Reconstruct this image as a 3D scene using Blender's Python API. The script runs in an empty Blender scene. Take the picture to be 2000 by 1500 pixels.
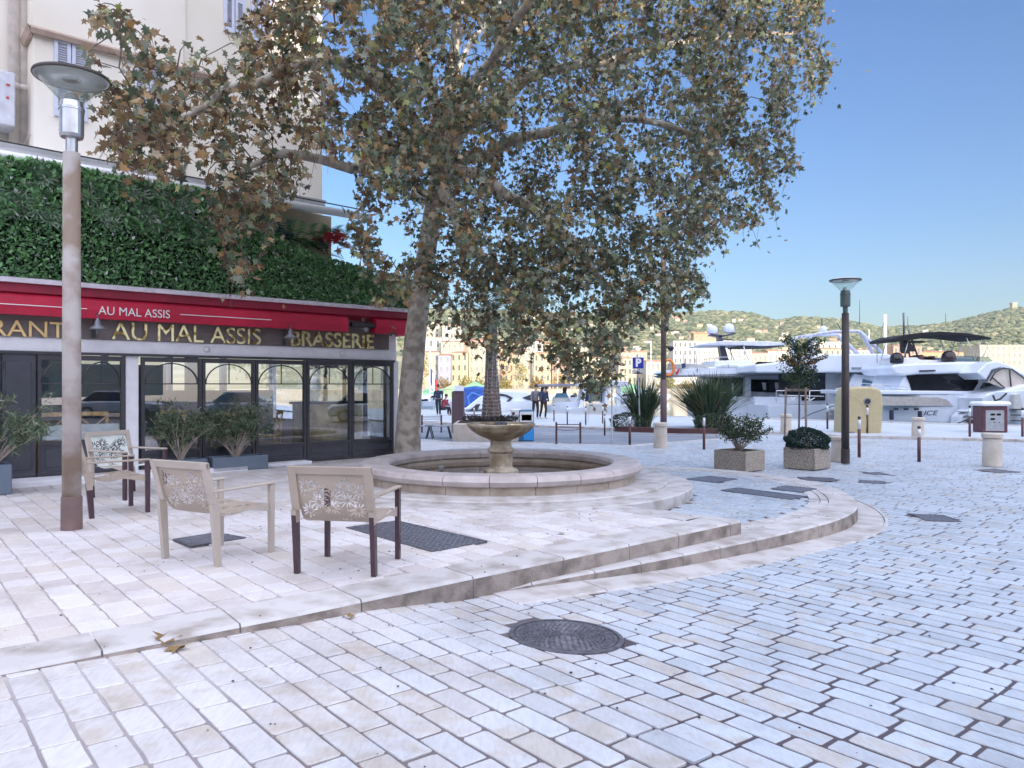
import bpy, math, random
import numpy as np
from mathutils import Vector, Matrix
random.seed(7); rng = np.random.default_rng(7)
SC = bpy.context.scene
COL = SC.collection
PI = math.pi
R = math.radians

# ---------------------------------------------------------------- camera, light, exposure
F, CX, CY, H = 1450.0, 1000.0, 752.0, 1.45
cam_d = bpy.data.cameras.new('camera'); cam = bpy.data.objects.new('camera', cam_d); COL.objects.link(cam)
cam.location = (0, 0, H); cam.rotation_euler = (PI/2, 0, 0)
cam_d.sensor_width = 36; cam_d.lens = 36*F/2000; cam_d.shift_y = 0.001
cam_d.clip_start = 0.05; cam_d.clip_end = 6000
SC.camera = cam
SUN_EL, SUN_AZ = R(10), (0.38, -0.925)           # direction towards the sun, x/y
world = bpy.data.worlds.new("World"); SC.world = world; world.use_nodes = True
wn = world.node_tree.nodes; wl = world.node_tree.links
bg = wn['Background']; sky = wn.new('ShaderNodeTexSky'); sky.sky_type = 'NISHITA'; sky.sun_disc = False
sky.sun_elevation = SUN_EL
sky.sun_rotation = math.atan2(SUN_AZ[0], SUN_AZ[1])
sky.air_density = 1.25; sky.dust_density = 0.35; sky.ozone_density = 3.0; sky.altitude = 10
# bright cloud added unseen overhead and behind to light the square, clear sky ahead
geo = wn.new('ShaderNodeTexCoord'); dot = wn.new('ShaderNodeVectorMath'); dot.operation = 'DOT_PRODUCT'; dot.inputs[1].default_value = (0.15, -0.58, 0.90)
wl.new(geo.outputs['Generated'], dot.inputs[0])
cm = wn.new('ShaderNodeMapRange'); cm.interpolation_type = 'SMOOTHSTEP'; cm.inputs['From Min'].default_value = 0.30; cm.inputs['From Max'].default_value = 0.66
wl.new(dot.outputs['Value'], cm.inputs['Value'])
cmix = wn.new('ShaderNodeMix'); cmix.data_type = 'RGBA'; wl.new(cm.outputs[0], cmix.inputs[0]); 
wb = wn.new('ShaderNodeMix'); wb.data_type = 'RGBA'; wb.blend_type = 'MULTIPLY'; wb.inputs[0].default_value = 1.0; wb.inputs[7].default_value = (0.66, 0.76, 1.05, 1)
wl.new(sky.outputs[0], wb.inputs[6]); wl.new(wb.outputs[2], cmix.inputs[6]); cmix.inputs[7].default_value = (9.7, 10.1, 12.5, 1)
wl.new(cmix.outputs[2], bg.inputs[0]); bg.inputs[1].default_value = 0.12
sun_d = bpy.data.lights.new('sun', 'SUN'); sun_d.energy = 3.3; sun_d.angle = R(0.5); sun_d.color = (1.0, 0.86, 0.66)
sun = bpy.data.objects.new('sun', sun_d); COL.objects.link(sun)
sdir = Vector((SUN_AZ[0]*math.cos(SUN_EL), SUN_AZ[1]*math.cos(SUN_EL), math.sin(SUN_EL)))
sun.rotation_euler = sdir.to_track_quat('Z', 'Y').to_euler()
sun.location = (20, -60, 60)
SC.view_settings.view_transform = 'Standard'; SC.view_settings.look = 'None'
SC.view_settings.exposure = 0.95; SC.view_settings.gamma = 1.0
SC.render.engine = 'CYCLES'
SC.cycles.max_bounces = 6; SC.cycles.diffuse_bounces = 3; SC.cycles.glossy_bounces = 3
SC.cycles.transparent_max_bounces = 16; SC.cycles.transmission_bounces = 4
SC.cycles.caustics_reflective = False; SC.cycles.caustics_refractive = False

# ---------------------------------------------------------------- helpers
def at(px, py, Y): return ((px-CX)/F*Y, Y, H+(CY-py)/F*Y)
def gz(px, py, z=0.0):
    Y = F*(H-z)/(py-CY); return ((px-CX)/F*Y, Y, z)
def tag(o, label=None, cat=None, group=None, kind=None):
    if label: o['label'] = label
    if cat: o['category'] = cat
    if group: o['group'] = group
    if kind: o['kind'] = kind
    return o
def thing(name, label, cat, loc=(0,0,0), rz=0.0, group=None):
    o = bpy.data.objects.new(name, None); COL.objects.link(o)
    o.location = loc; o.rotation_euler = (0, 0, rz); o.empty_display_size = 0.1
    return tag(o, label, cat, group)
def copy_tree(o, parent=None):
    c = o.copy(); COL.objects.link(c)
    if parent: c.parent = parent
    for ch in o.children: copy_tree(ch, c)
    return c
def obj(name, verts, faces, m, parent=None, smooth=False, loc=None):
    me = bpy.data.meshes.new(name); me.from_pydata([tuple(v) for v in verts] if not isinstance(verts, np.ndarray) else verts.tolist(), [], faces)
    me.update()
    if smooth:
        me.polygons.foreach_set('use_smooth', [True]*len(me.polygons))
    o = bpy.data.objects.new(name, me); COL.objects.link(o)
    if m: me.materials.append(m)
    if parent: o.parent = parent
    if loc: o.location = loc
    return o
class MB:
    def __init__(s): s.v = []; s.f = []
    def add(s, v, f):
        b = len(s.v); s.v += [tuple(p) for p in v]; s.f += [tuple(i+b for i in q) for q in f]; return s
    def box(s, x0, x1, y0, y1, z0, z1, M=None, bev=0.0):
        if x0 > x1: x0, x1 = x1, x0
        if y0 > y1: y0, y1 = y1, y0
        if z0 > z1: z0, z1 = z1, z0
        if bev <= 0:
            v = [(x,y,z) for x in (x0,x1) for y in (y0,y1) for z in (z0,z1)]
            f = [(0,1,3,2),(4,6,7,5),(0,4,5,1),(2,3,7,6),(0,2,6,4),(1,5,7,3)]
        else:
            b = bev; v = []; f = []
            def ring(z, i):
                return [(x0+i+ (b if k in (0,) else 0),0,0) for k in ()]
            def oct_(z, i):
                a0,a1,c0,c1 = x0+i, x1-i, y0+i, y1-i; e = max(b-i, b*0.3)
                return [(a0+e,c0,z),(a1-e,c0,z),(a1,c0+e,z),(a1,c1-e,z),(a1-e,c1,z),(a0+e,c1,z),(a0,c1-e,z),(a0,c0+e,z)]
            for z, i in ((z0, b),(z0+b, 0),(z1-b, 0),(z1, b)): v += oct_(z, i)
            for k in range(3):
                for j in range(8):
                    a = k*8+j; c = k*8+(j+1)%8; f.append((a, c, c+8, a+8))
            f.append(tuple(range(7,-1,-1))); f.append(tuple(range(24,32)))
        if M is not None: v = [tuple(M @ Vector(p)) for p in v]
        return s.add(v, f)
    def tube(s, pts, r, n=8, cap=True):
        pts = [Vector(p) for p in pts]; k = len(pts)
        rr = r if isinstance(r, (list, tuple)) else [r]*k
        v = []; up = None
        for i, p in enumerate(pts):
            t = (pts[min(i+1,k-1)]-pts[max(i-1,0)])
            if t.length < 1e-9: t = Vector((0,0,1))
            t.normalize()
            if up is None:
                up = Vector((0,0,1)) if abs(t.z) < 0.9 else Vector((1,0,0))
            a = t.cross(up)
            if a.length < 1e-4: a = t.cross(Vector((1,0,0.3)))
            a.normalize(); b = a.cross(t); up = b
            for j in range(n):
                an = 2*PI*j/n
                v.append(p + (a*math.cos(an)+b*math.sin(an))*rr[i])
        f = []
        for i in range(k-1):
            for j in range(n):
                q = i*n+j; w = i*n+(j+1)%n; f.append((q, w, w+n, q+n))
        if cap: f.append(tuple(range(n-1,-1,-1))); f.append(tuple(range((k-1)*n, k*n)))
        return s.add(v, f)
    def lathe(s, prof, n=24, c=(0,0,0), close=True):
        v = []; f = []; k = len(prof)
        for (r, z) in prof:
            for j in range(n):
                a = 2*PI*j/n; v.append((c[0]+r*math.cos(a), c[1]+r*math.sin(a), c[2]+z))
        for i in range(k-1):
            for j in range(n):
                q = i*n+j; w = i*n+(j+1)%n; f.append((q, w, w+n, q+n))
        if close: f.append(tuple(range(n-1,-1,-1))); f.append(tuple(range((k-1)*n, k*n)))
        return s.add(v, f)
    def prism(s, a, b):      # two point loops of the same length
        n = len(a); f = [tuple(range(n-1,-1,-1)), tuple(range(n, 2*n))]
        for j in range(n): f.append((j, (j+1)%n, (j+1)%n+n, j+n))
        return s.add(list(a)+list(b), f)
    def shift(s, d): s.v = [(p[0]+d[0], p[1]+d[1], p[2]+d[2]) for p in s.v]; return s
    def build(s, name, m, parent=None, smooth=False): return obj(name, s.v, s.f, m, parent, smooth)

def M(name, c, rough=0.7, metal=0.0, var=0.12, scale=6.0, bump=0.0, bscale=30.0, c2=None, spec=0.5, island=0.0, coat=0.0, th=(0.35,0.65), det=4):
    m = bpy.data.materials.new(name); m.use_nodes = True; nt = m.node_tree; N = nt.nodes; L = nt.links
    b = N['Principled BSDF']; b.inputs['Roughness'].default_value = rough; b.inputs['Metallic'].default_value = metal
    b.inputs['Specular IOR Level'].default_value = spec; b.inputs['Coat Weight'].default_value = coat
    tc = N.new('ShaderNodeTexCoord'); no = N.new('ShaderNodeTexNoise'); no.inputs['Scale'].default_value = scale; no.inputs['Detail'].default_value = det
    L.new(tc.outputs['Object'], no.inputs['Vector'])
    cr = N.new('ShaderNodeValToRGB'); e = cr.color_ramp.elements
    if c2 is None: ca = [x*(1-var) for x in c]; cb = [min(1, x*(1+var)) for x in c]
    else: ca, cb = c, c2
    e[0].color = (*ca, 1); e[0].position = th[0]; e[1].color = (*cb, 1); e[1].position = th[1]
    L.new(no.outputs['Fac'], cr.inputs['Fac']); out = cr.outputs['Color']
    if island > 0:
        g = N.new('ShaderNodeNewGeometry'); hs = N.new('ShaderNodeHueSaturation'); mp = N.new('ShaderNodeMapRange')
        mp.inputs['To Min'].default_value = 1-island; mp.inputs['To Max'].default_value = 1+island
        L.new(g.outputs['Random Per Island'], mp.inputs['Value']); L.new(mp.outputs['Result'], hs.inputs['Value'])
        L.new(out, hs.inputs['Color']); out = hs.outputs['Color']
    L.new(out, b.inputs['Base Color'])
    if bump > 0:
        n2 = N.new('ShaderNodeTexNoise'); n2.inputs['Scale'].default_value = bscale; n2.inputs['Detail'].default_value = 6
        bp = N.new('ShaderNodeBump'); bp.inputs['Strength'].default_value = bump; bp.inputs['Distance'].default_value = 0.02
        L.new(tc.outputs['Object'], n2.inputs['Vector']); L.new(n2.outputs['Fac'], bp.inputs['Height']); L.new(bp.outputs['Normal'], b.inputs['Normal'])
    return m
def ramp(N, L, src, stops):
    cr = N.new('ShaderNodeValToRGB'); e = cr.color_ramp.elements
    while len(e) < len(stops): e.new(0.5)
    for i, (p, c) in enumerate(stops): e[i].position = p; e[i].color = (*c, 1)
    L.new(src, cr.inputs['Fac']); return cr.outputs['Color']
def mixc(N, L, fac, a, b, mode='MIX'):
    mx = N.new('ShaderNodeMix'); mx.data_type = 'RGBA'; mx.blend_type = mode
    for inp, x in ((0, fac), (6, a), (7, b)):
        if isinstance(x, (int, float)): mx.inputs[inp].default_value = x
        elif isinstance(x, tuple): mx.inputs[inp].default_value = (*x, 1)
        else: L.new(x, mx.inputs[inp])
    return mx.outputs[2]
def leafmat(name, stops, trans=0.35, rough=0.7):
    m = bpy.data.materials.new(name); m.use_nodes = True; nt = m.node_tree; N = nt.nodes; L = nt.links
    b = N['Principled BSDF']; g = N.new('ShaderNodeNewGeometry')
    c = ramp(N, L, g.outputs['Random Per Island'], stops)
    L.new(c, b.inputs['Base Color']); b.inputs['Roughness'].default_value = rough
    t = N.new('ShaderNodeBsdfTranslucent'); L.new(c, t.inputs['Color'])
    mx = N.new('ShaderNodeMixShader'); mx.inputs[0].default_value = trans
    L.new(b.outputs[0], mx.inputs[1]); L.new(t.outputs[0], mx.inputs[2]); L.new(mx.outputs[0], N['Material Output'].inputs['Surface'])
    return m
def stonemat(name, cols, patch, rough=0.55, patch_amt=0.5, streak=0.0, cols2=None):
    """paver: tint per stone, soft ochre patches on some stones, fine grain"""
    m = bpy.data.materials.new(name); m.use_nodes = True; nt = m.node_tree; N = nt.nodes; L = nt.links
    b = N['Principled BSDF']; g = N.new('ShaderNodeNewGeometry'); tc = N.new('ShaderNodeTexCoord')
    c = ramp(N, L, g.outputs['Random Per Island'], cols)
    if cols2:     # bluer towards the harbour side, sky light put into the stone colour
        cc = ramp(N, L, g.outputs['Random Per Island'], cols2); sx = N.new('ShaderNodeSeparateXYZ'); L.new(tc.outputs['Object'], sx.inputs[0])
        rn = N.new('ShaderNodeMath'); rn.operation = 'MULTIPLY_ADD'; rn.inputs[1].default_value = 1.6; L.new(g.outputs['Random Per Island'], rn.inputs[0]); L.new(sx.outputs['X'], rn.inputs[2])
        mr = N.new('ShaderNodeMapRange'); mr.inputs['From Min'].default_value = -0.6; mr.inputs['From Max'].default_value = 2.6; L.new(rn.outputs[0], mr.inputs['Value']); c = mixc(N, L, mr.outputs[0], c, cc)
    big = N.new('ShaderNodeTexNoise'); big.inputs['Scale'].default_value = 1.1; big.inputs['Detail'].default_value = 8; big.inputs['Roughness'].default_value = 0.75
    mid = N.new('ShaderNodeTexNoise'); mid.inputs['Scale'].default_value = 7; mid.inputs['Detail'].default_value = 6
    L.new(tc.outputs['Object'], big.inputs['Vector']); L.new(tc.outputs['Object'], mid.inputs['Vector'])
    ad = N.new('ShaderNodeMath'); ad.operation = 'ADD'; L.new(mid.outputs['Fac'], ad.inputs[0])
    g2 = N.new('ShaderNodeMapRange'); g2.inputs['To Min'].default_value = -0.22; g2.inputs['To Max'].default_value = 0.18
    fr = N.new('ShaderNodeMath'); fr.operation = 'MULTIPLY'; fr.inputs[1].default_value = 7.31
    fc = N.new('ShaderNodeMath'); fc.operation = 'FRACT'; L.new(g.outputs['Random Per Island'], fr.inputs[0]); L.new(fr.outputs[0], fc.inputs[0])
    L.new(fc.outputs[0], g2.inputs['Value']); L.new(g2.outputs['Result'], ad.inputs[1])
    f1 = N.new('ShaderNodeMapRange'); f1.inputs['From Min'].default_value = 0.52; f1.inputs['From Max'].default_value = 0.72; f1.inputs['To Max'].default_value = patch_amt
    L.new(ad.outputs[0], f1.inputs['Value'])
    c = mixc(N, L, f1.outputs['Result'], c, patch)
    v = ramp(N, L, big.outputs['Fac'], [(0.28,(0.72,0.71,0.70)),(0.5,(0.98,0.98,0.98)),(0.72,(1.08,1.08,1.08))])
    c = mixc(N, L, 1.0, c, v, 'MULTIPLY')
    gr = N.new('ShaderNodeTexNoise'); gr.inputs['Scale'].default_value = 60; gr.inputs['Detail'].default_value = 5
    mpn = N.new('ShaderNodeMapping'); mpn.inputs['Rotation'].default_value = (0,0,R(41)); mpn.inputs['Scale'].default_value = (1.0, 0.25, 1) if streak else (1,1,1)
    L.new(tc.outputs['Object'], mpn.inputs['Vector']); L.new(mpn.outputs[0], gr.inputs['Vector'])
    v2 = ramp(N, L, gr.outputs['Fac'], [(0.3,(0.86,0.86,0.87)),(0.6,(1.04,1.04,1.04))])
    c = mixc(N, L, 0.7, c, v2, 'MULTIPLY')
    L.new(c, b.inputs['Base Color']); b.inputs['Roughness'].default_value = rough
    bp = N.new('ShaderNodeBump'); bp.inputs['Strength'].default_value = 0.25; bp.inputs['Distance'].default_value = 0.01
    L.new(gr.outputs['Fac'], bp.inputs['Height']); L.new(bp.outputs['Normal'], b.inputs['Normal'])
    return m
def glassmat(name, tint=(0.8,0.86,0.9), refl=1.0, rough=0.0, base=0.08):
    m = bpy.data.materials.new(name); m.use_nodes = True; nt = m.node_tree; N = nt.nodes; L = nt.links
    N.remove(N['Principled BSDF']); t = N.new('ShaderNodeBsdfTransparent'); t.inputs[0].default_value = (*tint, 1)
    g = N.new('ShaderNodeBsdfGlossy'); g.inputs['Roughness'].default_value = rough; g.inputs[0].default_value = (0.95,0.97,1,1)
    lw = N.new('ShaderNodeLayerWeight'); lw.inputs[0].default_value = 0.5
    pw = N.new('ShaderNodeMath'); pw.operation = 'POWER'; pw.inputs[1].default_value = 2.6; L.new(lw.outputs['Facing'], pw.inputs[0])
    mt = N.new('ShaderNodeMath'); mt.operation = 'MULTIPLY_ADD'; mt.inputs[1].default_value = 0.75*refl; mt.inputs[2].default_value = base*refl; mt.use_clamp = True
    L.new(pw.outputs[0], mt.inputs[0]); mx = N.new('ShaderNodeMixShader'); L.new(mt.outputs[0], mx.inputs[0])
    L.new(t.outputs[0], mx.inputs[1]); L.new(g.outputs[0], mx.inputs[2]); L.new(mx.outputs[0], N['Material Output'].inputs['Surface'])
    return m
def text_obj(name, s, size, m, parent, loc, rot, depth=0.01, align='CENTER', sx=1.0, bold=0.0, shear=0.0):
    cu = bpy.data.curves.new(name+'_curve', 'FONT'); cu.body = s; cu.size = size; cu.extrude = depth/2; cu.offset = bold; cu.shear = shear
    cu.align_x = align; cu.align_y = 'CENTER'
    t = bpy.data.objects.new(name+'_tmp', cu); COL.objects.link(t)
    dg = bpy.context.evaluated_depsgraph_get(); me = bpy.data.meshes.new_from_object(t.evaluated_get(dg))
    bpy.data.objects.remove(t); bpy.data.curves.remove(cu)
    me.name = name; me.materials.clear(); me.materials.append(m)
    o = bpy.data.objects.new(name, me); COL.objects.link(o); o.parent = parent; o.location = loc; o.rotation_euler = rot; o.scale = (sx, 1, 1)
    return o
def inside(poly, x, y):
    c = False; n = len(poly); j = n-1
    for i in range(n):
        xi, yi = poly[i][:2]; xj, yj = poly[j][:2]
        if (yi > y) != (yj > y) and x < (xj-xi)*(y-yi)/(yj-yi)+xi: c = not c
        j = i
    return c

# shared materials
white = M('white_paint', (0.78,0.79,0.80), 0.45, var=0.05, scale=3)
gel = M('white_hull_gelcoat', (0.70,0.76,0.84), 0.25, var=0.04, scale=1.0, coat=0.3)
greyhull = M('grey_hull_paint', (0.50,0.51,0.50), 0.4, var=0.06)
dark = M('dark_paint', (0.03,0.03,0.035), 0.5)
navy = M('navy_canvas', (0.025,0.03,0.06), 0.8)
bluecanvas = M('blue_canvas', (0.03,0.10,0.38), 0.7, var=0.25)
steel = M('brushed_steel', (0.55,0.56,0.57), 0.3, 0.9)
darkglass = M('tinted_glass', (0.008,0.01,0.016), 0.06, var=0.3, scale=0.8)
blueglass = M('blue_windscreen', (0.10,0.22,0.33), 0.08, var=0.2, scale=1)
brownmetal = M('weathered_brown_metal', (0.13,0.085,0.075), 0.55, 0.2, var=0.25, scale=5, bump=0.1)
orange = M('orange_plastic', (0.75,0.22,0.04), 0.5)
E1 = Vector((math.sin(R(49.3)), math.cos(R(49.3)), 0)); E2 = Vector((E1.y, -E1.x, 0))

# ---------------------------------------------------------------- ground
P0 = gz(0, 1312)
ZS = [(-8,0.0),(-1,-0.012),(0,-0.02),(2.1,-0.085),(2.8,-0.15),(5.0,-0.255),(9.5,-0.33),(15,-0.37),(400,-0.37)]
def sval(x, y): return (x-P0[0])*E1.x+(y-P0[1])*E1.y
def street_z(x, y): return float(np.interp(sval(x,y), [a for a,_ in ZS], [b for _,b in ZS]))
GZ = -0.37
# edge line of terrace, platform outline
tc_pts = [gz(*p) for p in ((-160,1345),(0,1312),(300,1253),(573,1200),(870,1138),(1160,1078),(1448,1017))]
TERR = [(-9,0.2)] + [(p[0],p[1]) for p in tc_pts] + [(1.45,8.85),(-1.6,15.8),(-2.6,17.2),(-16,3.5)]
FC = (-0.17, 11.39)
plat_pts = [(-0.35,5.60),(0.35,6.10),(0.78,6.39),(1.22,6.70),(2.13,7.36),(3.02,8.06),(3.80,8.74),(4.35,9.42),(4.72,10.15),(4.95,11.0),(4.99,11.9),(4.8,12.8),(4.35,13.6),(3.6,14.25),(2.6,14.6),(1.2,14.9),(0,15.2)]
def catmull(p, n=6):
    o = []
    for i in range(len(p)-1):
        a = p[max(i-1,0)]; b = p[i]; c = p[i+1]; d = p[min(i+2,len(p)-1)]
        for k in range(n):
            t = k/n; o.append(tuple(0.5*((2*b[q])+(-a[q]+c[q])*t+(2*a[q]-5*b[q]+4*c[q]-d[q])*t*t+(-a[q]+3*b[q]-3*c[q]+d[q])*t**3) for q in range(2)))
    o.append(tuple(p[-1])); return o
plat = catmull(plat_pts, 6)
def offset(line, d):
    o = []
    for i, p in enumerate(line):
        a = line[max(i-1,0)]; b = line[min(i+1,len(line)-1)]; t = Vector((b[0]-a[0], b[1]-a[1])).normalized()
        o.append((p[0]+t.y*d, p[1]-t.x*d))
    return o
PLAT = plat + [(-1.0,13.0),(-1.0,6.5)]
PZ = -0.14
road_px = [(700,864),(1045,864),(1235,869),(1440,853),(1545,845),(1330,841),(1190,836),(1000,829),(700,822)]
ROAD = [gz(px, py, GZ)[:2] for px, py in road_px]

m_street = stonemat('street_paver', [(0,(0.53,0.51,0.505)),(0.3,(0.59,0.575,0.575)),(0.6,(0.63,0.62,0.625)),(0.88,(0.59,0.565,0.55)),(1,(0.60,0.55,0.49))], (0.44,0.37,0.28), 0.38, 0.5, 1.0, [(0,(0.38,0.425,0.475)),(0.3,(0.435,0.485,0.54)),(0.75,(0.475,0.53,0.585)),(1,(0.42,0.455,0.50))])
m_terr = stonemat('terrace_paver', [(0,(0.55,0.50,0.48)),(0.3,(0.65,0.62,0.62)),(0.7,(0.68,0.655,0.66)),(0.86,(0.60,0.55,0.50)),(1,(0.64,0.61,0.62))], (0.53,0.46,0.39), 0.5, 0.42)
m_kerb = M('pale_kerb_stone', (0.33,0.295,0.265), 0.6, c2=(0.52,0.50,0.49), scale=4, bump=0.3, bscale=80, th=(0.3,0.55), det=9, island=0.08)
m_riser = M('shaded_weathered_riser', (0.15,0.125,0.105), 0.75, c2=(0.36,0.31,0.27), scale=6, bump=0.4, bscale=50, th=(0.3,0.6), det=9, island=0.15)  # dirty stone, with the weaker light on risers also darkened into the colour
def jointmat():
    m = bpy.data.materials.new('sand_joint'); m.use_nodes = True; N = m.node_tree.nodes; L = m.node_tree.links; b = N['Principled BSDF']
    tc = N.new('ShaderNodeTexCoord'); n = N.new('ShaderNodeTexNoise'); n.inputs['Scale'].default_value = 0.5; n.inputs['Detail'].default_value = 6
    L.new(tc.outputs['Object'], n.inputs['Vector'])
    sx = N.new('ShaderNodeSeparateXYZ'); L.new(tc.outputs['Object'], sx.inputs[0])
    mr = N.new('ShaderNodeMapRange'); mr.inputs['From Min'].default_value = -1.6; mr.inputs['From Max'].default_value = 0.9; mr.inputs['To Min'].default_value = 0.22; mr.inputs['To Max'].default_value = -0.33
    L.new(sx.outputs['X'], mr.inputs['Value']); ad = N.new('ShaderNodeMath'); L.new(mr.outputs[0], ad.inputs[0]); L.new(n.outputs['Fac'], ad.inputs[1])
    c = ramp(N, L, ad.outputs[0], [(0.25,(0.06,0.05,0.06)),(0.5,(0.17,0.145,0.14)),(0.75,(0.40,0.37,0.36))])
    L.new(c, b.inputs['Base Color']); b.inputs['Roughness'].default_value = 0.95; return m
m_joint = jointmat()
m_tjoint = M('mortar', (0.36,0.32,0.30), 0.95, c2=(0.52,0.49,0.48), scale=3)

def stones(s0, s1, t0, t1, w, lens, gap, zf, test, jit=0.006, stag=True, hgt=0.014, pair=False):
    """paver field: rows of width w across E1, running along E2"""
    V = []; Fc = []
    s = s0
    while s < s1:
        ww = w*random.uniform(0.93, 1.07); t = t0 + random.uniform(0, 0.4)
        while t < t1:
            ll = random.uniform(*lens); cx = P0[0]+E1.x*(s+ww/2)+E2.x*(t+ll/2); cy = P0[1]+E1.y*(s+ww/2)+E2.y*(t+ll/2)
            if test(cx, cy):
                gp = gap(cx) if callable(gap) else gap; a = ww/2-gp/2; b = ll/2-gp/2; c = min(a,b)*random.uniform(0.07,0.22); z = zf(cx,cy)+random.uniform(-0.0014,0.0014); sl = (zf(cx+E1.x*.15,cy+E1.y*.15)-zf(cx-E1.x*.15,cy-E1.y*.15))/.3
                tx = random.uniform(-0.008,0.008); ty = random.uniform(-0.008,0.008)
                m1, m2 = random.uniform(-.3,.3)*b, random.uniform(-.3,.3)*b
                o8 = [(-a+c,-b),(a-c,-b),(a,-b+c),(a,m1),(a,b-c),(a-c,b),(-a+c,b),(-a,b-c),(-a,m2),(-a,-b+c)]
                base = len(V)
                for k, (u, v) in enumerate(o8):
                    u += random.uniform(-jit,jit); v += random.uniform(-jit,jit); o8[k] = (u, v)
                for sc_, dz in ((1.0, -hgt),(0.994,-0.003),(0.962, 0.0)):
                    for (u, v) in o8:
                        uu, vv = u*sc_, v*sc_
                        V.append((cx+E1.x*uu+E2.x*vv, cy+E1.y*uu+E2.y*vv, z+dz+uu*(tx+sl)+vv*ty))
                for q in (0, 10):
                    for k in range(10):
                        Fc.append((base+q+k, base+q+10+k, base+q+10+(k+1)%10, base+q+(k+1)%10))
                Fc.append(tuple(base+20+k for k in range(9,-1,-1)))
            t += ll
        s += ww
    return V, Fc
def visible(x, y, z=0.0):
    return y > 1.0 and abs(x) < y*0.80+2.6
# ground sheet
def quay_y(x): return 45-(x-3)*0.737
def build_street():
    xs = [-70,-30,-12]+[-8+0.4*i for i in range(61)]+[18,22,30,45,60]
    V = []; Fc = []; ys = [-30,-10,-2]+[0.4*i for i in range(66)]
    rows = len(ys)+5
    for x in xs:
        q = quay_y(x)
        if q > 27: col = ys+[26.4+(q-26.4)*k/5 for k in range(1,6)]
        else: col = [-30+(q+30)*k/(rows-1) for k in range(rows)]
        for y in col: V.append((x, y, street_z(x,y)-0.0065))
    for i in range(len(xs)-1):
        for j in range(rows-1):
            a = i*rows+j; Fc.append((a, a+rows, a+rows+1, a+1))
    m = bpy.data.materials.new('street_bedding'); m.use_nodes = True; N = m.node_tree.nodes; L = m.node_tree.links; b = N['Principled BSDF']
    # far part: fine pale setts drawn by a brick texture, near part: joint sand between the modelled stones
    tc = N.new('ShaderNodeTexCoord'); mp = N.new('ShaderNodeMapping'); mp.inputs['Rotation'].default_value = (0,0,R(49.3)); L.new(tc.outputs['Object'], mp.inputs[0])
    br = N.new('ShaderNodeTexBrick'); br.inputs['Scale'].default_value = 1; br.inputs['Brick Width'].default_value = 0.32; br.inputs['Row Height'].default_value = 0.155
    br.inputs['Mortar Size'].default_value = 0.008; br.inputs['Color1'].default_value = (0.40,0.46,0.50,1); br.inputs['Color2'].default_value = (0.45,0.515,0.57,1); br.inputs['Mortar'].default_value = (0.22,0.20,0.2,1)
    L.new(mp.outputs[0], br.inputs[0])
    jn = N.new('ShaderNodeTexNoise'); jn.inputs['Scale'].default_value = 0.5; jn.inputs['Detail'].default_value = 6; L.new(tc.outputs['Object'], jn.inputs[0])
    sx = N.new('ShaderNodeSeparateXYZ'); L.new(tc.outputs['Object'], sx.inputs[0])
    mr = N.new('ShaderNodeMapRange'); mr.inputs['From Min'].default_value = -1.6; mr.inputs['From Max'].default_value = 0.9; mr.inputs['To Min'].default_value = 0.22; mr.inputs['To Max'].default_value = -0.33
    L.new(sx.outputs['X'], mr.inputs['Value']); ad = N.new('ShaderNodeMath'); L.new(mr.outputs[0], ad.inputs[0]); L.new(jn.outputs['Fac'], ad.inputs[1])
    c = ramp(N, L, ad.outputs[0], [(0.25,(0.07,0.055,0.065)),(0.5,(0.17,0.145,0.145)),(0.75,(0.46,0.43,0.43))])
    gt = N.new('ShaderNodeMath'); gt.operation = 'GREATER_THAN'; gt.inputs[1].default_value = 24.3; L.new(sx.outputs['Y'], gt.inputs[0])
    L.new(mixc(N, L, gt.outputs[0], c, br.outputs['Color']), b.inputs['Base Color']); b.inputs['Roughness'].default_value = 0.6
    o = obj('street', V, Fc, m, smooth=True); tag(o, kind='structure')
build_street()

MH = gz(1106, 1223, -0.085)
def grate_quad(pxs, z): return [gz(px,py,z) for px,py in pxs]
def plane_fit_z(pxs):    # ground height seen through a pixel on the street
    z = -0.3
    for _ in range(12):
        p = gz(pxs[0], pxs[1], z); z = street_z(p[0], p[1])
    return z
strip = offset(plat, 0.36)
STRIP = plat[2:] + offset(plat, 0.22)[2:][::-1]
G_PLATE = {
 'big': grate_quad([(678,1031),(775,1018),(950,1058),(844,1078)], 0),
 'small': grate_quad([(340,1054),(422,1041),(478,1051),(373,1068)], 0),
}
pl_px = [[(1338,936),(1385,930),(1440,936),(1395,943)],[(1408,958),(1440,953),(1574,970),(1545,976)],[(1507,955),(1535,949),(1594,955),(1562,962)],[(1240,926),(1262,924),(1302,930),(1280,933)]]
st_px = [[(1555,936),(1590,931),(1640,937),(1605,941)],[(1688,922),(1720,924),(1735,928),(1700,927)],[(1668,940),(1700,938),(1738,943),(1708,946)],[(1774,1010),(1800,1004),(1878,1013),(1858,1021)],[(1908,918),(1945,917),(1988,922),(1955,925)]]
PLG = [grate_quad(q, PZ) for q in pl_px]
STG = []
for q in st_px:
    z = plane_fit_z(q[0]); STG.append([(p[0],p[1],z) for p in grate_quad(q, z)])
def settle(t, x, y):
    g = Vector(((street_z(x+.3,y)-street_z(x-.3,y))/.6, (street_z(x,y+.3)-street_z(x,y-.3))/.6)); t.rotation_mode = 'QUATERNION'
    t.rotation_quaternion = Vector((-g.x,-g.y,1)).normalized().to_track_quat('Z','Y') @ Vector((0,0,1)).to_track_quat('Z','Y').inverted(); return t
def in_any(quads, x, y): return any(inside(q, x, y) for q in quads)

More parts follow.
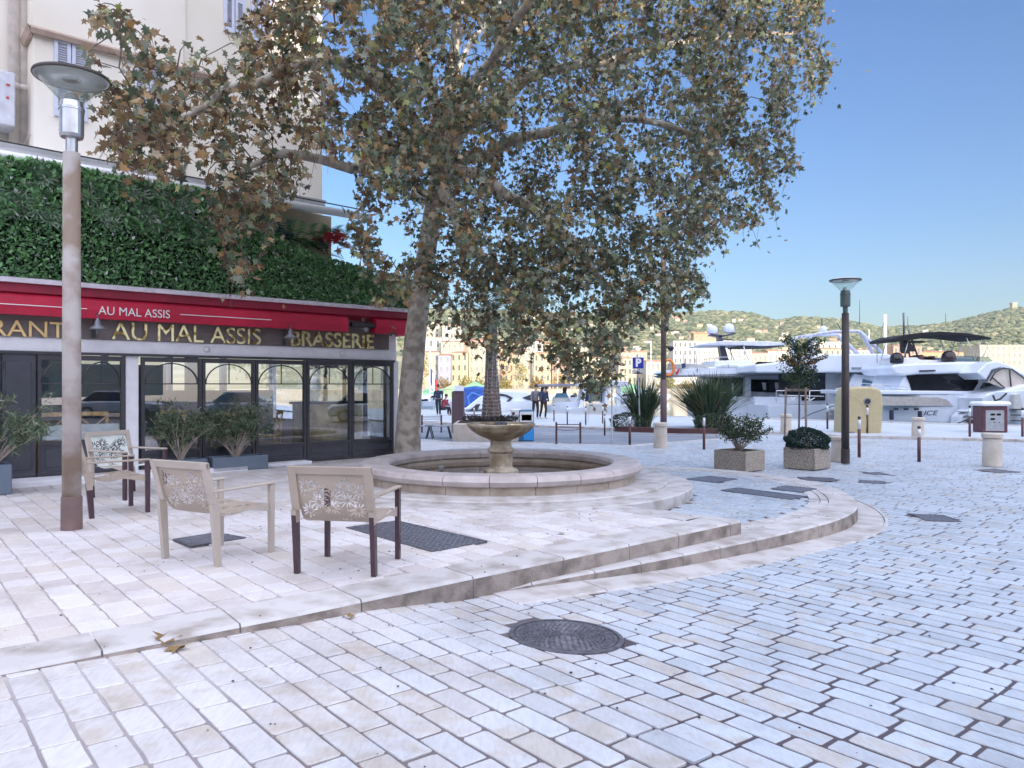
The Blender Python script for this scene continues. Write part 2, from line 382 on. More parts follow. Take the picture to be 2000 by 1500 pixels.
def edge_dist(line, x, y):
    d = 9
    for i in range(len(line)-1):
        ax, ay = line[i][:2]; bx, by = line[i+1][:2]; L2 = (bx-ax)**2+(by-ay)**2
        t = max(0, min(1, ((x-ax)*(bx-ax)+(y-ay)*(by-ay))/L2)); d = min(d, math.hypot(x-ax-t*(bx-ax), y-ay-t*(by-ay)))
    return d
def t_street(x, y):
    if y > 24.6 or not visible(x, y): return False
    if inside(ROAD, x, y): return False
    if inside(TERR, x, y) and edge_dist(tc_pts, x, y) > 0.16: return False
    if inside(PLAT, x, y) and edge_dist(plat, x, y) > 0.1: return False
    if inside(STRIP, x, y): return False
    if math.hypot(x-MH[0], y-MH[1]) < 0.30 or in_any(STG, x, y): return False
    return True
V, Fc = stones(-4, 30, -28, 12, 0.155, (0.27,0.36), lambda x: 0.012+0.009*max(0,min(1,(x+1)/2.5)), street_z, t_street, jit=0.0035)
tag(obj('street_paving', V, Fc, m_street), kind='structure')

tline = [(p[0],p[1]) for p in tc_pts]+[(1.45,8.85)]
def t_terr(x, y):
    if not visible(x, y) or not inside(TERR, x, y) or y > 17: return False
    if math.hypot(x-FC[0], y-FC[1]) < 2.85: return False
    if edge_dist(tline, x, y) < 0.40 or in_any(G_PLATE.values(), x, y): return False
    return True
V, Fc = stones(-9, 9, -14, 1, 0.20, (0.17,0.36), 0.009, lambda x,y: 0.0, t_terr, jit=0.004)
tag(obj('terrace_paving', V, Fc, m_terr), kind='structure')
TIN = [(-9,0.26)]+[(x-E2.x*0.05,y-E2.y*0.05) for x,y in tline[:-1]]+TERR[-4:]
mb = MB(); mb.prism([(x,y,-0.6) for x,y in TIN], [(x,y,-0.012) for x,y in TIN]); tag(mb.build('terrace', m_tjoint), kind='structure')

def kerb_run(mb, line, wid, z1f, z0f, seg, gap=0.012, bev=0.012):
    """row of kerb stones following a line, lying to its left side"""
    pts = [Vector(p[:2]) for p in line]; acc = [0]
    for i in range(1, len(pts)): acc.append(acc[-1]+(pts[i]-pts[i-1]).length)
    def P(d):
        d = max(0, min(acc[-1], d))
        for i in range(1, len(acc)):
            if d <= acc[i]+1e-9:
                t = (d-acc[i-1])/max(1e-9, acc[i]-acc[i-1]); a = pts[max(i-2,0)]; 
                p = pts[i-1].lerp(pts[i], t); tg = (pts[i]-pts[i-1]).normalized(); return p, tg
    d = 0.0
    while d < acc[-1]-0.05:
        e = min(d+seg*random.uniform(0.85,1.15), acc[-1]); n = max(1, int((e-d)/0.16)); lo = []; 
        prof = lambda p, nrm, z1, z0: [(p.x, p.y, z0),(p.x, p.y, z1-bev),(p.x+nrm.x*bev, p.y+nrm.y*bev, z1),(p.x+nrm.x*wid, p.y+nrm.y*wid, z1),(p.x+nrm.x*wid, p.y+nrm.y*wid, z0)]
        rings = []
        for k in range(n+1):
            q = d+gap/2+(e-d-gap)*k/n; p, tg = P(q); nrm = Vector((-tg.y, tg.x)); rings.append(prof(p, nrm, z1f(p.x,p.y), z0f(p.x,p.y)))
        v = [x for r in rings for x in r]; f = []; RIS = getattr(mb, 'ris', None)
        for k in range(n):
            if RIS is not None: RIS.append(len(mb.f)+len(f))
            for j in range(5): f.append((k*5+j, (k+1)*5+j, (k+1)*5+(j+1)%5, k*5+(j+1)%5))
        f.append((0,1,2,3,4)); f.append(tuple(n*5+j for j in (4,3,2,1,0))); mb.add(v, f)
        d = e
    return mb
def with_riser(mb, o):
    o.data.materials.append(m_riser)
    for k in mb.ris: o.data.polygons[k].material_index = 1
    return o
_c, _r = Vector(tline[-2]), Vector(tline[-1]); _d = (_r-_c).normalized()
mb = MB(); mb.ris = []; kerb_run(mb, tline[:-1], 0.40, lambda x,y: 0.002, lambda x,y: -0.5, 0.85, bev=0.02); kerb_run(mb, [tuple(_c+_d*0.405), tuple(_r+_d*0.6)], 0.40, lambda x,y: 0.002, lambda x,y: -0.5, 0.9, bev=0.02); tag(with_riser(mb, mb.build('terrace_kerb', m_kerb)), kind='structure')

# lower platform with its curved kerb
PIN = offset(plat,-0.06)+[(-1.0,13.0),(-1.0,6.5)]
mb = MB(); mb.prism([(x,y,-0.65) for x,y in PIN], [(x,y,PZ-0.012) for x,y in PIN]); tag(mb.build('lower_platform', m_joint), kind='structure')
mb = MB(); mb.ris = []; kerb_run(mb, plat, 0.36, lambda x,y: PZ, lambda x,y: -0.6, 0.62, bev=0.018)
kerb_run(mb, offset(plat, -0.365), 0.10, lambda x,y: PZ-0.001, lambda x,y: -0.5, 0.2)
kerb_run(mb, offset(plat, -0.47), 0.14, lambda x,y: PZ-0.002, lambda x,y: -0.5, 0.25)
kerb_run(mb, strip[2:], 0.04, lambda x,y: street_z(x,y)+0.012, lambda x,y: -0.6, 0.9)
kerb_run(mb, offset(plat, 0.31)[2:], 0.31, lambda x,y: street_z(x,y)+0.008, lambda x,y: -0.6, 0.9)
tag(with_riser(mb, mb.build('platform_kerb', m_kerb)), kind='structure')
def t_plat(x, y):
    if not visible(x, y) or not inside(PLAT, x, y) or y > 15.5 or inside(TERR, x, y): return False
    if math.hypot(x-FC[0], y-FC[1]) < 2.86 or edge_dist(plat, x, y) < 0.60 or in_any(PLG, x, y): return False
    return True
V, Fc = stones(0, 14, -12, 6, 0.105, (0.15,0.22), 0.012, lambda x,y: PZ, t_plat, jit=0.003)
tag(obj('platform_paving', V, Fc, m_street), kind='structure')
mb = MB()
mb.lathe([(2.86,-0.6),(2.86,-0.008),(2.84,0.008),(2.30,0.008)], 120, (FC[0],FC[1],0)); mb.lathe([(2.50,-0.02),(2.50,0.036),(2.485,0.05),(0.5,0.05)], 120, (FC[0],FC[1],0))
tag(mb.build('fountain_plinth', m_kerb, smooth=False), kind='structure')

# asphalt road, quay kerbs, painted lines
m_road = M('asphalt', (0.17,0.19,0.22), 0.6, c2=(0.24,0.26,0.30), scale=0.7, bump=0.15, bscale=60, det=8)
def sheet(name, pts, z, m): 
    o = obj(name, [(p[0],p[1],z) for p in pts], [tuple(range(len(pts)))], m); tag(o, kind='structure'); return o
sheet('road', ROAD, GZ+0.004, m_road)
def px_kerb(name, pxs, w, h, m, z=GZ):
    pts = [gz(a,b,z)[:2] for a,b in pxs]; mb = MB(); kerb_run(mb, pts, w, lambda x,y: z+h, lambda x,y: z-0.2, 1.0, gap=0.01); tag(mb.build(name, m), kind='structure')
px_kerb('quay_kerb', [(760,826),(1000,833),(1190,840),(1330,845),(1545,849),(1650,856),(1800,859),(2150,868)], 0.28, 0.10, m_kerb)
px_kerb('road_edge_kerb', [(800,864),(1045,866),(1235,871),(1440,855)], 0.18, 0.015, m_kerb)
mb = MB()
for (a, b_) in (((1060,846),(1560,849.5)),((1060,849),(1440,852))):
    p, q = Vector(gz(*a, GZ)), Vector(gz(*b_, GZ)); d = (q-p).normalized(); nn = Vector((-d.y, d.x, 0))*0.06
    mb.add([(p-nn)[:2]+(GZ+0.008,), (q-nn)[:2]+(GZ+0.008,), (q+nn)[:2]+(GZ+0.008,), (p+nn)[:2]+(GZ+0.008,)], [(0,1,2,3)])
tag(mb.build('road_marking', M('road_paint', (0.55,0.56,0.58), 0.6)), kind='structure')
# quay pavement behind the kerb, quay wall
mq = M('quay_concrete', (0.40,0.45,0.49), 0.7, c2=(0.48,0.53,0.57), scale=1.2, det=8)
qk = [gz(a,b,GZ) for a,b in [(760,826),(1000,833),(1190,840),(1330,845),(1545,849),(1650,856),(1800,859),(2150,868)]]
qpoly = [(p[0],p[1]) for p in qk]+[(x, quay_y(x)-0.02) for x in (60,30,20,10,3,-10,-25)]
sheet('quay_pavement', qpoly, GZ+0.09, mq)
mb = MB(); a = Vector((-70, quay_y(-70), 0)); b = Vector((90, quay_y(90), 0)); d = (b-a).normalized(); nn = Vector((d.y, -d.x, 0))
mb.prism([(a-nn*0.3).to_tuple()[:2]+(-3,), (b-nn*0.3).to_tuple()[:2]+(-3,), (b+nn*0.4).to_tuple()[:2]+(-3,), (a+nn*0.4).to_tuple()[:2]+(-3,)],
         [(a-nn*0.3).to_tuple()[:2]+(GZ+0.12,), (b-nn*0.3).to_tuple()[:2]+(GZ+0.12,), (b+nn*0.4).to_tuple()[:2]+(GZ+0.12,), (a+nn*0.4).to_tuple()[:2]+(GZ+0.12,)])
tag(mb.build('quay_wall', m_kerb), kind='structure')
m_water = M('harbour_water', (0.03,0.09,0.13), 0.08, var=0.3, scale=0.2, bump=0.35, bscale=1.2)
sheet('water', [(-400,-60),(900,-60),(900,185),(-400,185)], -1.6, m_water)

# grates and covers (things)
m_iron = M('cast_iron', (0.085,0.085,0.10), 0.5, 0.4, c2=(0.17,0.17,0.19), scale=20, det=6)
def tread(name, quad, label, rows, group='metal plates set in the paving'):
    p = [Vector(q) for q in quad]; c = (p[0]+p[1]+p[2]+p[3])/4
    t = thing(name, label, 'metal plate', c, group=group); mb = MB(); pl = [q-c for q in p]
    pl = [Vector((q.x,q.y,0)) for q in pl]; ex = max(0.02, 0.0)
    out = [q*1.0 for q in pl]
    mb.prism([(q.x,q.y,-0.06) for q in out], [(q.x,q.y,0.004) for q in out]); mb.build('plate', m_iron, t)
    mb = MB(); na = rows; nb = max(4, int(rows*((p[1]-p[0]).length+(p[2]-p[3]).length)/((p[3]-p[0]).length+(p[2]-p[1]).length)))
    if nb > na*4: nb = na*4
    for i in range(na):
        for j in range(nb):
            u = (i+0.5)/na; v = (j+0.5)/nb
            q = (pl[0]*(1-v)+pl[1]*v)*(1-u)+(pl[3]*(1-v)+pl[2]*v)*u
            e = (pl[1]-pl[0]).normalized(); f = (pl[3]-pl[0]).normalized(); s = 1 if (i+j)%2 else -1
            dd = (e+f*s).normalized()*0.014; nn = Vector((-dd.y, dd.x, 0)).normalized()*0.005
            mb.add([(q.x+a.x,q.y+a.y,z) for z, k in ((0.004,1.0),(0.009,0.7)) for a in ((-dd-nn)*k,(dd-nn)*k,(dd+nn)*k,(-dd+nn)*k)], [(4,5,6,7),(0,1,5,4),(1,2,6,5),(2,3,7,6),(3,0,4,7)])
    mb.build('tread_pattern', M('worn_iron', (0.20,0.21,0.25), 0.4, 0.5, var=0.2), t)
    mb = MB(); 
    for k in range(4):
        a, b = pl[k], pl[(k+1)%4]; n = (b-a).normalized(); w = Vector((-n.y,n.x,0))*0.012
        mb.prism([(a-w).to_tuple()[:2]+(-0.05,),(b-w).to_tuple()[:2]+(-0.05,),(b+w).to_tuple()[:2]+(-0.05,),(a+w).to_tuple()[:2]+(-0.05,)],[(a-w).to_tuple()[:2]+(0.007+k*0.0007,),(b-w).to_tuple()[:2]+(0.007+k*0.0007,),(b+w).to_tuple()[:2]+(0.007+k*0.0007,),(a+w).to_tuple()[:2]+(0.007+k*0.0007,)])
    mb.build('frame', m_iron, t); return t
tread('floor_plate', G_PLATE['big'], 'large dark checkered steel plate beside the right perforated chair', 22)
tread('floor_plate', G_PLATE['small'], 'small dark steel plate under the left perforated chair', 12)
plab = ['dark floor grate behind the long one on the lower curved platform','long narrow dark drain grate on the lower curved platform','dark square cover right of the long grate near the curved kerb','small cover on the platform close behind the fountain rim']
for q, l in zip(PLG, plab): tread('drain_grate', q, l, 8)
slab = ['dark cover in the street just in front of the square planter with the round shrub','farther of the two small covers right of the street lamp base','nearer of the two small covers right of the street lamp base','dark cover alone in the street right of the curved step','long dark slot cover in front of the nearest stone bollard']
for q, l in zip(STG, slab):
    t = tread('street_cover', q, l, 6); settle(t, t.location.x, t.location.y)

# round manhole cover
t = thing('manhole_cover', 'round dark cast iron manhole cover in the foreground paving', 'manhole cover', (MH[0],MH[1],street_z(MH[0],MH[1])))
mb = MB(); mb.lathe([(0.365,-0.05),(0.365,0.003),(0.335,0.006),(0.335,-0.004),(0.325,-0.004),(0.325,0.003)], 64); mb.build('rim', m_iron, t); settle(t, MH[0], MH[1]); t.location.z += 0.009
mb = MB(); mb.lathe([(0.322,-0.03),(0.322,0.002)], 64); mb.build('lid', M('dark_iron', (0.035,0.033,0.04), 0.6, 0.2), t)
mb = MB()
for ring in range(1, 12):
    r = 0.026*ring+0.012; n = max(5, int(2*PI*r/0.036))
    for k in range(n):
        a = 2*PI*(k+0.5*(ring%2))/n; da = 0.010/r; dr = 0.0085
        if ring % 4 == 2: da *= 1.45
        pts = [(r-dr,a-da),(r+dr,a-da),(r+dr,a+da),(r-dr,a+da)]
        mb.add([(rr*math.cos(aa), rr*math.sin(aa), 0.002) for rr,aa in pts]+[((rr*0.5+r*0.5)*math.cos(aa), (rr*0.5+r*0.5)*math.sin(aa), 0.008) for rr,aa in pts], [(4,5,6,7),(0,1,5,4),(1,2,6,5),(2,3,7,6),(3,0,4,7)])
mb.build('studs', m_iron, t)

# ---------------------------------------------------------------- fountain
m_fst = M('fountain_stone', (0.32,0.25,0.18), 0.6, c2=(0.50,0.43,0.36), scale=3.5, bump=0.35, bscale=50, det=8, th=(0.3,0.62))
m_rim = M('fountain_rim_stone', (0.40,0.35,0.33), 0.5, c2=(0.54,0.48,0.465), scale=4, bump=0.25, bscale=60, det=8)
m_bowl = M('stained_bowl_stone', (0.26,0.20,0.13), 0.55, c2=(0.54,0.47,0.37), scale=4.5, bump=0.3, bscale=40, det=8, th=(0.38,0.62))
ft = thing('fountain', 'round pale stone fountain basin with a pedestal bowl in the middle', 'fountain', (FC[0],FC[1],0.05))
NS = 22; mb = MB(); m2 = MB()
for k in range(NS):
    a0 = 2*PI*k/NS+0.002+0.09; a1 = 2*PI*(k+1)/NS-0.002+0.09; n = 8
    rim = [(2.06+0.02*math.cos(x)-0.0+0.06*math.cos(x), 0.18+0.075*math.sin(x)) for x in (R(-90),R(-50),R(0),R(45),R(80))]+[(1.80,0.258),(1.715,0.245),(1.69,0.20),(1.70,0.13)]
    wall = [(2.04,-0.01),(2.045,0.13),(1.74,0.13),(1.74,-0.01)]
    for M_, prof in ((mb, rim),(m2, wall)):
        v = []; f = []; q = len(prof)
        for j in range(n+1):
            a = a0+(a1-a0)*j/n
            for (r, z) in prof: v.append((r*math.cos(a), r*math.sin(a), z))
        for j in range(n):
            for i in range(q): f.append((j*q+i, (j+1)*q+i, (j+1)*q+(i+1)%q, j*q+(i+1)%q))
        f.append(tuple(range(q))); f.append(tuple(n*q+i for i in range(q-1,-1,-1))); M_.add(v, f)
mb.build('rim', m_rim, ft); m2.build('wall', m_fst, ft)
mb = MB(); mb.lathe([(1.755,-0.03),(1.755,0.10),(1.73,0.10),(1.73,-0.02)], 64, close=False); mb.build('basin_lining', m_fst, ft)
mb = MB(); mb.lathe([(0.0,-0.03),(1.76,-0.03)], 64, close=False); mb.build('basin_floor', M('murky_floor', (0.12,0.08,0.055), 0.9, c2=(0.26,0.20,0.15), scale=2.5, det=8), ft)
mw = glassmat('basin_water', (0.62,0.55,0.45), 0.9)
mb = MB(); mb.lathe([(0.0,0.045),(1.75,0.045)], 64, close=False); mb.build('pool_water', mw, ft)
def sq(mb, c, w, z0, z1, bev=0.015, a=0.3):
    mb.box(-w, w, -w, w, z0, z1, M=Matrix.Rotation(a,4,'Z'), bev=bev)
mb = MB(); mb.lathe([(0.0,-0.03),(0.27,-0.03),(0.27,0.10),(0.25,0.115),(0.19,0.14),(0.178,0.16),(0.178,0.36),(0.19,0.37),(0.205,0.385),(0.205,0.42),(0.19,0.435),(0.165,0.45),(0.16,0.55),(0.19,0.575)], 16); mb.build('pedestal', m_bowl, ft)
mb = MB(); mb.lathe([(0.15,0.55),(0.22,0.58),(0.34,0.63),(0.45,0.70),(0.515,0.77),(0.53,0.80),(0.528,0.815),(0.50,0.812),(0.44,0.76),(0.3,0.73),(0.0,0.72)], 20, close=False)
mb.build('bowl', m_bowl, ft)
mb = MB(); mb.lathe([(0.0,0.795),(0.487,0.795)], 40, close=False); mb.build('bowl_water', glassmat('bowl_water', (0.9,0.85,0.72), 1.0), ft)
mb = MB(); mb.lathe([(0.10,0.73),(0.10,0.82),(0.05,0.83),(0.0,0.83)], 10, close=False); mb.build('spout', m_iron, ft)
mb = MB(); mb.tube([(-0.95,0.35,-0.02),(-0.95,0.35,0.25)], 0.008, 6); mb.box(-0.99,-0.91,0.3,0.38,0.05,0.12, bev=0.01); mb.build('water_probe', steel, ft)
# ---------------------------------------------------------------- cafe building
FA = R(48.4); ex, ey = math.sin(FA), math.cos(FA); AX, AY = -2.47, 15.2
CRZ = PI/2-FA
def fx(px, dy=0.0):      # local x on the facade plane (dy: plane shifted into the building)
    u = (px-CX)/F; ox = AX-ey*dy; oy = AY+ex*dy
    return (u*oy-ox)/(ex-u*ey)
def fz(px, py, dy=0.0):
    s = fx(px, dy); Y = AY+ex*dy+s*ey; return H+(CY-py)/F*Y
def to_local(x, y): dx, dy = x-AX, y-AY; return dx*ex+dy*ey, -dx*ey+dy*ex
cafe = thing('cafe_building', 'corner cafe with dark folding windows, gold sign lettering, and a tall cream upper wall', 'building', (AX,AY,0), CRZ)
m_wallw = M('white_render', (0.84,0.84,0.88), 0.8, var=0.05, bump=0.05)
m_cream = M('cream_render', (0.80,0.75,0.64), 0.85, c2=(0.88,0.84,0.75), scale=0.6, bump=0.06, bscale=60, det=6)
m_frame = M('slate_frame_paint', (0.052,0.050,0.062), 0.38, var=0.08)
m_panel = M('slate_panel_paint', (0.062,0.064,0.082), 0.33, var=0.1)
m_board = M('taupe_signboard', (0.16,0.135,0.13), 0.35, var=0.1, scale=1.2)
m_gold = M('gold_lettering', (0.30,0.19,0.05), 0.3, 0.85, c2=(1.0,0.88,0.50), scale=7, det=6, th=(0.40,0.52))  # dark and bright mottling paints reflections into the letters
m_goldmat = M('satin_gold_lettering', (0.85,0.62,0.28), 0.45, 0.4)
m_red = M('red_awning_cloth', (0.50,0.012,0.05), 0.6, var=0.14, scale=2, bump=0.35, bscale=5)
m_redd = M('dark_red_fascia', (0.28,0.012,0.04), 0.5)
m_glass = glassmat('window_glass', (0.92,0.95,0.97), 1.0, 0.0, 0.27)
ZT = 1.91; XL = -9.6
x70, x243, x272 = fx(72), fx(243), fx(273)
folds = [fx(p) for p in (275,394,498,598,686,768)]
mb = MB()
mb.box(XL, 0.12, 0.0, 0.25, ZT+0.03, 2.16)                      # lintel band
mb.box(x243+0.02, x272-0.02, 0.0, 0.25, 0.0, ZT+0.03)           # pillar
mb.box(fx(768)+0.0, fx(768)+0.12, 0.0, 0.25, 0.0, ZT+0.03)
mb.box(XL, 0.12, 0.02, 0.25, 2.16, 3.0)
mb.box(XL, 0.12, 0.25, 6.0, 2.5, 3.0); mb.box(XL, 0.12, 5.8, 6.0, 0, 0.7); mb.box(XL, -7.2, 5.8, 6.0, 0.7, 2.5); [mb.box(x, x+0.12, 5.8, 6.0, 0.7, 2.5) for x in (-5.6,-4.0,-2.6,-1.3,0.0)]; mb.box(0.0,0.12,4.0,5.8,0,0.6)
mb.box(XL-0.2, XL, 0, 6, 0, 3.0)
mb.build('wall', m_wallw, cafe)
mb = MB(); mb.box(XL, 0.05, 0.3, 5.8, -0.02, 0.03); mb.build('floor', M('dark_wood_floor', (0.22,0.16,0.13), 0.35, var=0.3), cafe)
mb = MB(); mb.box(XL, -5.2, 3.6, 3.75, 0.03, 2.5); mb.box(-5.2, -0.05, 5.6, 5.75, 0.03, 1.32); mb.box(-4.6, -2.9, 4.9, 5.3, 0.03, 1.9); mb.box(-3.3, -3.1, 2.2, 2.4, 0.03, 2.49); mb.build('interior_wall', M('deep_teal_wall', (0.10,0.24,0.32), 0.6, c2=(0.38,0.34,0.30), scale=1.5), cafe)
mb = MB(); mb.box(XL, -3.2, -0.55, 0.0, -0.01, 0.075, bev=0.01); mb.box(-3.2, -1.9, -0.30, 0.0, -0.01, 0.05, bev=0.01); mb.build('plinth_step', m_wallw, cafe)

def pane_unit(x0, x1, zb, kick, name='folding_window', arch=True, transom=1.47, two=False):
    """framed glazed leaf with kick panel and an arched glazing bar"""
    f = MB(); w = 0.055
    f.box(x0+0.006, x0+w, -0.03, 0.05, zb, ZT-0.005); f.box(x1-w, x1-0.006, -0.03, 0.05, zb, ZT-0.005)
    f.box(x0+w, x1-w, -0.03, 0.05, ZT-0.08, ZT-0.005); f.box(x0+w, x1-w, -0.03, 0.05, kick-0.04, kick+0.02); f.box(x0+w, x1-w, -0.03, 0.05, zb, zb+0.05)
    fo = f.build(name, m_frame, cafe)
    p = MB(); p.box(x0+w, x1-w, -0.005, 0.03, zb+0.05, kick-0.04); p.box(x0+w+0.05, x1-w-0.05, -0.016, -0.005, zb+0.12, kick-0.10, bev=0.004); p.build('kick_panel', m_panel, fo)
    g = MB(); g.add([(x0+w,0.01,kick+0.02),(x1-w,0.01,kick+0.02),(x1-w,0.01,ZT-0.08),(x0+w,0.01,ZT-0.08)],[(0,1,2,3)]); g.build('pane', m_glass, fo)
    b = MB(); spans = [(x0+w, x1-w)] if not two else [(x0+w, (x0+x1)/2), ((x0+x1)/2, x1-w)]
    for (a, c) in spans:
        mid = (a+c)/2; rx = (c-a)/2-0.01; zt = transom
        b.tube([(a+0.004,-0.006,zt),(c-0.004,-0.006,zt)], 0.011, 6); b.tube([(mid,-0.006,zt),(mid,-0.006,ZT-0.08)], 0.009, 6)
        hh = ZT-0.10-zt
        b.tube([(mid+rx*math.cos(t),-0.006,zt+hh*math.sin(t)) for t in [PI*k/14 for k in range(15)]], 0.011, 6)
    b.build('glazing_bars', m_frame, fo)
    return fo
for k in range(5):
    pane_unit(folds[k], folds[k+1], 0.03 if k > 1 else 0.06, 0.36)
pane_unit(x70, x243, 0.09, 0.58, name='shop_window', two=True)
mb = MB(); mb.box(fx(-120), fx(2)-0.01, -0.02, 0.06, 0.09, ZT); mb.box(fx(2)+0.012, x70-0.02, -0.02, 0.06, 0.09, ZT)
d_ = mb.build('side_door', m_panel, cafe)
mb = MB(); mb.box(fx(10), fx(60), -0.034, -0.02, 0.2, 0.75, bev=0.005); mb.box(fx(10), fx(60), -0.034, -0.02, 0.85, 1.8, bev=0.005); mb.build('raised_panel', m_panel, d_)
mb = MB(); [mb.tube([(fx(4),-0.035,z-0.05),(fx(4),-0.035,z+0.05)], 0.012, 8) for z in (0.4,1.3,1.75)]; mb.build('hinge', m_frame, d_)
mb = MB(); mb.box(XL, 0.06, -0.05, -0.002, ZT+0.002, ZT+0.045); mb.build('head_rail', m_frame, cafe)
mb = MB(); mb.box(x70+0.08, x243-0.08, 0.02, 0.03, 0.62, 0.84); mb.build('frosted_strip', M('frosted_film', (0.62,0.72,0.70), 0.5), cafe)
# end wall glazing (towards the harbour)
f = MB()
for y in (0.27, 1.1, 2.0, 2.9, 3.8): f.box(0.02, 0.09, y, y+0.07, 0.0, ZT)
f.box(0.02,0.09,0.27,3.87,ZT-0.07,ZT+0.03); f.box(0.025,0.085,0.27,3.87,0.0,0.36); f.box(0.0,0.12,0.25,4.0,ZT+0.03,2.5)
eo = f.build('end_window', m_frame, cafe)
g = MB(); g.box(0.05,0.056,0.3,3.85,0.36,ZT-0.07); g.build('pane', m_glass, eo)
# sign board and lettering
mb = MB(); mb.box(XL, fx(758), -0.035, 0.02, 2.17, 2.75); mb.build('signboard', m_board, cafe)
SG = thing  # alias kept short
def sign(s, pxa, pxb, pyc, hpx, m, name, y=-0.05, dep=0.03, bold=0.0):
    xa, xb = fx(pxa, y), fx(pxb, y); xm = (xa+xb)/2; pm = (pxa+pxb)/2
    Y = AY+ex*y+xm*ey; sz = hpx/F*Y/0.70
    o = text_obj(name, s, sz, m, cafe, (xm, y, 0), (PI/2, 0, 0), dep, 'CENTER', 1.0, bold)
    w = max(v.co.x for v in o.data.vertices)-min(v.co.x for v in o.data.vertices)
    ymin = min(v.co.y for v in o.data.vertices); ymax = max(v.co.y for v in o.data.vertices)
    o.scale = ((xb-xa)/w, 1, 1)
    # centre on photo height at the middle of the word
    u = xm; pmid = CX+F*(AX-ey*y+xm*ex)/Y
    o.location.z = H+(CY-pyc)/F*Y-(ymax+ymin)/2
    xmn = min(v.co.x for v in o.data.vertices); xmx = max(v.co.x for v in o.data.vertices)
    o.location.x = xm-(xmn+xmx)/2*o.scale[0]
    return o
sign('RESTAURANT', -250, 128, 638, 33, m_goldmat, 'lettering')
sign('AU MAL ASSIS', 218, 509, 652, 33, m_gold, 'lettering')
sign('BRASSERIE', 567, 730, 664, 28, m_gold, 'lettering', bold=0.007)
# awning cassette: pale top flashing, dark red recess, red valance
mb = MB()
def along(x0, x1, prof, mb): mb.prism([(x0,y,z) for y,z in prof], [(x1,y,z) for y,z in prof])
along(XL, 0.42, [(-0.30,2.93),(-0.30,2.99),(0.0,3.05),(0.25,3.05),(0.25,2.96),(0.0,2.93)], mb)
mb.build('roof_flashing', M('pale_zinc', (0.62,0.58,0.64), 0.5, var=0.1, scale=8), cafe)
mb = MB(); along(XL, 0.36, [(-0.24,2.80),(-0.24,2.93),(0.0,2.93),(0.0,2.70)], mb); mb.build('fascia', m_redd, cafe)
aw = MB(); along(XL, fx(680,-0.27), [(-0.27,2.47),(-0.285,2.60),(-0.27,2.74),(-0.20,2.78),(-0.05,2.76),(-0.05,2.50),(-0.25,2.465)], aw)
along(fx(735,-0.27), 0.42, [(-0.27,2.47),(-0.285,2.60),(-0.27,2.74),(-0.20,2.78),(-0.05,2.76),(-0.05,2.50),(-0.25,2.465)], aw)
aw.box(0.16, 0.42, -0.25, 3.2, 2.475, 2.74)
awo = aw.build('awning', m_red, cafe)
def onaw(s, pxa, pxb, pyc, hpx): 
    o = sign(s, pxa, pxb, pyc, hpx, white, 'awning_lettering', y=-0.293, dep=0.004, bold=0.0); o.parent = awo; return o
onaw('AU MAL ASSIS', 192, 332, 610, 16)
mb = MB()
for a, b, y0 in ((-60,124,601),(133,170,606),(352,530,622)):
    mb.box(fx(a,-0.29), fx(b,-0.29), -0.2925, -0.284, 2.602, 2.614)
mb.build('awning_stripe', white, awo)
mb = MB(); mb.tube([(fx(686,-0.2),-0.2,2.62),(fx(730,-0.2),-0.2,2.62)],0.05,8); mb.build('awning_arm', dark, awo)
# small domes and spot on the lintel
for px in (403, 668):
    mb = MB(); mb.lathe([(0.05,0),(0.05,0.02),(0.03,0.045),(0.0,0.05)], 14); o = mb.build('alarm_dome', white, cafe, True); o.location = (fx(px), -0.003, 2.06); o.rotation_euler = (PI/2,0,0)
sp = MB(); sp.tube([(0,0,0),(0.06,-0.12,-0.10)], 0.055, 14); o = sp.build('spotlight', M('grey_spot_housing', (0.25,0.25,0.26), 0.4), cafe); o.location = (fx(700), -0.10, 2.62)
for px in (190, 566):
    x = fx(px, -0.3)
    mb = MB(); mb.lathe([(0.0,0.21),(0.02,0.20),(0.03,0.17),(0.05,0.13),(0.055,0.08),(0.13,0.02),(0.14,0.0),(0.128,0.0),(0.05,0.06),(0.0,0.07)], 20, close=False); mb.lathe([(0.0,0.26),(0.018,0.25),(0.0,0.21)],8,close=False)
    lo = mb.build('wall_lantern', M('grey_enamel', (0.20,0.21,0.24), 0.35, 0.2, var=0.1), cafe, True); lo.location = (x, -0.33, 2.30); lo.scale = (0.85,)*3
    mb = MB(); mb.tube([(0,0.30,-0.02),(0,0.30,0.22),(0,0.22,0.31),(0,0.10,0.32),(0,0.02,0.28),(0,0,0.22)], 0.011, 8); mb.tube([(0,0.30,-0.14),(0,0.30,0.0)], 0.028, 8); mb.build('bracket', dark, lo)
    mb = MB(); mb.lathe([(0.0,-0.09),(0.03,-0.06),(0.035,0.0),(0.02,0.05)], 12, close=False); mb.build('bulb_glass', glassmat('lantern_glass'), lo)
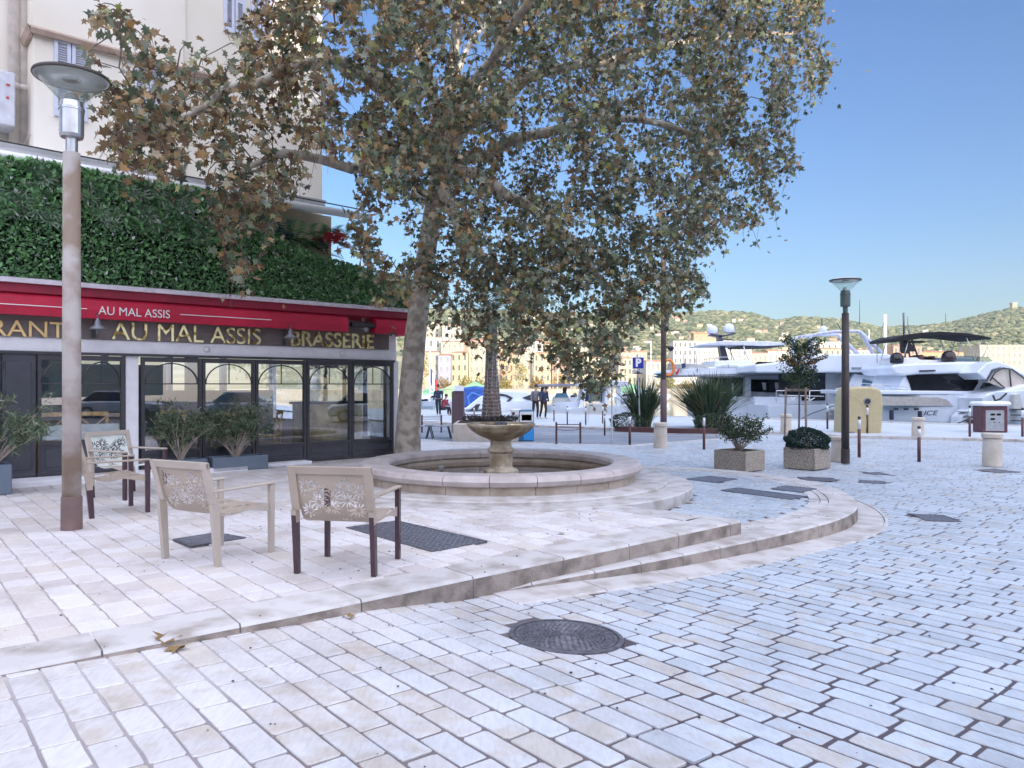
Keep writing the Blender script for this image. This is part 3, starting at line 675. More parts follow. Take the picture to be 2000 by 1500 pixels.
# ledge of the roof terrace (gutter band) and upper wall
gx = fx(725)
gxb = fx(640)
mb = MB(); along(XL, gxb, [(0.10,4.86),(0.10,4.95),(0.05,5.0),(0.3,5.02),(0.62,5.02),(0.62,4.86)], mb); mb.build('roof_ledge', white, cafe)
mb = MB(); mb.tube([(XL,0.02,4.80),(gx,0.02,4.80)], 0.075, 14); mb.build('awning_roller', white, cafe, True)
mb = MB(); mb.tube([(XL,0.0,5.035),(gx,0.0,4.93)], 0.012, 6); mb.build('cable', dark, cafe)
u1 = fx(632, 0.6); u0 = fx(66, 0.6); um = fx(362, 0.6)
mb = MB(); mb.box(u0, um, 0.6, 8.0, 3.05, 15); mb.box(um, u1, 0.66, 8.0, 3.05, 15); mb.box(XL-3, u0, 1.35, 8, 3.05, 15)
mb.build('upper_wall', m_cream, cafe)
# string course with returned corner, over the projecting shutter bay
zc = fz(85, 66, 0.5)
mb = MB(); along(u0-0.06, um+0.5, [(0.62,zc),(0.50,zc-0.02),(0.47,zc+0.05),(0.50,zc+0.09),(0.62,zc+0.11)], mb)
mb.prism([(u0-0.06,0.5,zc-0.02),(u0-0.06,1.34,zc-0.02),(u0-0.01,1.34,zc-0.02),(u0-0.01,0.62,zc-0.02)], [(u0-0.10,0.47,zc+0.09),(u0-0.10,1.34,zc+0.09),(u0-0.01,1.34,zc+0.09),(u0-0.01,0.62,zc+0.09)])
mb.build('string_course', M('tan_moulding', (0.40,0.30,0.24), 0.7), cafe)
m_shut = M('pale_blue_shutter', (0.60,0.64,0.76), 0.5, var=0.05)
def shutter(px0, px1, z0, z1, dy=0.6, leaves=2):
    xa, xb = fx(px0, dy), fx(px1, dy); so = None
    for k in range(leaves):
        a = xa+(xb-xa)*k/leaves+0.008; b = xa+(xb-xa)*(k+1)/leaves-0.008; mb = MB(); w = 0.05; zm = z0+(z1-z0)*0.42
        mb.box(a, a+w, dy-0.05, dy-0.003, z0, z1); mb.box(b-w, b, dy-0.05, dy-0.003, z0, z1)
        for z in (z0, zm, z1-0.08): mb.box(a+w, b-w, dy-0.05, dy-0.003, z, z+0.08)
        so = mb.build('shutter', m_shut, cafe)
        sl = MB(); z = z0+0.09
        while z < z1-0.10:
            if not (zm-0.03 < z < zm+0.08): sl.add([(a+w,dy-0.042,z),(b-w,dy-0.042,z),(b-w,dy-0.008,z+0.03),(a+w,dy-0.008,z+0.03),(a+w,dy-0.042,z-0.006),(b-w,dy-0.042,z-0.006)], [(0,1,2,3),(0,1,5,4)])
            z += 0.038
        sl.build('louvre', m_shut, so)
zs1 = fz(130, 76, 0.6)-0.02
shutter(104, 172, zs1-1.25, zs1)
zs2 = fz(270, 118, 0.6)
shutter(262, 318, zs2-1.25, zs2)
shutter(436, 478, fz(450,62,0.6)-0.0, fz(450,62,0.6)+1.4, 0.66); shutter(488, 530, fz(450,62,0.6)-0.0, fz(450,62,0.6)+1.4, 0.66)
mb = MB()
for i, px in enumerate((29, 47)):
    x = fx(px, 1.25); mb.tube([(x,1.25,4.9),(x,1.25,15)], 0.085, 12)
    for z in (6.2, 7.9, 8.6, 9.4, 11): mb.tube([(x,1.25,z),(x,1.25,z+0.09)], 0.105, 12)
mb.tube([(fx(54,1.15),1.2,5.3),(fx(62,1.1),0.95,5.45),(fx(70,.9),0.75,5.4),(fx(70,.9),0.72,5.05)], 0.07, 10)
mb.build('drain_pipe', M('cream_pipe', (0.66,0.60,0.54), 0.5), cafe, True)
mb = MB(); xa, xb = fx(-20,1.0), fx(27,1.0); zz = fz(10,250,1.0); mb.box(xa, xb, 0.85, 1.34, zz, zz+0.85, bev=0.02)
ac = mb.build('air_conditioner', M('grey_casing', (0.58,0.60,0.66), 0.5), cafe)
mb = MB(); mb.box(fx(12,0.84), fx(20,0.84), 0.838, 0.845, zz+0.62, zz+0.65); mb.box(fx(12,0.84), fx(18,0.84), 0.838, 0.845, zz+0.42, zz+0.45); mb.build('label_mark', M('red_mark', (0.55,0.05,0.05), 0.5), ac)
# green wall: backing and thousands of small leaves
def leafcard(V, Fc, p, a, b, l, w):
    base = len(V); V += [p-a*l*0.5, p+b*w*0.5+a*l*0.02, p+a*l*0.5, p-b*w*0.5+a*l*0.02]; Fc.append((base,base+1,base+2,base+3))
def rvec():
    while True:
        v = Vector((random.uniform(-1,1),random.uniform(-1,1),random.uniform(-1,1)))
        if 0.05 < v.length < 1: return v.normalized()
gw = thing('green_wall', 'dense green planted wall with small white flecks above the red awning', 'green wall', (AX,AY,0), CRZ)
def gtop(x):     # top of the planting, lower at its right end
    xa = fx(470); return 4.74 if x < xa else (4.74+(x-xa)/(fx(800)-xa)*(3.62-4.74) if True else 0)
xb_ = fx(798)
prof = [(XL,4.74),(fx(470),4.74),(fx(520),4.15),(fx(620),3.86),(xb_,3.62)]
def gtop(x): return float(np.interp(x, [a for a,_ in prof], [b for _,b in prof]))
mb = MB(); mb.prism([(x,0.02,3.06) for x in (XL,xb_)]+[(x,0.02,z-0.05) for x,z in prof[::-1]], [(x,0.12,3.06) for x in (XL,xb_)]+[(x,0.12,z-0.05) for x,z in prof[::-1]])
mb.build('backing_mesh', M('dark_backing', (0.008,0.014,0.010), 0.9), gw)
V = []; Fc = []
for _ in range(30000):
    x = random.uniform(XL, xb_); zt = gtop(x); z = random.uniform(3.02, zt+0.03)
    b = 0.10*(math.sin(x*3.1+z*5)+math.sin(x*7.3-z*4.1)+math.sin(z*9+x))*0.4
    upper = z > 3.95+0.1*math.sin(x*2)
    l = random.uniform(0.06,0.13)*(1.25 if upper else 0.8); d = rvec(); d.y = -abs(d.y); n = d.cross(rvec()).normalized()
    leafcard(V, Fc, Vector((x, -0.04-random.uniform(0,0.12)-abs(b)*0.5, z)), d, n, l, l*random.uniform(0.3,0.6))
obj('foliage', V, Fc, leafmat('hedge_leaves', [(0,(0.05,0.12,0.06)),(0.4,(0.12,0.28,0.11)),(0.75,(0.22,0.45,0.17)),(0.955,(0.18,0.34,0.16)),(0.975,(0.6,0.64,0.62)),(1,(0.7,0.7,0.72))], 0.2), gw)
V = []; Fc = []
for _ in range(120):
    x = random.uniform(XL, fx(470)); z = random.uniform(3.9, gtop(x)-0.05); c = Vector((x,-0.12,z))
    for k in range(12):
        a = 2*PI*k/12; d = Vector((math.cos(a), -0.5, math.sin(a))).normalized(); leafcard(V, Fc, c+d*0.09, d, d.cross(Vector((0,1,0.2))).normalized(), 0.17, 0.028)
obj('fern_tufts', V, Fc, leafmat('fern_leaves', [(0,(0.05,0.12,0.06)),(0.6,(0.15,0.26,0.15)),(0.9,(0.40,0.45,0.40)),(1,(0.2,0.10,0.09))], 0.2), gw)
# tropical plants on the roof terrace: arching pinnate fronds
def frond(V, Fc, base, d, L_, n=16, droop=0.5, lw=0.3, ww=0.03):
    side = d.cross(Vector((0,0,1))).normalized(); p = base.copy(); dd = d.copy()
    for k in range(n):
        p = p+dd*(L_/n); dd = (dd+Vector((0,0,-droop/n))).normalized(); w = lw*math.sin(PI*min(1,(k+1.5)/(n+1)))+0.02
        for s in (-1,1):
            q = (side*s*0.9+dd*0.5+Vector((0,0,-0.15))).normalized(); leafcard(V, Fc, p+q*w*0.5, q, dd, w, ww)
tp = thing('tropical_plants', 'tropical fronds, blue green fans and a red bloom on the roof above the awning', 'plants', (AX,AY,0), CRZ, None)
for nm, n, xr, zr, st, ll in (('green_fronds', 26, (fx(500),fx(690)), (3.95,4.3), [(0,(0.02,0.10,0.04)),(0.6,(0.06,0.22,0.06)),(1,(0.14,0.34,0.08))], 0.6),
                              ('blue_fronds', 16, (fx(525),fx(660)), (3.9,4.15), [(0,(0.01,0.03,0.05)),(1,(0.04,0.10,0.12))], 0.7),
                              ('red_bloom', 9, (fx(645),fx(668)), (4.15,4.25), [(0,(0.35,0.01,0.02)),(1,(0.55,0.03,0.05))], 0.38)):
    V = []; Fc = []
    for _ in range(n):
        a = random.uniform(0, 2*PI); frond(V, Fc, Vector((random.uniform(*xr), 0.15+random.uniform(-0.1,0.3), random.uniform(*zr))), Vector((math.cos(a),-abs(math.sin(a))*0.4,0.9)).normalized(), ll*random.uniform(0.7,1.1), 14, 1.5, 0.22, 0.028)
    obj(nm, V, Fc, leafmat(nm+'_leaf', st, 0.3), tp)
mb = MB(); mb.box(fx(490,.4), fx(640,.5), 0.35, 0.5, 3.05, 4.78); mb.build('terrace_screen', M('pale_green_screen', (0.45,0.48,0.32), 0.7, c2=(0.60,0.48,0.34), scale=1.5), cafe)

# ---------------------------------------------------------------- cafe interior furniture
m_wood = M('honey_wood', (0.80,0.52,0.22), 0.4, var=0.2, scale=8)
def cross_chair():
    t = thing('cafe_chair', 'x', 'chair', (0,0,0)); t.parent = None
    mb = MB()
    for sx in (-0.2,0.2): mb.tube([(sx,-0.2,0),(sx,-0.19,0.45),(sx*1.02,-0.24,0.92)], 0.017, 6); mb.tube([(sx,0.2,0),(sx,0.2,0.45)], 0.017, 6)
    mb.tube([(-0.2,-0.2,0.2),(0.2,-0.2,0.2)],0.012,6); mb.build('legs', m_wood, t)
    mb = MB(); mb.box(-0.22,0.22,-0.21,0.22,0.44,0.475,bev=0.015); mb.build('seat', m_wood, t)
    mb = MB(); mb.tube([(-0.2,-0.195,0.5),(0.2,-0.235,0.86)],0.012,6); mb.tube([(0.2,-0.195,0.5),(-0.2,-0.235,0.86)],0.012,6); mb.box(-0.21,0.21,-0.255,-0.225,0.86,0.93,bev=0.01); mb.tube([(-0.2,-0.19,0.5),(0.2,-0.19,0.5)],0.012,6); mb.build('cross_back', m_wood, t)
    return t
def cplace(t, lx, ly, rz, z=0.03):
    t.location = (AX+ex*lx-ey*ly, AY+ey*lx+ex*ly, z); t.rotation_euler = (0,0,rz+CRZ)
cc = cross_chair()
spots = [(fx(92,.4),0.4,0.1,'leftmost cross-back wooden chair, seen through the shop window at the left planter'),
         (fx(178,.4),0.4,-0.1,'cross-back wooden chair behind the shop window just right of the lamp post'),
         (fx(325,.4),0.4,0.15,'cross-back wooden chair inside the first folding window after the white pillar'),
         (fx(372,.7),0.9,1.5,'turned cross-back wooden chair at the edge of the first folding window'),
         (fx(428,.4),0.4,0.0,'cross-back wooden chair inside the second folding window'),
         (fx(478,1.3),1.3,2.6,'set-back wooden chair inside the second folding window'),
         (fx(522,.7),0.7,0.9,'cross-back wooden chair inside the third folding window'),
         (fx(215,1.5),1.5,0.3,'set-back wooden chair in the right half of the shop window')]
for i, (x, y, rz, l) in enumerate(spots):
    c = cc if i == 0 else copy_tree(cc); cplace(c, x, y, rz, 0.03 if i > 2 else 0.10); tag(c, l, 'chair', 'cross-back chairs inside the cafe')
def table0():
    t = thing('cafe_table', 'x', 'table'); mb = MB(); mb.box(-0.35,0.35,-0.35,0.35,0.72,0.75,bev=0.01); mb.build('tabletop', m_wood, t)
    mb = MB(); mb.tube([(0,0,0.02),(0,0,0.72)],0.03,8); mb.box(-0.22,0.22,-0.03,0.03,0,0.025); mb.box(-0.03,0.03,-0.22,0.22,0.027,0.04); mb.build('pedestal_leg', dark, t); return t
tb = table0()
for i, (x, y, l) in enumerate(((fx(130,1.2),1.2,'wooden cafe table behind the shop window'),(fx(350,1.4),1.4,'wooden cafe table behind the first folding window'),(fx(470,0.9),0.9,'wooden cafe table behind the second folding window'))):
    c = tb if i == 0 else copy_tree(tb); cplace(c, x, y, 0); tag(c, l, 'table', 'tables inside the cafe')
ct = thing('service_counter', 'gold glinting bar counter behind the right folding windows', 'counter', (AX,AY,0), CRZ)
mb = MB(); mb.box(fx(604,.6), min(-0.15,fx(745,1.0)), 0.9, 1.35, 0.03, 1.06); mb.build('front', M('gold_leaf_panel', (0.32,0.22,0.06), 0.35, 0.7, c2=(0.80,0.66,0.28), scale=3, det=7, th=(0.35,0.6), bump=0.3, bscale=12), ct)
mb = MB(); mb.box(fx(600,.6), min(-0.1,fx(750,1.0)), 0.86, 1.4, 1.06, 1.11); mb.build('top', dark, ct)
# ---------------------------------------------------------------- plane tree
OUT = [(600,-420),(540,-60),(470,20),(440,70),(500,120),(420,112),(340,78),(230,12),(175,8),(190,40),(290,95),(240,150),(170,95),(165,150),(200,300),(265,330),(330,350),(400,345),(440,520),(470,545),(520,500),(560,400),(640,330),(690,480),(740,560),(700,600),(770,600),(800,560),(850,560),(850,610),(900,650),(900,690),(1020,690),(1060,640),(1080,720),(1150,765),(1215,735),(1200,690),(1260,640),(1330,590),(1350,610),(1390,570),(1360,500),(1425,485),(1400,440),(1500,440),(1525,400),(1490,350),(1562,330),(1545,250),(1600,190),(1645,90),(1600,60),(1630,-100),(1500,-500),(1200,-700),(900,-700)]
HOLES = [((650,350),55),((690,200),28),((665,150),18),((720,30),26),((770,470),40),((1470,180),22),((780,90),16),((620,300),18),((1250,300),16),((1000,250),14),((1100,330),14),((950,120),12),((1340,160),14)]
plane_tree = thing('plane_tree', 'big plane tree with mottled leaning trunk and browning leaves behind the fountain', 'tree', (-2.15,14.9,0))
TB = Vector((-2.15,14.9,0))
m_bark = M('mottled_plane_bark', (0.30,0.26,0.21), 0.85, c2=(0.52,0.48,0.41), scale=5, bump=0.5, bscale=14, th=(0.42,0.58), det=5)
mb = MB(); tp_ = [Vector(at(*p)) for p in ((795,893,14.9),(797,840,14.9),(802,760,14.8),(812,650,14.7),(825,550,14.6),(838,460,14.5),(850,380,14.4),(858,310,14.3))]
tp_[0].z = -0.4; tp_ = [p-TB for p in tp_]
rr = [0.30,0.245,0.225,0.21,0.195,0.18,0.165,0.15]; mb.tube(tp_, rr, 18); mb.build('trunk', m_bark, plane_tree, True)
fork = Vector(at(855,325,14.35))
limb_px = [
 [(800,230,13.4),(735,165,12.6),(640,118,11.6),(520,150,10.6),(400,200,9.8),(290,270,9.2)],
 [(845,180,14),(800,60,13.6),(720,-20,13.2),(600,-150,12.6)],
 [(880,150,14),(900,-60,13.8),(930,-350,13.6)],
 [(930,230,13.8),(1060,140,13.4),(1230,110,13.3),(1420,70,13.8),(1560,60,14.4)],
 [(950,300,13.4),(1080,250,12.8),(1250,230,12.8),(1400,280,13.2)],
 [(930,340,13.2),(1020,400,12.2),(1130,480,11.8),(1200,580,11.9)],
 [(900,220,12.6),(980,80,10.8),(1080,-60,9.6)],
 [(860,260,15.6),(900,120,17.4),(1000,-20,18.6)],
 [(780,290,13.2),(690,330,12.0),(560,300,11.0),(470,340,10.4)],
 [(1000,60,14.6),(1180,-80,15.2),(1380,-200,15.6)],
 [(890,430,12.8),(960,520,12.0),(1010,600,11.9)]]
mb = MB(); nodes = []
for lp in limb_px:
    pts = [fork]+[Vector(at(*p)) for p in lp]; fine = []
    for i in range(len(pts)-1):
        a = pts[max(i-1,0)]; b = pts[i]; c = pts[i+1]; d = pts[min(i+2,len(pts)-1)]
        for k in range(4):
            t = k/4; fine.append(0.5*((2*b)+(c-a)*t+(2*a-5*b+4*c-d)*t*t+(-a+3*b-3*c+d)*t**3))
    fine.append(pts[-1]); n = len(fine)
    for i in range(1, n): fine[i] = fine[i]+rvec()*0.05
    mb.tube([p-TB for p in fine], [0.115*(1-i/n)**0.8+0.018 for i in range(n)], 8); nodes += fine[2:]
mb.build('branches', m_bark, plane_tree, True)
# foliage clumps
fac_bad = lambda p: (lambda l: l[1] > -0.35 and l[0] < 0.6)(to_local(p.x, p.y))
clumps = []; tries = 0
def okpx(px, py): return inside(OUT, px, py) and not any(math.hypot(px-c[0], py-c[1]) < r*1.15 for c, r in HOLES)
while len(clumps) < 1850 and tries < 60000:
    tries += 1; px = random.uniform(150,1660); py = random.uniform(-700,770)
    if py < -80 and random.random() < 0.55: continue
    if px < 620 and random.random() < 0.35: continue
    if not okpx(px, py): continue
    Yc = float(np.interp(px, [150,500,900,1250,1650],[9.3,10.8,13.0,12.8,14.2])); dep = 3.3*math.sqrt(max(0.06, 1-((px-900)/760)**2))
    if px < 620: dep = 1.4
    if py > 430: dep = min(dep, 1.5); Yc = float(np.interp(px,[150,900,1300],[9.6,11.8,12.4]))
    Y = random.uniform(Yc-dep, Yc+dep); p = Vector(at(px, py, Y))
    if fac_bad(p) or p.z > 12.5: continue
    if px > 820 and px < 1000 and py > 560 and random.random() < 0.55: continue
    clumps.append((p, px, py))
nodes_np = np.array([tuple(n) for n in nodes])
V = []; Fc = []; tw = MB(); TWN = 0
LF = [(0,0),(0.10,0.22),(0.33,0.16),(0.25,0.42),(0.52,0.55),(0.27,0.62),(0.14,0.66),(0,1.0),(-0.14,0.66),(-0.27,0.62),(-0.52,0.55),(-0.25,0.42),(-0.33,0.16),(-0.10,0.22)]
LV = {0:[[],[]],1:[[],[]]}
def leaf(p, d, n, s, tgt):
    V, Fc = tgt; d = d.normalized(); sd = d.cross(n)
    if sd.length < 1e-3: return
    sd.normalize(); nn = sd.cross(d); base = len(V); cup = random.uniform(-0.35,0.35)
    V.append(p+d*s*0.42)
    for (a, b) in LF: V.append(p+sd*a*s+d*b*s+nn*(cup*abs(a)*s))
    k = len(LF)
    for j in range(k): Fc.append((base, base+1+j, base+1+(j+1)%k))
cn = np.array([tuple(c[0]) for c in clumps]); dmin = np.array([((nodes_np-p)**2).sum(1).min() for p in cn]); order = np.argsort(dmin)
pool = list(map(tuple, nodes_np)); pool_np = np.array(pool)
for _ci, oi in enumerate(order):
    c, px, py = clumps[oi]
    if _ci % 12 == 0: pool_np = np.array(pool)
    dd = ((pool_np-np.array(tuple(c)))**2).sum(1); nd = Vector(pool_np[int(dd.argmin())]); D = (c-nd).length
    up = Vector((0,0,min(0.5,0.20*D))); q1 = nd.lerp(c,0.4)+up+rvec()*0.10*D; q2 = nd.lerp(c,0.8)+up*0.6+rvec()*0.07*D
    pool += [tuple(q1), tuple(q2), tuple(c)]
    drop = random.uniform(0.15,0.6); end = c+Vector((random.uniform(-.15,.15),random.uniform(-.15,.15),-drop))
    tw.tube([nd-TB, q1-TB, q2-TB, c-TB, end-TB], [0.010,0.008,0.006,0.004,0.002], 4, cap=False)
    dens = 1.0
    nl = int(random.gauss(36, 13)*dens)
    if py < -80: nl = int(nl*0.8)
    left = px < 650
    if left: nl = int(nl*0.60)
    sm_ = float(np.interp(px, [300,700,1000,1600],[1.0,0.86,0.76,0.70]))
    for _ in range(max(3, nl)):
        t = random.random(); b = (q2.lerp(c, t*2) if t < 0.5 else c.lerp(end, t*2-1)); off = rvec()*abs(random.gauss(0,0.21)); off.z *= 0.8
        p = b+off
        u_, v_ = CX+p.x/p.y*F, CY-(p.z-H)/p.y*F
        if not inside(OUT, u_, v_) and random.random() < 0.75: continue
        if any(math.hypot(u_-hc[0], v_-hc[1]) < hr*0.8 for hc, hr in HOLES): continue
        d = Vector((random.uniform(-1,1),random.uniform(-1,1),random.uniform(-1.3,0.25))); n = rvec()
        brown = (random.random() < (0.62 if left else (0.30 if px > 1000 else 0.38))); leaf(p-TB, d, n, random.uniform(0.08,0.19)*sm_, LV[1 if brown else 0])
tw.build('twigs', M('twig_bark', (0.12,0.10,0.085), 0.9, var=0.2), plane_tree)
obj('green_leaves', LV[0][0], LV[0][1], leafmat('plane_leaf_green', [(0,(0.054,0.074,0.051)),(0.3,(0.115,0.149,0.088)),(0.6,(0.189,0.230,0.149)),(0.8,(0.324,0.338,0.270)),(0.92,(0.324,0.365,0.095)),(1,(0.486,0.459,0.351))], 0.25), plane_tree)
obj('brown_leaves', LV[1][0], LV[1][1], leafmat('plane_leaf_brown', [(0,(0.10,0.055,0.035)),(0.35,(0.21,0.14,0.075)),(0.6,(0.34,0.24,0.11)),(0.8,(0.35,0.29,0.19)),(1,(0.44,0.25,0.09))], 0.3), plane_tree)
mb = MB()
for _ in range(90):
    c, px, py = random.choice(clumps); p = c+rvec()*0.3+Vector((0,0,-0.35)); 
    if fac_bad(p): continue
    mb.lathe([(0.0,0.014),(0.013,0.007),(0.013,-0.007),(0.0,-0.014)], 6, tuple(p-TB), close=False); mb.tube([p-TB+Vector((0,0,0.012)), p-TB+Vector((0.01,0,0.16))], 0.0015, 3, cap=False)
mb.build('seed_balls', M('seed_ball', (0.05,0.035,0.025), 0.9), plane_tree)

# fallen leaves, each a thing
for i, (px, py, z, s, l) in enumerate(((318,1268,None,0.15,'yellow brown leaf against the kerb, leftmost of the fallen leaves'),(820,1173,None,0.10,'brown leaf against the kerb near the middle of the terrace edge'),(687,1211,None,0.08,'small dry leaf on the street below the right chair'),(1105,1044,0,0.09,'curled brown leaf on the terrace right of the checkered plate'),(948,1150,None,0.07,'small dry leaf where the lower step begins'),(1218,942,PZ,0.08,'dry leaf beside the fountain rim'))):
    if z is None: z = plane_fit_z((px,py))
    g = gz(px, py, z); vv = [[],[]]
    for k in range(2 if i == 0 else 1): leaf(Vector((0,0,0.012+0.01*k)), Vector((math.cos(i+k*1.8),math.sin(i+k*1.8),0.15)), Vector((0.2,0.1,1)), s*1.1, vv)
    o = obj('fallen_leaf', vv[0], vv[1], leafmat('fallen_leaf_%d'%i, [(0,(0.16,0.10,0.05)),(1,(0.30,0.20,0.07))], 0.1)); o.location = g
    for v in o.data.vertices: v.co.z += 0.05*abs(v.co.x)*math.sin(v.co.x*60)
    tag(o, l, 'leaf', 'fallen leaves on the paving')
V = []; Fc = []
for _ in range(420):
    x = random.uniform(-4,6); y = random.uniform(2.4,12)
    if inside(TERR,x,y): z = 0.004
    elif inside(PLAT,x,y): z = PZ+0.004
    else: z = street_z(x,y)+0.004
    if not visible(x,y) or math.hypot(x-FC[0],y-FC[1]) < 2.4: continue
    s = random.uniform(0.003,0.011); a = random.uniform(0,PI); base = len(V)
    for k in range(5): V.append((x+s*math.cos(a+k*1.256)*random.uniform(.6,1.4), y+s*math.sin(a+k*1.256)*random.uniform(.6,1.4), z))
    V.append((x,y,z+s*0.6)); Fc += [(base+k, base+(k+1)%5, base+5) for k in range(5)]
tag(obj('litter', V, Fc, M('dark_debris', (0.035,0.025,0.02), 0.9)), 'tiny dark seeds and crumbs scattered over the paving', 'litter', None, 'stuff')

# ---------------------------------------------------------------- street lamps
m_pole1 = M('weathered_pole_paint', (0.25,0.185,0.135), 0.6, c2=(0.42,0.385,0.36), scale=2.2, bump=0.25, bscale=12, det=8, th=(0.42,0.56))
m_pole2 = M('dark_brown_pole', (0.03,0.022,0.024), 0.5, c2=(0.055,0.04,0.035), scale=3)
m_lampglass = glassmat('lamp_glass', (0.95,0.98,0.96), 0.6, 0.2, 0.09)
def street_lamp(loc, label, mpole, mbase, ztop, S=1.0, lean=0.0, group='street lamps with a glass cone and flat disc', polished=True):
    t = thing('street_lamp', label, 'street lamp', loc, group=group); z1 = ztop
    mb = MB(); mb.lathe([(0.098,0),(0.098,0.005),(0.096,0.33),(0.088,0.335)], 20); mb.build('base_sleeve', mbase, t, False)
    mb = MB(); mb.tube([(0,0,0.3),(0,0,1.6),(0,0,z1-0.15)], [0.087,0.084,0.078], 20); mb.build('pole', mpole, t, True)
    mb = MB(); mb.lathe([(0.055,z1-0.16),(0.055,z1-0.0),(0.10,z1),(0.11,z1+0.03),(0.11,z1+0.27),(0.117,z1+0.275),(0.117,z1+0.30),(0.105,z1+0.305),(0.10,z1+0.36),(0.09,z1+0.37)], 24); mb.build('collar', steel if polished else M('green_grey_collar', (0.10,0.14,0.13), 0.4, 0.3), t)
    mb = MB(); mb.lathe([(0.10,z1+0.36),(0.325,z1+0.60),(0.32,z1+0.60),(0.095,z1+0.365)], 32, close=False); mb.build('glass_cone', m_lampglass, t, True)
    mb = MB(); mb.lathe([(0.0,z1+0.60),(0.29,z1+0.60),(0.335,z1+0.595),(0.34,z1+0.615),(0.25,z1+0.65),(0.0,z1+0.67)], 32, close=False); mb.build('disc', M('grey_lamp_disc', (0.66,0.68,0.68), 0.35, var=0.1, scale=4), t)
    mb = MB(); mb.lathe([(0.338,z1+0.587),(0.348,z1+0.60),(0.345,z1+0.62),(0.335,z1+0.62)], 40, close=False); mb.build('disc_edge', M('dark_bronze_edge', (0.05,0.04,0.035), 0.4), t)
    mb = MB(); mb.lathe([(0.0,z1+0.37),(0.07,z1+0.37),(0.05,z1+0.44),(0.0,z1+0.45)], 16, close=False); mb.box(-0.07,0.07,-0.05,0.05,z1+0.57,z1+0.599); mb.build('bulb_housing', steel, t)
    return t
b = gz(140,1034,0)
street_lamp(b, 'tall weathered street lamp with a glass cone, standing on the terrace at the left', m_pole1, M('brown_sleeve', (0.17,0.11,0.10), 0.55, var=0.12), 3.93)
b = gz(1651,905,-0.35)
street_lamp(b, 'dark street lamp with a flat disc beside the round shrub planter, boats behind', m_pole2, m_pole2, 3.60, polished=False)
b = gz(1296,862,GZ)
t = thing('camera_pole', 'tall brown pole behind a stone bollard, its top hidden in the plane tree leaves', 'pole', b)
mb = MB(); mb.tube([(0,0,0),(0,0,2.0)], 0.105, 16); mb.build('lower_sleeve', M('purple_brown_sleeve', (0.12,0.075,0.08), 0.5), t, True)
mb = MB(); mb.tube([(0,0,2.0),(0,0,6.2)], 0.088, 16); mb.build('pole', M('brown_pole', (0.13,0.095,0.08), 0.5, var=0.2), t, True)
mb = MB(); mb.tube([(0,0,3.05),(0.16,-0.05,3.05)], 0.03, 8); mb.lathe([(0.0,-0.12),(0.08,-0.08),(0.11,0.0),(0.07,0.05),(0,0.06)], 14, (0.22,-0.07,3.02), close=False); mb.build('dome_camera', dark, t)
mb = MB(); mb.box(0.09,0.17,-0.05,0.05,3.9,4.15); mb.tube([(0.09,0,3.6),(0.5,0,3.58)],0.02,6); mb.build('bracket', brownmetal, t)
# P sign
b = gz(1250,838,GZ+0.09); t = thing('parking_sign', 'blue square sign with a white P on a thin grey pole', 'sign', b)
mb = MB(); mb.tube([(0,0,0),(-0.1,0,2.95)], 0.028, 8); mb.build('pole', M('galvanised', (0.42,0.45,0.48), 0.4, 0.5), t)
K = b[1]/F
zc_ = H+(CY-709)*K-b[2]; xc = (1246-CX)*K-b[0]
mb = MB(); mb.box(xc-0.235,xc+0.235,-0.06,-0.035,zc_-0.235,zc_+0.235,bev=0.01); mb.build('white_edge', white, t)
mb = MB(); mb.box(xc-0.215,xc+0.215,-0.066,-0.058,zc_-0.215,zc_+0.215,bev=0.003); mb.build('panel', M('sign_blue', (0.02,0.03,0.30), 0.4), t)
text_obj('letter_p', 'P', 0.42, white, t, (xc, -0.072, zc_), (PI/2,0,0), 0.006, bold=0.02)
mb = MB(); mb.box(xc-0.235,xc+0.235,-0.06,-0.04,zc_-0.43,zc_-0.27,bev=0.01); mb.build('lower_plate', M('grey_plate', (0.5,0.5,0.52), 0.5), t)
mb = MB(); mb.lathe([(0,0.0),(0.06,0.01),(0.06,0.05),(0,0.06)],10,(xc,-0.068,zc_-0.38),close=False); mb.box(xc-0.16,xc+0.16,-0.066,-0.061,zc_-0.42,zc_-0.385); mb.build('pictogram', dark, t)
b = gz(1195,867,GZ); t = thing('sign_pole', 'thin pale sign pole with its grey sign seen from behind under the leaves', 'sign', b)
mb = MB(); mb.tube([(0,0,0),(0.0,0,2.85)], 0.026, 8); mb.build('pole', M('pale_pole', (0.55,0.58,0.62), 0.4, 0.3), t)
mb = MB(); mb.box(-0.08,0.17,0.03,0.05,2.25,2.72,bev=0.01); mb.box(-0.06,0.15,0.005,0.03,2.4,2.43); mb.build('panel', M('sign_back', (0.40,0.44,0.50), 0.4, 0.4), t)

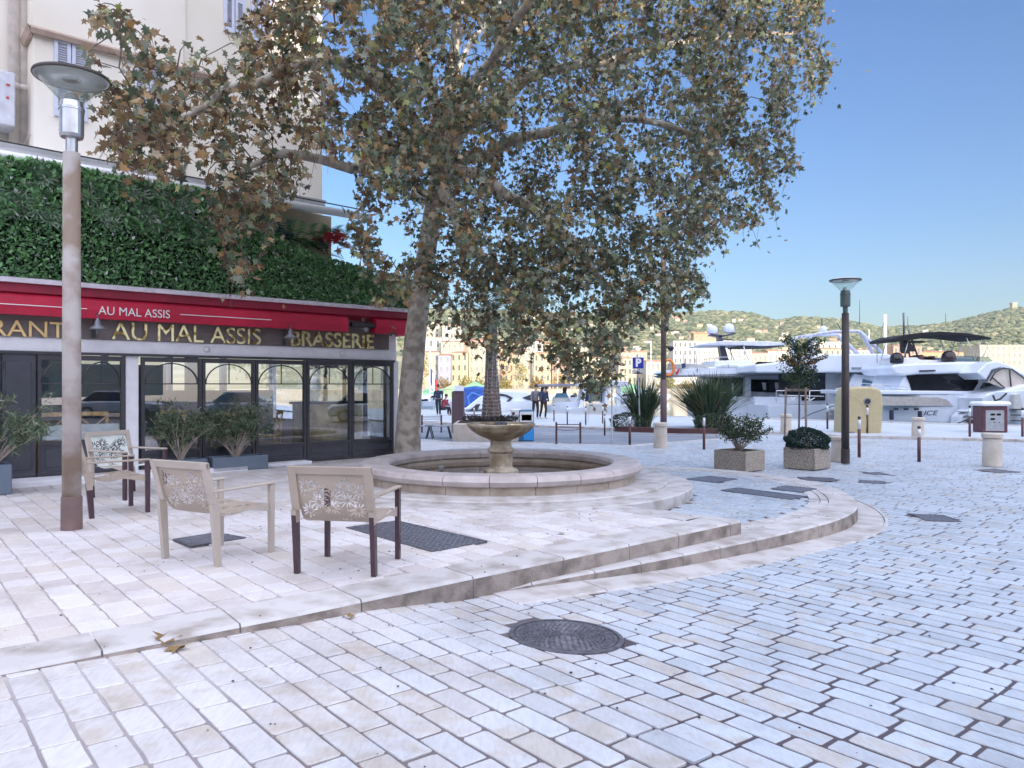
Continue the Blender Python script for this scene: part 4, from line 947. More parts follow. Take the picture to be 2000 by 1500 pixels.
# bollards, posts, barriers
m_bst = M('bollard_stone', (0.50,0.44,0.37), 0.7, c2=(0.60,0.55,0.49), scale=4, bump=0.2, bscale=60)
def bollard0():
    t = thing('stone_bollard', 'x', 'bollard'); mb = MB(); mb.lathe([(0.20,0),(0.20,0.02),(0.185,0.60),(0.175,0.61),(0.175,0.625)], 28); mb.build('shaft', m_bst, t, False)
    mb = MB(); mb.lathe([(0.175,0.625),(0.205,0.63),(0.212,0.64),(0.212,0.715),(0.20,0.735),(0.0,0.742)], 28, close=False); mb.build('cap', m_bst, t); return t
b0 = bollard0()
for i, (px, py, l) in enumerate(((1938,910,'stone bollard nearest the camera, right, below the grey fuel pedestal'),(1793,858,'stone bollard in front of the white boat with the name, a post before it'),(1535,848,'stone bollard behind the small staked tree'),(1290,875,'stone bollard in front of the tall brown pole'),(1640,901,'stone bollard half hidden behind the dark street lamp'))):
    t = b0 if i == 0 else copy_tree(b0); t.location = gz(px, py, GZ if py < 890 else -0.36); tag(t, l, 'bollard', 'stone bollards on the quay')
    if px == 1640: t.scale = (1,1,0.8)
m_ptop = M('silver_band', (0.62,0.64,0.68), 0.35, 0.3)
m_pbrown = M('brown_post', (0.09,0.035,0.035), 0.5)
def post0():
    t = thing('slim_post', 'x', 'post'); mb = MB(); mb.tube([(0,0,0),(0,0,0.60)], 0.038, 12); mb.build('lower_tube', m_pbrown, t, True)
    mb = MB(); mb.tube([(0,0,0.60),(0,0,0.80)], 0.037, 12); mb.build('silver_sleeve', m_ptop, t, True)
    mb = MB(); mb.lathe([(0.037,0.80),(0.02,0.81),(0.02,0.825),(0.04,0.83),(0.043,0.85),(0.03,0.87),(0.0,0.875)], 12, close=False); mb.build('cap', dark, t); return t
p0 = post0()
for i, (px, py, h, l) in enumerate(((1795,902,70,'brown and silver post standing in front of a stone bollard'),(1678,893,80,'brown and silver post right of the dark street lamp, nearest to it'),(1694,851,60,'brown and silver post in front of the beige container hole'),(1894,858,66,'brown post left of the fuel pedestal'),(1375,878,68,'slim post left of the leafy square planter'),(1230,869,60,'slim pale post between the two sign poles'),(1616,838,50,'small post right of the staked tree'),
        (1181,851,42,'thin post before the white cabin boat'),(1144,830,36,'thin post behind the right end of the U barrier'),(1108,829,36,'thin post behind the left end of the U barrier'),(1177,827,36,'thin post at the quay just left of the hedge ball'),(1082,823,32,'thin post right of the strolling couple'),(1997,858,62,'post at the right edge of the view'),(926,826,32,'thin post left of the palm trunk'))):
    t = p0 if i == 0 else copy_tree(p0); g = gz(px, py, GZ+(0.09 if py < 845 else 0)); t.location = g; t.scale = (1,1,h/(0.875*F/g[1])); tag(t, l, 'post', 'slim posts along the quay')
    if px in (1181,1144,1108,1177,1082,926): t.scale = (0.8,0.8,t.scale[2])
def barrier0():
    t = thing('u_barrier', 'x', 'barrier'); mb = MB()
    for s in (-0.37,0.37): mb.box(s-0.03,s+0.03,-0.03,0.03,0,0.66)
    mb.build('posts', m_pbrown, t); mb = MB()
    for s in (-0.37,0.37): mb.box(s-0.033,s+0.033,-0.033,0.033,0.655,0.70,bev=0.008)
    mb.build('post_caps', m_ptop, t); mb = MB()
    mb.tube([(-0.35,0,0.60),(0.35,0,0.60)],0.015,6); mb.tube([(-0.35,0,0.52),(0.35,0,0.52)],0.012,6); mb.tube([(-0.35,0,0.46),(-0.15,0,0.42),(0.15,0,0.42),(0.35,0,0.46)],0.01,6); mb.build('rails', m_pbrown, t); return t
q0 = barrier0()
for i, (px, py, l) in enumerate(((1110,867,'brown railing barrier at the road edge right of the fountain bowl'),(843,845,'brown railing barrier right of the plane tree trunk'),(925,838,'brown railing barrier left of the palm trunk'))):
    t = q0 if i == 0 else copy_tree(q0); t.location = gz(px, py, GZ); tag(t, l, 'barrier', 'railing barriers')
    if i == 2: t.rotation_euler = (0,0,0.1)
for i, (px, l) in enumerate(((822,'slatted bench half hidden by the tree trunk'),(857,'slatted bench next to the palm planter wall'))):
    if i == 0:
        t = bench = thing('bench', l, 'bench', gz(px,856,GZ), group='backless benches'); mb = MB(); mb.tube([(-0.42,-0.2,0),(-0.32,-0.2,0.40),(-0.32,0.2,0.40),(-0.42,0.2,0)],0.02,6); mb.tube([(0.42,-0.2,0),(0.32,-0.2,0.40),(0.32,0.2,0.40),(0.42,0.2,0)],0.02,6); mb.build('legs', dark, t)
        mb = MB(); [mb.box(-0.45,0.45,-0.22+k*0.09,-0.15+k*0.09,0.41,0.44) for k in range(5)]; mb.build('seat', M('bench_grey', (0.35,0.36,0.36), 0.5), t)
    else: t = copy_tree(bench); t.location = gz(px,856,GZ); tag(t, l)

# ---------------------------------------------------------------- perforated chairs
m_ctan = M('taupe_powder_coat', (0.40,0.33,0.27), 0.42, var=0.05); m_cpale = M('lit_taupe_coat', (0.46,0.40,0.34), 0.4, var=0.05)
m_cdark = M('shaded_coat', (0.060,0.030,0.040), 0.35, var=0.1)  # dark and pale coats paint the chairs' different lighting into their colour
def petals(W, L):
    P = []; rs = random.Random(5)
    cs = [(-0.21,0.11),(0.22,0.14),(0.0,0.20),(-0.115,0.235),(0.115,0.215),(-0.11,0.13),(0.10,0.10),(0.19,0.30),(-0.02,0.28),(-0.20,0.31),(0.06,0.45),(-0.12,0.50),(0.20,0.55),(-0.22,0.66),(0.0,0.66),(0.14,0.78),(-0.12,0.82)]
    for (cx, cy) in cs:
        n = rs.randint(10,13); ph = rs.random()*6
        for k in range(n):
            a = ph+2*PI*k/n+rs.uniform(-.08,.08); l = rs.uniform(0.022,0.038); r0 = 0.016+l
            P.append((cx+math.cos(a)*r0, cy+math.sin(a)*r0, l, rs.uniform(0.005,0.0085), a))
    return P
def chair(loc, rz, label, mtop, mleg, msheet, split=0.0, cell=0.0035):
    t = thing('perforated_chair', label, 'chair', loc, rz, 'perforated metal armchairs')
    Wd = 0.31; tk = 0.018; fw = 0.036
    # side profile points (y forward, z up)
    bt = (-0.42,0.83); bj = (-0.335,0.50); bf = (-0.30,0.0); ff = (0.27,0.0); fa = (0.27,0.61)
    def bar(mb, x, a, b, w0, w1, th=tk):
        a = Vector((0,a[0],a[1])); b = Vector((0,b[0],b[1])); d = (b-a).normalized(); n = Vector((0,-d.z,d.y))
        s = [(x-th,)+tuple((a-n*w0)[1:]),(x-th,)+tuple((a+n*w0)[1:]),(x+th,)+tuple((a+n*w0)[1:]),(x+th,)+tuple((a-n*w0)[1:])]
        e = [(x-th,)+tuple((b-n*w1)[1:]),(x-th,)+tuple((b+n*w1)[1:]),(x+th,)+tuple((b+n*w1)[1:]),(x+th,)+tuple((b-n*w1)[1:])]
        mb.prism(s, e)
    for s in (-1, 1):
        x = s*Wd
        mb = MB(); bar(mb, x, bf, bj, 0.024, 0.036); mb.build('leg', mleg if split >= 0 else mtop, t)
        if split: 
            mb = MB(); k = split; z = bj[1]*k; y = bf[0]+(bj[0]-bf[0])*k; bar(mb, x, (y,z), bj, 0.030, 0.0385, tk+0.0025); mb.build('upper_leg', mtop, t)
        mb = MB(); bar(mb, x, ff, (ff[0],0.59), 0.022, 0.026); mb.build('leg', mleg, t)
        mb = MB(); z = 0.605; mb.box(x-0.026, x+0.026, bj[0]-0.03, ff[0]+0.028, z-0.012, z+0.008, bev=0.006); mb.build('armrest', mtop, t)
        mb = MB(); mb.prism([(x-0.004,-0.30,0.40),(x-0.004,0.25,0.44),(x-0.004,0.25,0.36),(x-0.004,0.02,0.405)], [(x+0.004,-0.30,0.40),(x+0.004,0.25,0.44),(x+0.004,0.25,0.36),(x+0.004,0.02,0.405)]); mb.build('side_plate', mtop, t)
    mb = MB()
    for s in (-1,1): bar(mb, s*(Wd-0.012), bj, bt, 0.016, 0.016, 0.032)
    a = Vector((0,bt[0],bt[1])); d = (Vector((0,bt[0],bt[1]))-Vector((0,bj[0],bj[1]))).normalized()
    q = [(bt[0]+0.016, bt[1]+0.01),(bt[0]-0.016,bt[1]+0.006),(bt[0]-0.016-d.y*0.055,bt[1]-d.z*0.055+0.004),(bt[0]+0.016-d.y*0.055,bt[1]-d.z*0.055+0.008)]
    mb.prism([(-Wd-0.02,y,z) for y,z in q], [(Wd+0.02,y,z) for y,z in q]); mb.build('back_frame', mtop, t)
    # laser cut sheet
    prof = [(-0.405,0.785),(-0.36,0.62),(-0.315,0.50),(-0.25,0.415),(-0.15,0.385),(-0.05,0.39),(0.10,0.415),(0.22,0.43),(0.262,0.415)]
    fine = catmull(prof, 8); acc = [0]
    for i in range(1,len(fine)): acc.append(acc[-1]+math.hypot(fine[i][0]-fine[i-1][0], fine[i][1]-fine[i-1][1]))
    Lt = acc[-1]; hw = Wd-0.035; nu = int(2*hw/cell); nv = int(Lt/cell)
    ys = np.interp(np.linspace(0,Lt,nv+1), acc, [p[0] for p in fine]); zs = np.interp(np.linspace(0,Lt,nv+1), acc, [p[1] for p in fine])
    us = np.linspace(-hw, hw, nu+1); uc = (us[:-1]+us[1:])/2; vc = (np.arange(nv)+0.5)*Lt/nv
    U, Vv = np.meshgrid(uc, vc, indexing='ij'); hole = np.zeros(U.shape, bool)
    for (px, py, l, w, a) in petals(0,0):
        dx = U-px; dy = Vv-py; A = dx*math.cos(a)+dy*math.sin(a); B = -dx*math.sin(a)+dy*math.cos(a); hole |= (A/l)**2+(B/w)**2 < 1
    hole &= (np.abs(U) < hw-0.02) & (Vv > 0.03) & (Vv < Lt-0.04)
    verts = [(float(us[i]), float(ys[j]), float(zs[j])) for i in range(nu+1) for j in range(nv+1)]
    faces = [(i*(nv+1)+j, (i+1)*(nv+1)+j, (i+1)*(nv+1)+j+1, i*(nv+1)+j+1) for i in range(nu) for j in range(nv) if not hole[i,j]]
    o = obj('seat_sheet', verts, faces, msheet, t); md = o.modifiers.new('thickness', 'SOLIDIFY'); md.thickness = 0.003
    return t
def place(bl, br, w=0.62):
    """position and heading from the two back leg feet"""
    a, b = Vector(bl[:2]), Vector(br[:2]); m = (a+b)/2; d = (b-a).normalized(); rz = math.atan2(d.y, d.x); f = Vector((-d.y, d.x)); c = m+f*0.30
    return (c.x, c.y, 0), rz
l, rz = place(gz(576,1119,0), gz(736,1126,0)); chair(l, rz, 'perforated armchair with dark aubergine legs, right of the two near the kerb', m_ctan, m_cdark, m_ctan, 0.80)  # dark leg colour stands for shade on the legs
l, rz = place(gz(321,1090,0), gz(428,1107,0)); chair(l, rz, 'perforated armchair with pale taupe legs, left of the two near the kerb', m_cpale, m_cpale, m_ctan)  # pale leg colour stands for light on the legs
l, rz = place(gz(140,1000,0), gz(184,1015,0)); rz = R(-47); chair((-4.56,8.50,0), rz, 'perforated armchair just behind the lamp post, its legs dark at the bottom', m_ctan, m_cdark, m_ctan, 0.62)  # dark leg bottoms stand for shade on the legs
chair((-5.0,9.72,0), R(-112), 'perforated armchair with pale seat back, farthest behind the lamp post', m_cpale, m_cdark, M('lit_sheet', (0.62,0.66,0.62), 0.4), 0.3)  # sheet colour made pale to imitate front light

# ---------------------------------------------------------------- planters and shrubs
m_aggr = M('exposed_aggregate', (0.24,0.20,0.16), 0.9, c2=(0.42,0.38,0.32), scale=40, bump=0.5, bscale=90, th=(0.42,0.58))
m_soil = M('soil', (0.04,0.028,0.02), 0.95, var=0.3, scale=30)
def planter(loc, rz, label, w, h, m, group=None, taper=0.0, wy=None):
    t = thing('planter', label, 'planter', loc, rz, group); mb = MB(); a = w/2; c = (wy or w)/2
    mb.box(-a,a,-c,-c+0.05,0,h,bev=0.012); mb.box(-a,a,c-0.05,c,0,h,bev=0.012); mb.box(-a,-a+0.05,-c+0.052,c-0.052,0.002,h-0.002); mb.box(a-0.05,a,-c+0.052,c-0.052,0.002,h-0.002); mb.box(-a+0.052,a-0.052,-c+0.052,c-0.052,0.03,0.06)
    mb.build('box', m, t); mb = MB(); mb.box(-a+0.051,a-0.051,-c+0.051,c-0.051,0.07,h-0.05); mb.build('soil', m_soil, t); return t
PYAW = R(42)
l1 = Vector(gz(1452,921,-0.33)); l1.y += 0.5; l1.z = -0.345; l1.x += 0.07
planter(l1, PYAW, 'square stone planter holding the tall loose leafy shrub', 0.76, 0.42, m_aggr, 'square stone planters')
l2 = Vector(gz(1590,918,-0.345)); l2.y += 0.48; l2.z = -0.35; l2.x += 0.04
planter(l2, PYAW, 'square stone planter holding the round clipped shrub beside the street lamp', 0.72, 0.45, m_aggr, 'square stone planters')
def shrub(name, label, loc, crown, rad, nstem, nleaf, ls, lw, stops, stemh, group=None, ball=False, droop=0.3, stemr=0.012, cat='shrub', zmin=0.05):
    t = thing(name, label, cat, loc, group=group); mb = MB(); ends = []
    for k in range(nstem):
        a = 2*PI*k/nstem+random.uniform(-.4,.4); rr_ = random.uniform(0.15,1)**0.6; e = Vector((crown[0]*rr_*math.cos(a), crown[1]*rr_*math.sin(a), stemh+crown[2]*random.uniform(-0.5,0.85)*(1-0.35*rr_)))
        b = Vector((random.uniform(-.1,.1)*rad*4, random.uniform(-.1,.1)*rad*4, 0)); mid = b.lerp(e,0.5)+Vector((-b.x*0.3,0,0.08))+rvec()*0.05
        mb.tube([b, mid, e], [stemr, stemr*0.65, stemr*0.3], 5, cap=False); ends.append((mid, e))
        for _ in range(2):
            q = mid.lerp(e, random.uniform(0,0.6)); e2 = q+rvec()*0.22+Vector((0,0,0.1)); mb.tube([q, q.lerp(e2,.5)+rvec()*.02, e2],[stemr*0.5,stemr*.35,stemr*.2],4,cap=False); ends.append((q, e2))
    mb.build('stems', M('pale_stem', (0.42,0.36,0.31), 0.8, var=0.2), t)
    V = []; Fc = []
    for _ in range(nleaf):
        if ball:
            d = rvec(); r_ = random.uniform(0.55,1.0)**0.4*(1+0.06*math.sin(d.x*7+d.z*9)); p = Vector((crown[0]*d.x*r_, crown[1]*d.y*r_, stemh+crown[2]*d.z*r_)); dd = (d+rvec()*0.8).normalized()
        else:
            q, e = random.choice(ends); p = q.lerp(e, random.uniform(0.3,1.05))+rvec()*abs(random.gauss(0,0.06)); dd = ((e-q).normalized()*0.6+rvec()+Vector((0,0,-droop))).normalized()
        if p.z < zmin: continue
        leafcard(V, Fc, p, dd, dd.cross(rvec()).normalized(), ls*random.uniform(0.6,1.2), lw*random.uniform(0.7,1.2))
    obj('leaves', V, Fc, leafmat(name+'_leaf', stops, 0.25), t); return t
GS = [(0,(0.012,0.03,0.016)),(0.5,(0.03,0.065,0.03)),(0.85,(0.06,0.11,0.05)),(1,(0.11,0.15,0.08))]
shrub('leafy_shrub', 'tall loose green shrub growing in the left square stone planter', l1+Vector((0,0,0.36)), (0.62,0.55,0.45), 0.05, 30, 4300, 0.062, 0.026, GS, 0.52)
shrub('round_shrub', 'dense round clipped shrub in the square planter next to the street lamp', l2+Vector((0,0,0.36)), (0.47,0.47,0.30), 0.04, 14, 9000, 0.045, 0.026, [(0,(0.008,0.025,0.022)),(0.6,(0.02,0.055,0.045)),(1,(0.06,0.11,0.09))], 0.22, ball=True)
# grey planters with oleander-like shrubs before the cafe
m_gpl = M('blue_grey_planter', (0.13,0.17,0.22), 0.5, var=0.06)
def pl_loc(px, ly): x = fx(px, ly); return Vector((AX+ex*x-ey*ly, AY+ey*x+ex*ly, 0.0))
OS = [(0,(0.05,0.08,0.05)),(0.5,(0.11,0.17,0.095)),(0.85,(0.19,0.26,0.14)),(1,(0.34,0.38,0.27))]
lp1 = Vector(gz(-38,965,0)); lp2 = pl_loc(352,-0.36); lp3 = pl_loc(463,-0.36)
planter(lp1, CRZ, 'blue grey planter at the left edge of the view', 0.62, 0.40, m_gpl, 'blue grey cafe planters')
planter(lp3, CRZ, 'blue grey planter before the folding windows, right of the left near chair back', 0.95, 0.24, m_gpl, 'blue grey cafe planters', wy=0.38)
planter(lp2, CRZ, 'blue grey planter partly hidden by the left near chair', 0.75, 0.24, m_gpl, 'blue grey cafe planters', wy=0.38)
shrub('oleander', 'airy narrow-leaved shrub at the left edge of the view', lp1+Vector((0.1,0,0.33)), (0.95,0.5,0.6), 0.05, 30, 3400, 0.13, 0.016, OS, 0.66, 'narrow-leaved shrubs before the cafe', droop=0.5, stemr=0.009)
shrub('oleander', 'airy narrow-leaved shrub between the white pillar and the left near chair', lp2+Vector((0,0,0.18)), (0.55,0.28,0.48), 0.06, 28, 2600, 0.13, 0.016, OS, 0.66, 'narrow-leaved shrubs before the cafe', droop=0.5, stemr=0.009)
shrub('oleander', 'airy narrow-leaved shrub in front of the third folding window', lp3+Vector((-0.02,0,0.18)), (0.66,0.28,0.50), 0.08, 32, 2900, 0.13, 0.016, OS, 0.68, 'narrow-leaved shrubs before the cafe', droop=0.5, stemr=0.009)
# flax clumps and hedge balls on the quay
def flax(loc, R_, Hh, n, label):
    t = thing('flax_plant', label, 'plant', loc, group='sword-leaved clumps on the quay'); V = []; Fc = []
    for _ in range(n):
        a = random.uniform(0,2*PI); o = random.uniform(0.05,1)**0.7; L_ = Hh*random.uniform(0.65,1.1); d = Vector((math.cos(a),math.sin(a),0)); sd = Vector((-d.y,d.x,0)); p = d*random.uniform(0,0.22)*R_+sd*random.uniform(-.15,.15); w = random.uniform(0.02,0.035)
        base = len(V); seg = 6
        for k in range(seg+1):
            u = k/seg; bend = o*R_*u**1.5; q = p+d*bend+Vector((0,0,L_*u*(1-0.28*o*o*u))); ww = w*(1-u**3)*(0.6+0.8*u*(1-u)*2); V += [q-sd*ww+Vector((0,0,0)), q+d*ww*0.4-Vector((0,0,ww*0.3)), q+sd*ww]
        for k in range(seg):
            b = base+k*3; Fc += [(b,b+1,b+4,b+3),(b+1,b+2,b+5,b+4)]
    obj('leaves', V, Fc, leafmat('flax_leaf', [(0,(0.014,0.035,0.022)),(0.5,(0.035,0.075,0.04)),(0.85,(0.08,0.13,0.06)),(0.93,(0.14,0.17,0.07)),(1,(0.22,0.13,0.07))], 0.2), t)
    return t
fy = GZ+0.09
flax(gz(1256,836,fy), 1.25, 2.1, 420, 'dark sword-leaved clump left of the tall brown pole')
flax(gz(1385,836,fy), 1.85, 2.3, 620, 'larger sword-leaved clump right of the tall brown pole')
for px, py, rr_, l in ((1226,838,0.72,'low rounded hedge ball at the foot of the left sword-leaved clump'),(1386,841,0.62,'low rounded hedge ball at the foot of the larger sword-leaved clump')):
    shrub('hedge_ball', l, gz(px,py,fy), (rr_,0.5,0.36), 0.05, 8, 3200, 0.07, 0.035, GS, 0.30, 'hedge balls on the quay', ball=True, zmin=0.0)
mb = MB(); kerb_run(mb, [gz(a,b_,GZ)[:2] for a,b_ in ((1200,843),(1330,847),(1440,848))], 0.1, lambda x,y: GZ+0.2, lambda x,y: GZ-0.1, 1.5); tag(mb.build('plant_bed_edge', m_pbrown), kind='structure')
# young staked tree
b = Vector(gz(1560,862,GZ)); t = thing('young_tree', 'young staked tree with sparse green and orange leaves before the yachts', 'tree', b)  # the orange leaves are a crown band coloured as sunlit
mb = MB(); mb.tube([(0,0,0),(0.02,0,1.2),(0.0,0,2.2),(0.05,0,3.5)], [0.035,0.03,0.022,0.008], 8); ends = []
for k in range(26):
    z = random.uniform(1.55,3.3); a = random.uniform(0,2*PI); L_ = (0.85-abs(z-2.4)*0.35)*random.uniform(0.6,1.1); e = Vector((math.cos(a)*L_, math.sin(a)*L_, z+0.3)); mb.tube([(0.02,0,z-0.1), (e.x*.5,e.y*.5,z+0.12), e], [0.01,0.007,0.003], 4, cap=False); ends.append((Vector((0.02,0,z)), e))
mb.build('trunk', M('young_bark', (0.10,0.08,0.07), 0.8), t)
V = []; Fc = []; V2 = []; F2 = []
for _ in range(2600):
    q, e = random.choice(ends); p = q.lerp(e, random.uniform(0.25,1.1))+rvec()*0.07; d = (rvec()+Vector((0,0,-.5))).normalized(); tg_ = (V2,F2) if (2.35 < p.z < 2.85 and random.random() < 0.35) else (V,Fc)
    leafcard(tg_[0], tg_[1], p, d, d.cross(rvec()).normalized(), random.uniform(0.06,0.10), 0.05)
for _ in range(1500):
    d = rvec(); r_ = random.random()**0.4*(1+0.25*math.sin(d.x*6)*math.cos(d.z*5)); p = Vector((0.03+d.x*0.62*r_, d.y*0.55*r_, 2.5+d.z*0.95*r_)); dd = (rvec()+Vector((0,0,-.5))).normalized()
    tg_ = (V2,F2) if (2.45 < p.z < 2.8 and random.random() < 0.3) else (V,Fc); leafcard(tg_[0], tg_[1], p, dd, dd.cross(rvec()).normalized(), random.uniform(0.06,0.10), 0.05)
obj('green_leaves', V, Fc, leafmat('young_leaf', GS, 0.3), t); obj('sunlit_band_leaves', V2, F2, leafmat('sunlit_band_leaf', [(0,(0.22,0.09,0.03)),(1,(0.40,0.20,0.08))], 0.3), t)  # orange band of leaves paints sunlight into the crown
mb = MB()
for x, y in ((-0.42,0.1),(0.15,-0.25),(0.32,0.2)): mb.tube([(x,y,0),(x*0.9,y*.9,1.75)], 0.035, 8)
mb.box(-0.43,0.35,-0.02,0.02,1.62,1.70); mb.build('stakes', M('stake_wood', (0.22,0.17,0.14), 0.8, var=0.2), t)

# ---------------------------------------------------------------- palm in its planter wall, kiosks
b = Vector(gz(958,861,GZ)); b.y += 0.6
t = thing('planter_wall', 'low beige stone planter wall behind the fountain bowl holding the palm', 'planter', (0,0,0))
xa, xb_ = gz(884,862,GZ)[0], gz(1012,862,GZ)[0]; ya = gz(884,862,GZ)[1]
mb = MB(); mb.box(xa, xb_, ya, ya+2.0, GZ-0.1, GZ+0.58, bev=0.04); mb.build('wall', m_bst, t)
mb = MB(); mb.box(xa+0.15, xb_-0.15, ya+0.15, ya+1.85, GZ+0.55, GZ+0.62, bev=0.03); mb.build('soil', m_soil, t)
t.location = (xa, ya, GZ)
for c in t.children: c.location = (-xa, -ya, -GZ)
pp = Vector(((960-CX)/F*(ya+1.0), ya+1.0, GZ+0.6))
t = thing('palm_tree', 'palm wound with a string of lights above the fountain bowl', 'palm tree', pp)
zt = H+(CY-600)/F*pp.y-pp.z
mb = MB(); prof = []; n = 60
for k in range(n+1):
    u = k/n; r_ = 0.17*(1-u)**2.5+0.17+0.02*math.sin(u*9)+(0.02 if k % 2 and u < 0.72 else 0.0); prof.append((r_, u*zt*0.95))
mb.lathe(prof, 16); mb.build('trunk', M('palm_bark', (0.10,0.08,0.075), 0.9, c2=(0.25,0.20,0.17), scale=14, bump=0.8, bscale=25), t)
mb = MB(); 
for j in range(9):
    a0 = 2*PI*j/9; mb.tube([((0.17*(1-u)**2.5+0.20)*math.cos(a0+0.10*math.sin(u*9+j)), (0.17*(1-u)**2.5+0.20)*math.sin(a0+0.10*math.sin(u*9+j)), 0.05+u*zt*0.72) for u in [k/24 for k in range(25)]], 0.008, 4)
mb.build('light_string', M('pale_cable', (0.40,0.40,0.46), 0.5), t)
V = []; Fc = []
for k in range(34):
    a = 2*PI*k/34*1.0+random.uniform(-.2,.2); el = random.uniform(-0.1,1.3); frond(V, Fc, Vector((0,0,zt*0.93)), Vector((math.cos(a)*math.cos(el),math.sin(a)*math.cos(el),math.sin(el))), random.uniform(1.7,2.3), 26, 1.3, 0.42, 0.035)
obj('fronds', V, Fc, leafmat('palm_leaf', [(0,(0.03,0.06,0.05)),(0.6,(0.06,0.11,0.08)),(1,(0.12,0.17,0.12))], 0.25), t)
V = []; Fc = []
for _ in range(900):
    a = random.uniform(0,2*PI); r_ = random.uniform(0.3,0.9); d = (Vector((math.cos(a),math.sin(a),1.3))+rvec()*0.5).normalized(); leafcard(V, Fc, Vector((r_*math.cos(a)*1.1,r_*math.sin(a)*0.8,random.uniform(0.02,0.18))), d, d.cross(rvec()).normalized(), 0.12, 0.03)
tag(obj('ground_cover', V, Fc, leafmat('cover_leaf', [(0,(0.03,0.03,0.04)),(1,(0.10,0.09,0.08))], 0.1), None, loc=pp), 'dark low ground cover round the foot of the palm', 'ground cover', kind='stuff')
def kiosk(name, label, cat, px0, px1, py0, py1, dy, mat_, parts, z=GZ):
    a = gz(px0,py1,z); b = gz(px1,py1,z); k = a[1]/F; t = thing(name, label, cat, ((a[0]+b[0])/2,a[1],z)); w = (b[0]-a[0])/2; h = (py1-py0)*k
    mb = MB(); mb.box(-w,w,0,dy,0,h,bev=0.03); mb.build('casing', mat_, t)
    for (nm, m, u0,u1,v0,v1) in parts:
        mb = MB(); mb.box(-w+2*w*u0,-w+2*w*u1,-0.012,0.004,h*v0,h*v1,bev=0.004); mb.build(nm, m, t)
    return t, w, h
kiosk('ticket_machine', 'small blue and white machine at the right end of the planter wall', 'machine', 1014,1043,801,862,0.5, M('teal_blue_casing',(0.04,0.16,0.30),0.5), [('top_panel', white, 0.05,0.95,0.62,0.95),('window', M('blue_panel',(0.03,0.10,0.35),0.3), 0.15,0.85,0.66,0.86),('lower_panel', M('bright_blue_panel',(0.04,0.32,0.75),0.4),0.3,0.97,0.03,0.45)])
kiosk('white_cabinet', 'white service cabinet with a dark slot between palm and blue machine', 'cabinet', 997,1018,799,846,0.4, white, [('slot', dark, 0.4,0.7,0.55,0.68),('vent', dark, 0.15,0.4,0.75,0.87)])
t, w, h = kiosk('totem', 'brown upright quay totem with a slanted pale top left of the palm', 'totem', 882,906,764,846,0.4, M('brown_totem',(0.13,0.085,0.10),0.5,var=0.1), [])
mb = MB(); mb.prism([(-w*0.6,-0.03,h+0.01),(w*0.95,-0.03,h+0.01),(w*0.95,0.3,h+0.2),(-w*0.6,0.3,h+0.2)], [(-w*0.6,0.02,h-0.0),(w*0.95,0.02,h-0.0),(w*0.95,0.35,h+0.17),(-w*0.6,0.35,h+0.17)]); mb.build('slanted_panel', M('pale_screen',(0.5,0.52,0.6),0.4), t)
# beige recycling container
a = Vector(gz(1690,851,GZ+0.0)); t = thing('recycling_container', 'big beige rounded container with a round hole right of the dark street lamp', 'container', a)
K = a.y/F; hh = (851-756)*K
oc = [(1652,851),(1654,800),(1657,772),(1660,760),(1668,756),(1700,755),(1716,758),(1724,765),(1726,790),(1724,830),(1722,851)]
def pl(pxs, Y, o, m_, nm, parent, dep, bev=0.0): # outline in px at depth Y, made a solid of given depth
    mb = MB(); mb.prism([tuple(Vector(at(x,y,Y))-o) for x,y in pxs], [tuple(Vector(at(x,y,Y))*1.0-o+Vector((0,dep,0))) for x,y in pxs])
    ob = mb.build(nm, m_, parent)
    if bev: md = ob.modifiers.new('bevel','BEVEL'); md.width = bev; md.segments = 3; md.limit_method = 'ANGLE'
    return ob
pl(oc, a.y, a, M('beige_plastic', (0.45,0.38,0.22), 0.5, var=0.05), 'shell', t, 1.1, 0.09)
mb = MB(); mb.lathe([(0.0,-0.03),(0.13,-0.03),(0.13,0.02),(0.0,0.02)], 20, close=False); o = mb.build('hole_ring', steel, t); o.rotation_euler=(PI/2,0,0); o.location = Vector(at(1694,784,a.y))-a+Vector((0,-0.0,0))
mb = MB(); mb.lathe([(0.0,0),(0.095,0),(0.095,0.02),(0.0,0.02)], 20, close=False); o = mb.build('hole', dark, t); o.rotation_euler=(PI/2,0,0); o.location = Vector(at(1694,784,a.y))-a+Vector((0,-0.035,0))
mb = MB(); mb.tube([Vector(at(x,y,a.y))-a+Vector((0,-0.004,0)) for x,y in ((1657,770),(1672,776),(1684,790),(1690,806),(1692,822),(1693,846))], 0.012, 6); mb.build('moulded_rib', M('beige_rib', (0.50,0.43,0.27), 0.5), t)
mb = MB(); q = Vector(at(1663,846,a.y))-a; mb.box(q.x-0.1,q.x+0.1,-0.015,0.0,q.z-0.06,q.z+0.06); mb.build('plate', M('grey_tag',(0.2,0.2,0.22),0.5), t)
# quay service pedestal
a = Vector(gz(1944,845,GZ+0.09)); t, w, h = kiosk('service_pedestal', 'brown and grey service pedestal with small dark displays behind the nearest bollard', 'pedestal', 1919,1969,793,845,0.6, M('maroon_casing',(0.09,0.03,0.04),0.5), [('front_panel', M('grey_panel',(0.30,0.31,0.33),0.5), 0.12,0.84,0.06,0.84),('display', dark, 0.30,0.48,0.64,0.72),('display', dark, 0.54,0.72,0.64,0.72),('display', dark, 0.30,0.48,0.47,0.55),('button', dark, 0.42,0.50,0.36,0.40),('button', dark, 0.60,0.68,0.36,0.40)], GZ+0.09)
mb = MB(); mb.box(-w-0.08,w+0.08,-0.12,0.7,h+0.002,h+0.16,bev=0.06); mb.build('white_top', white, t)

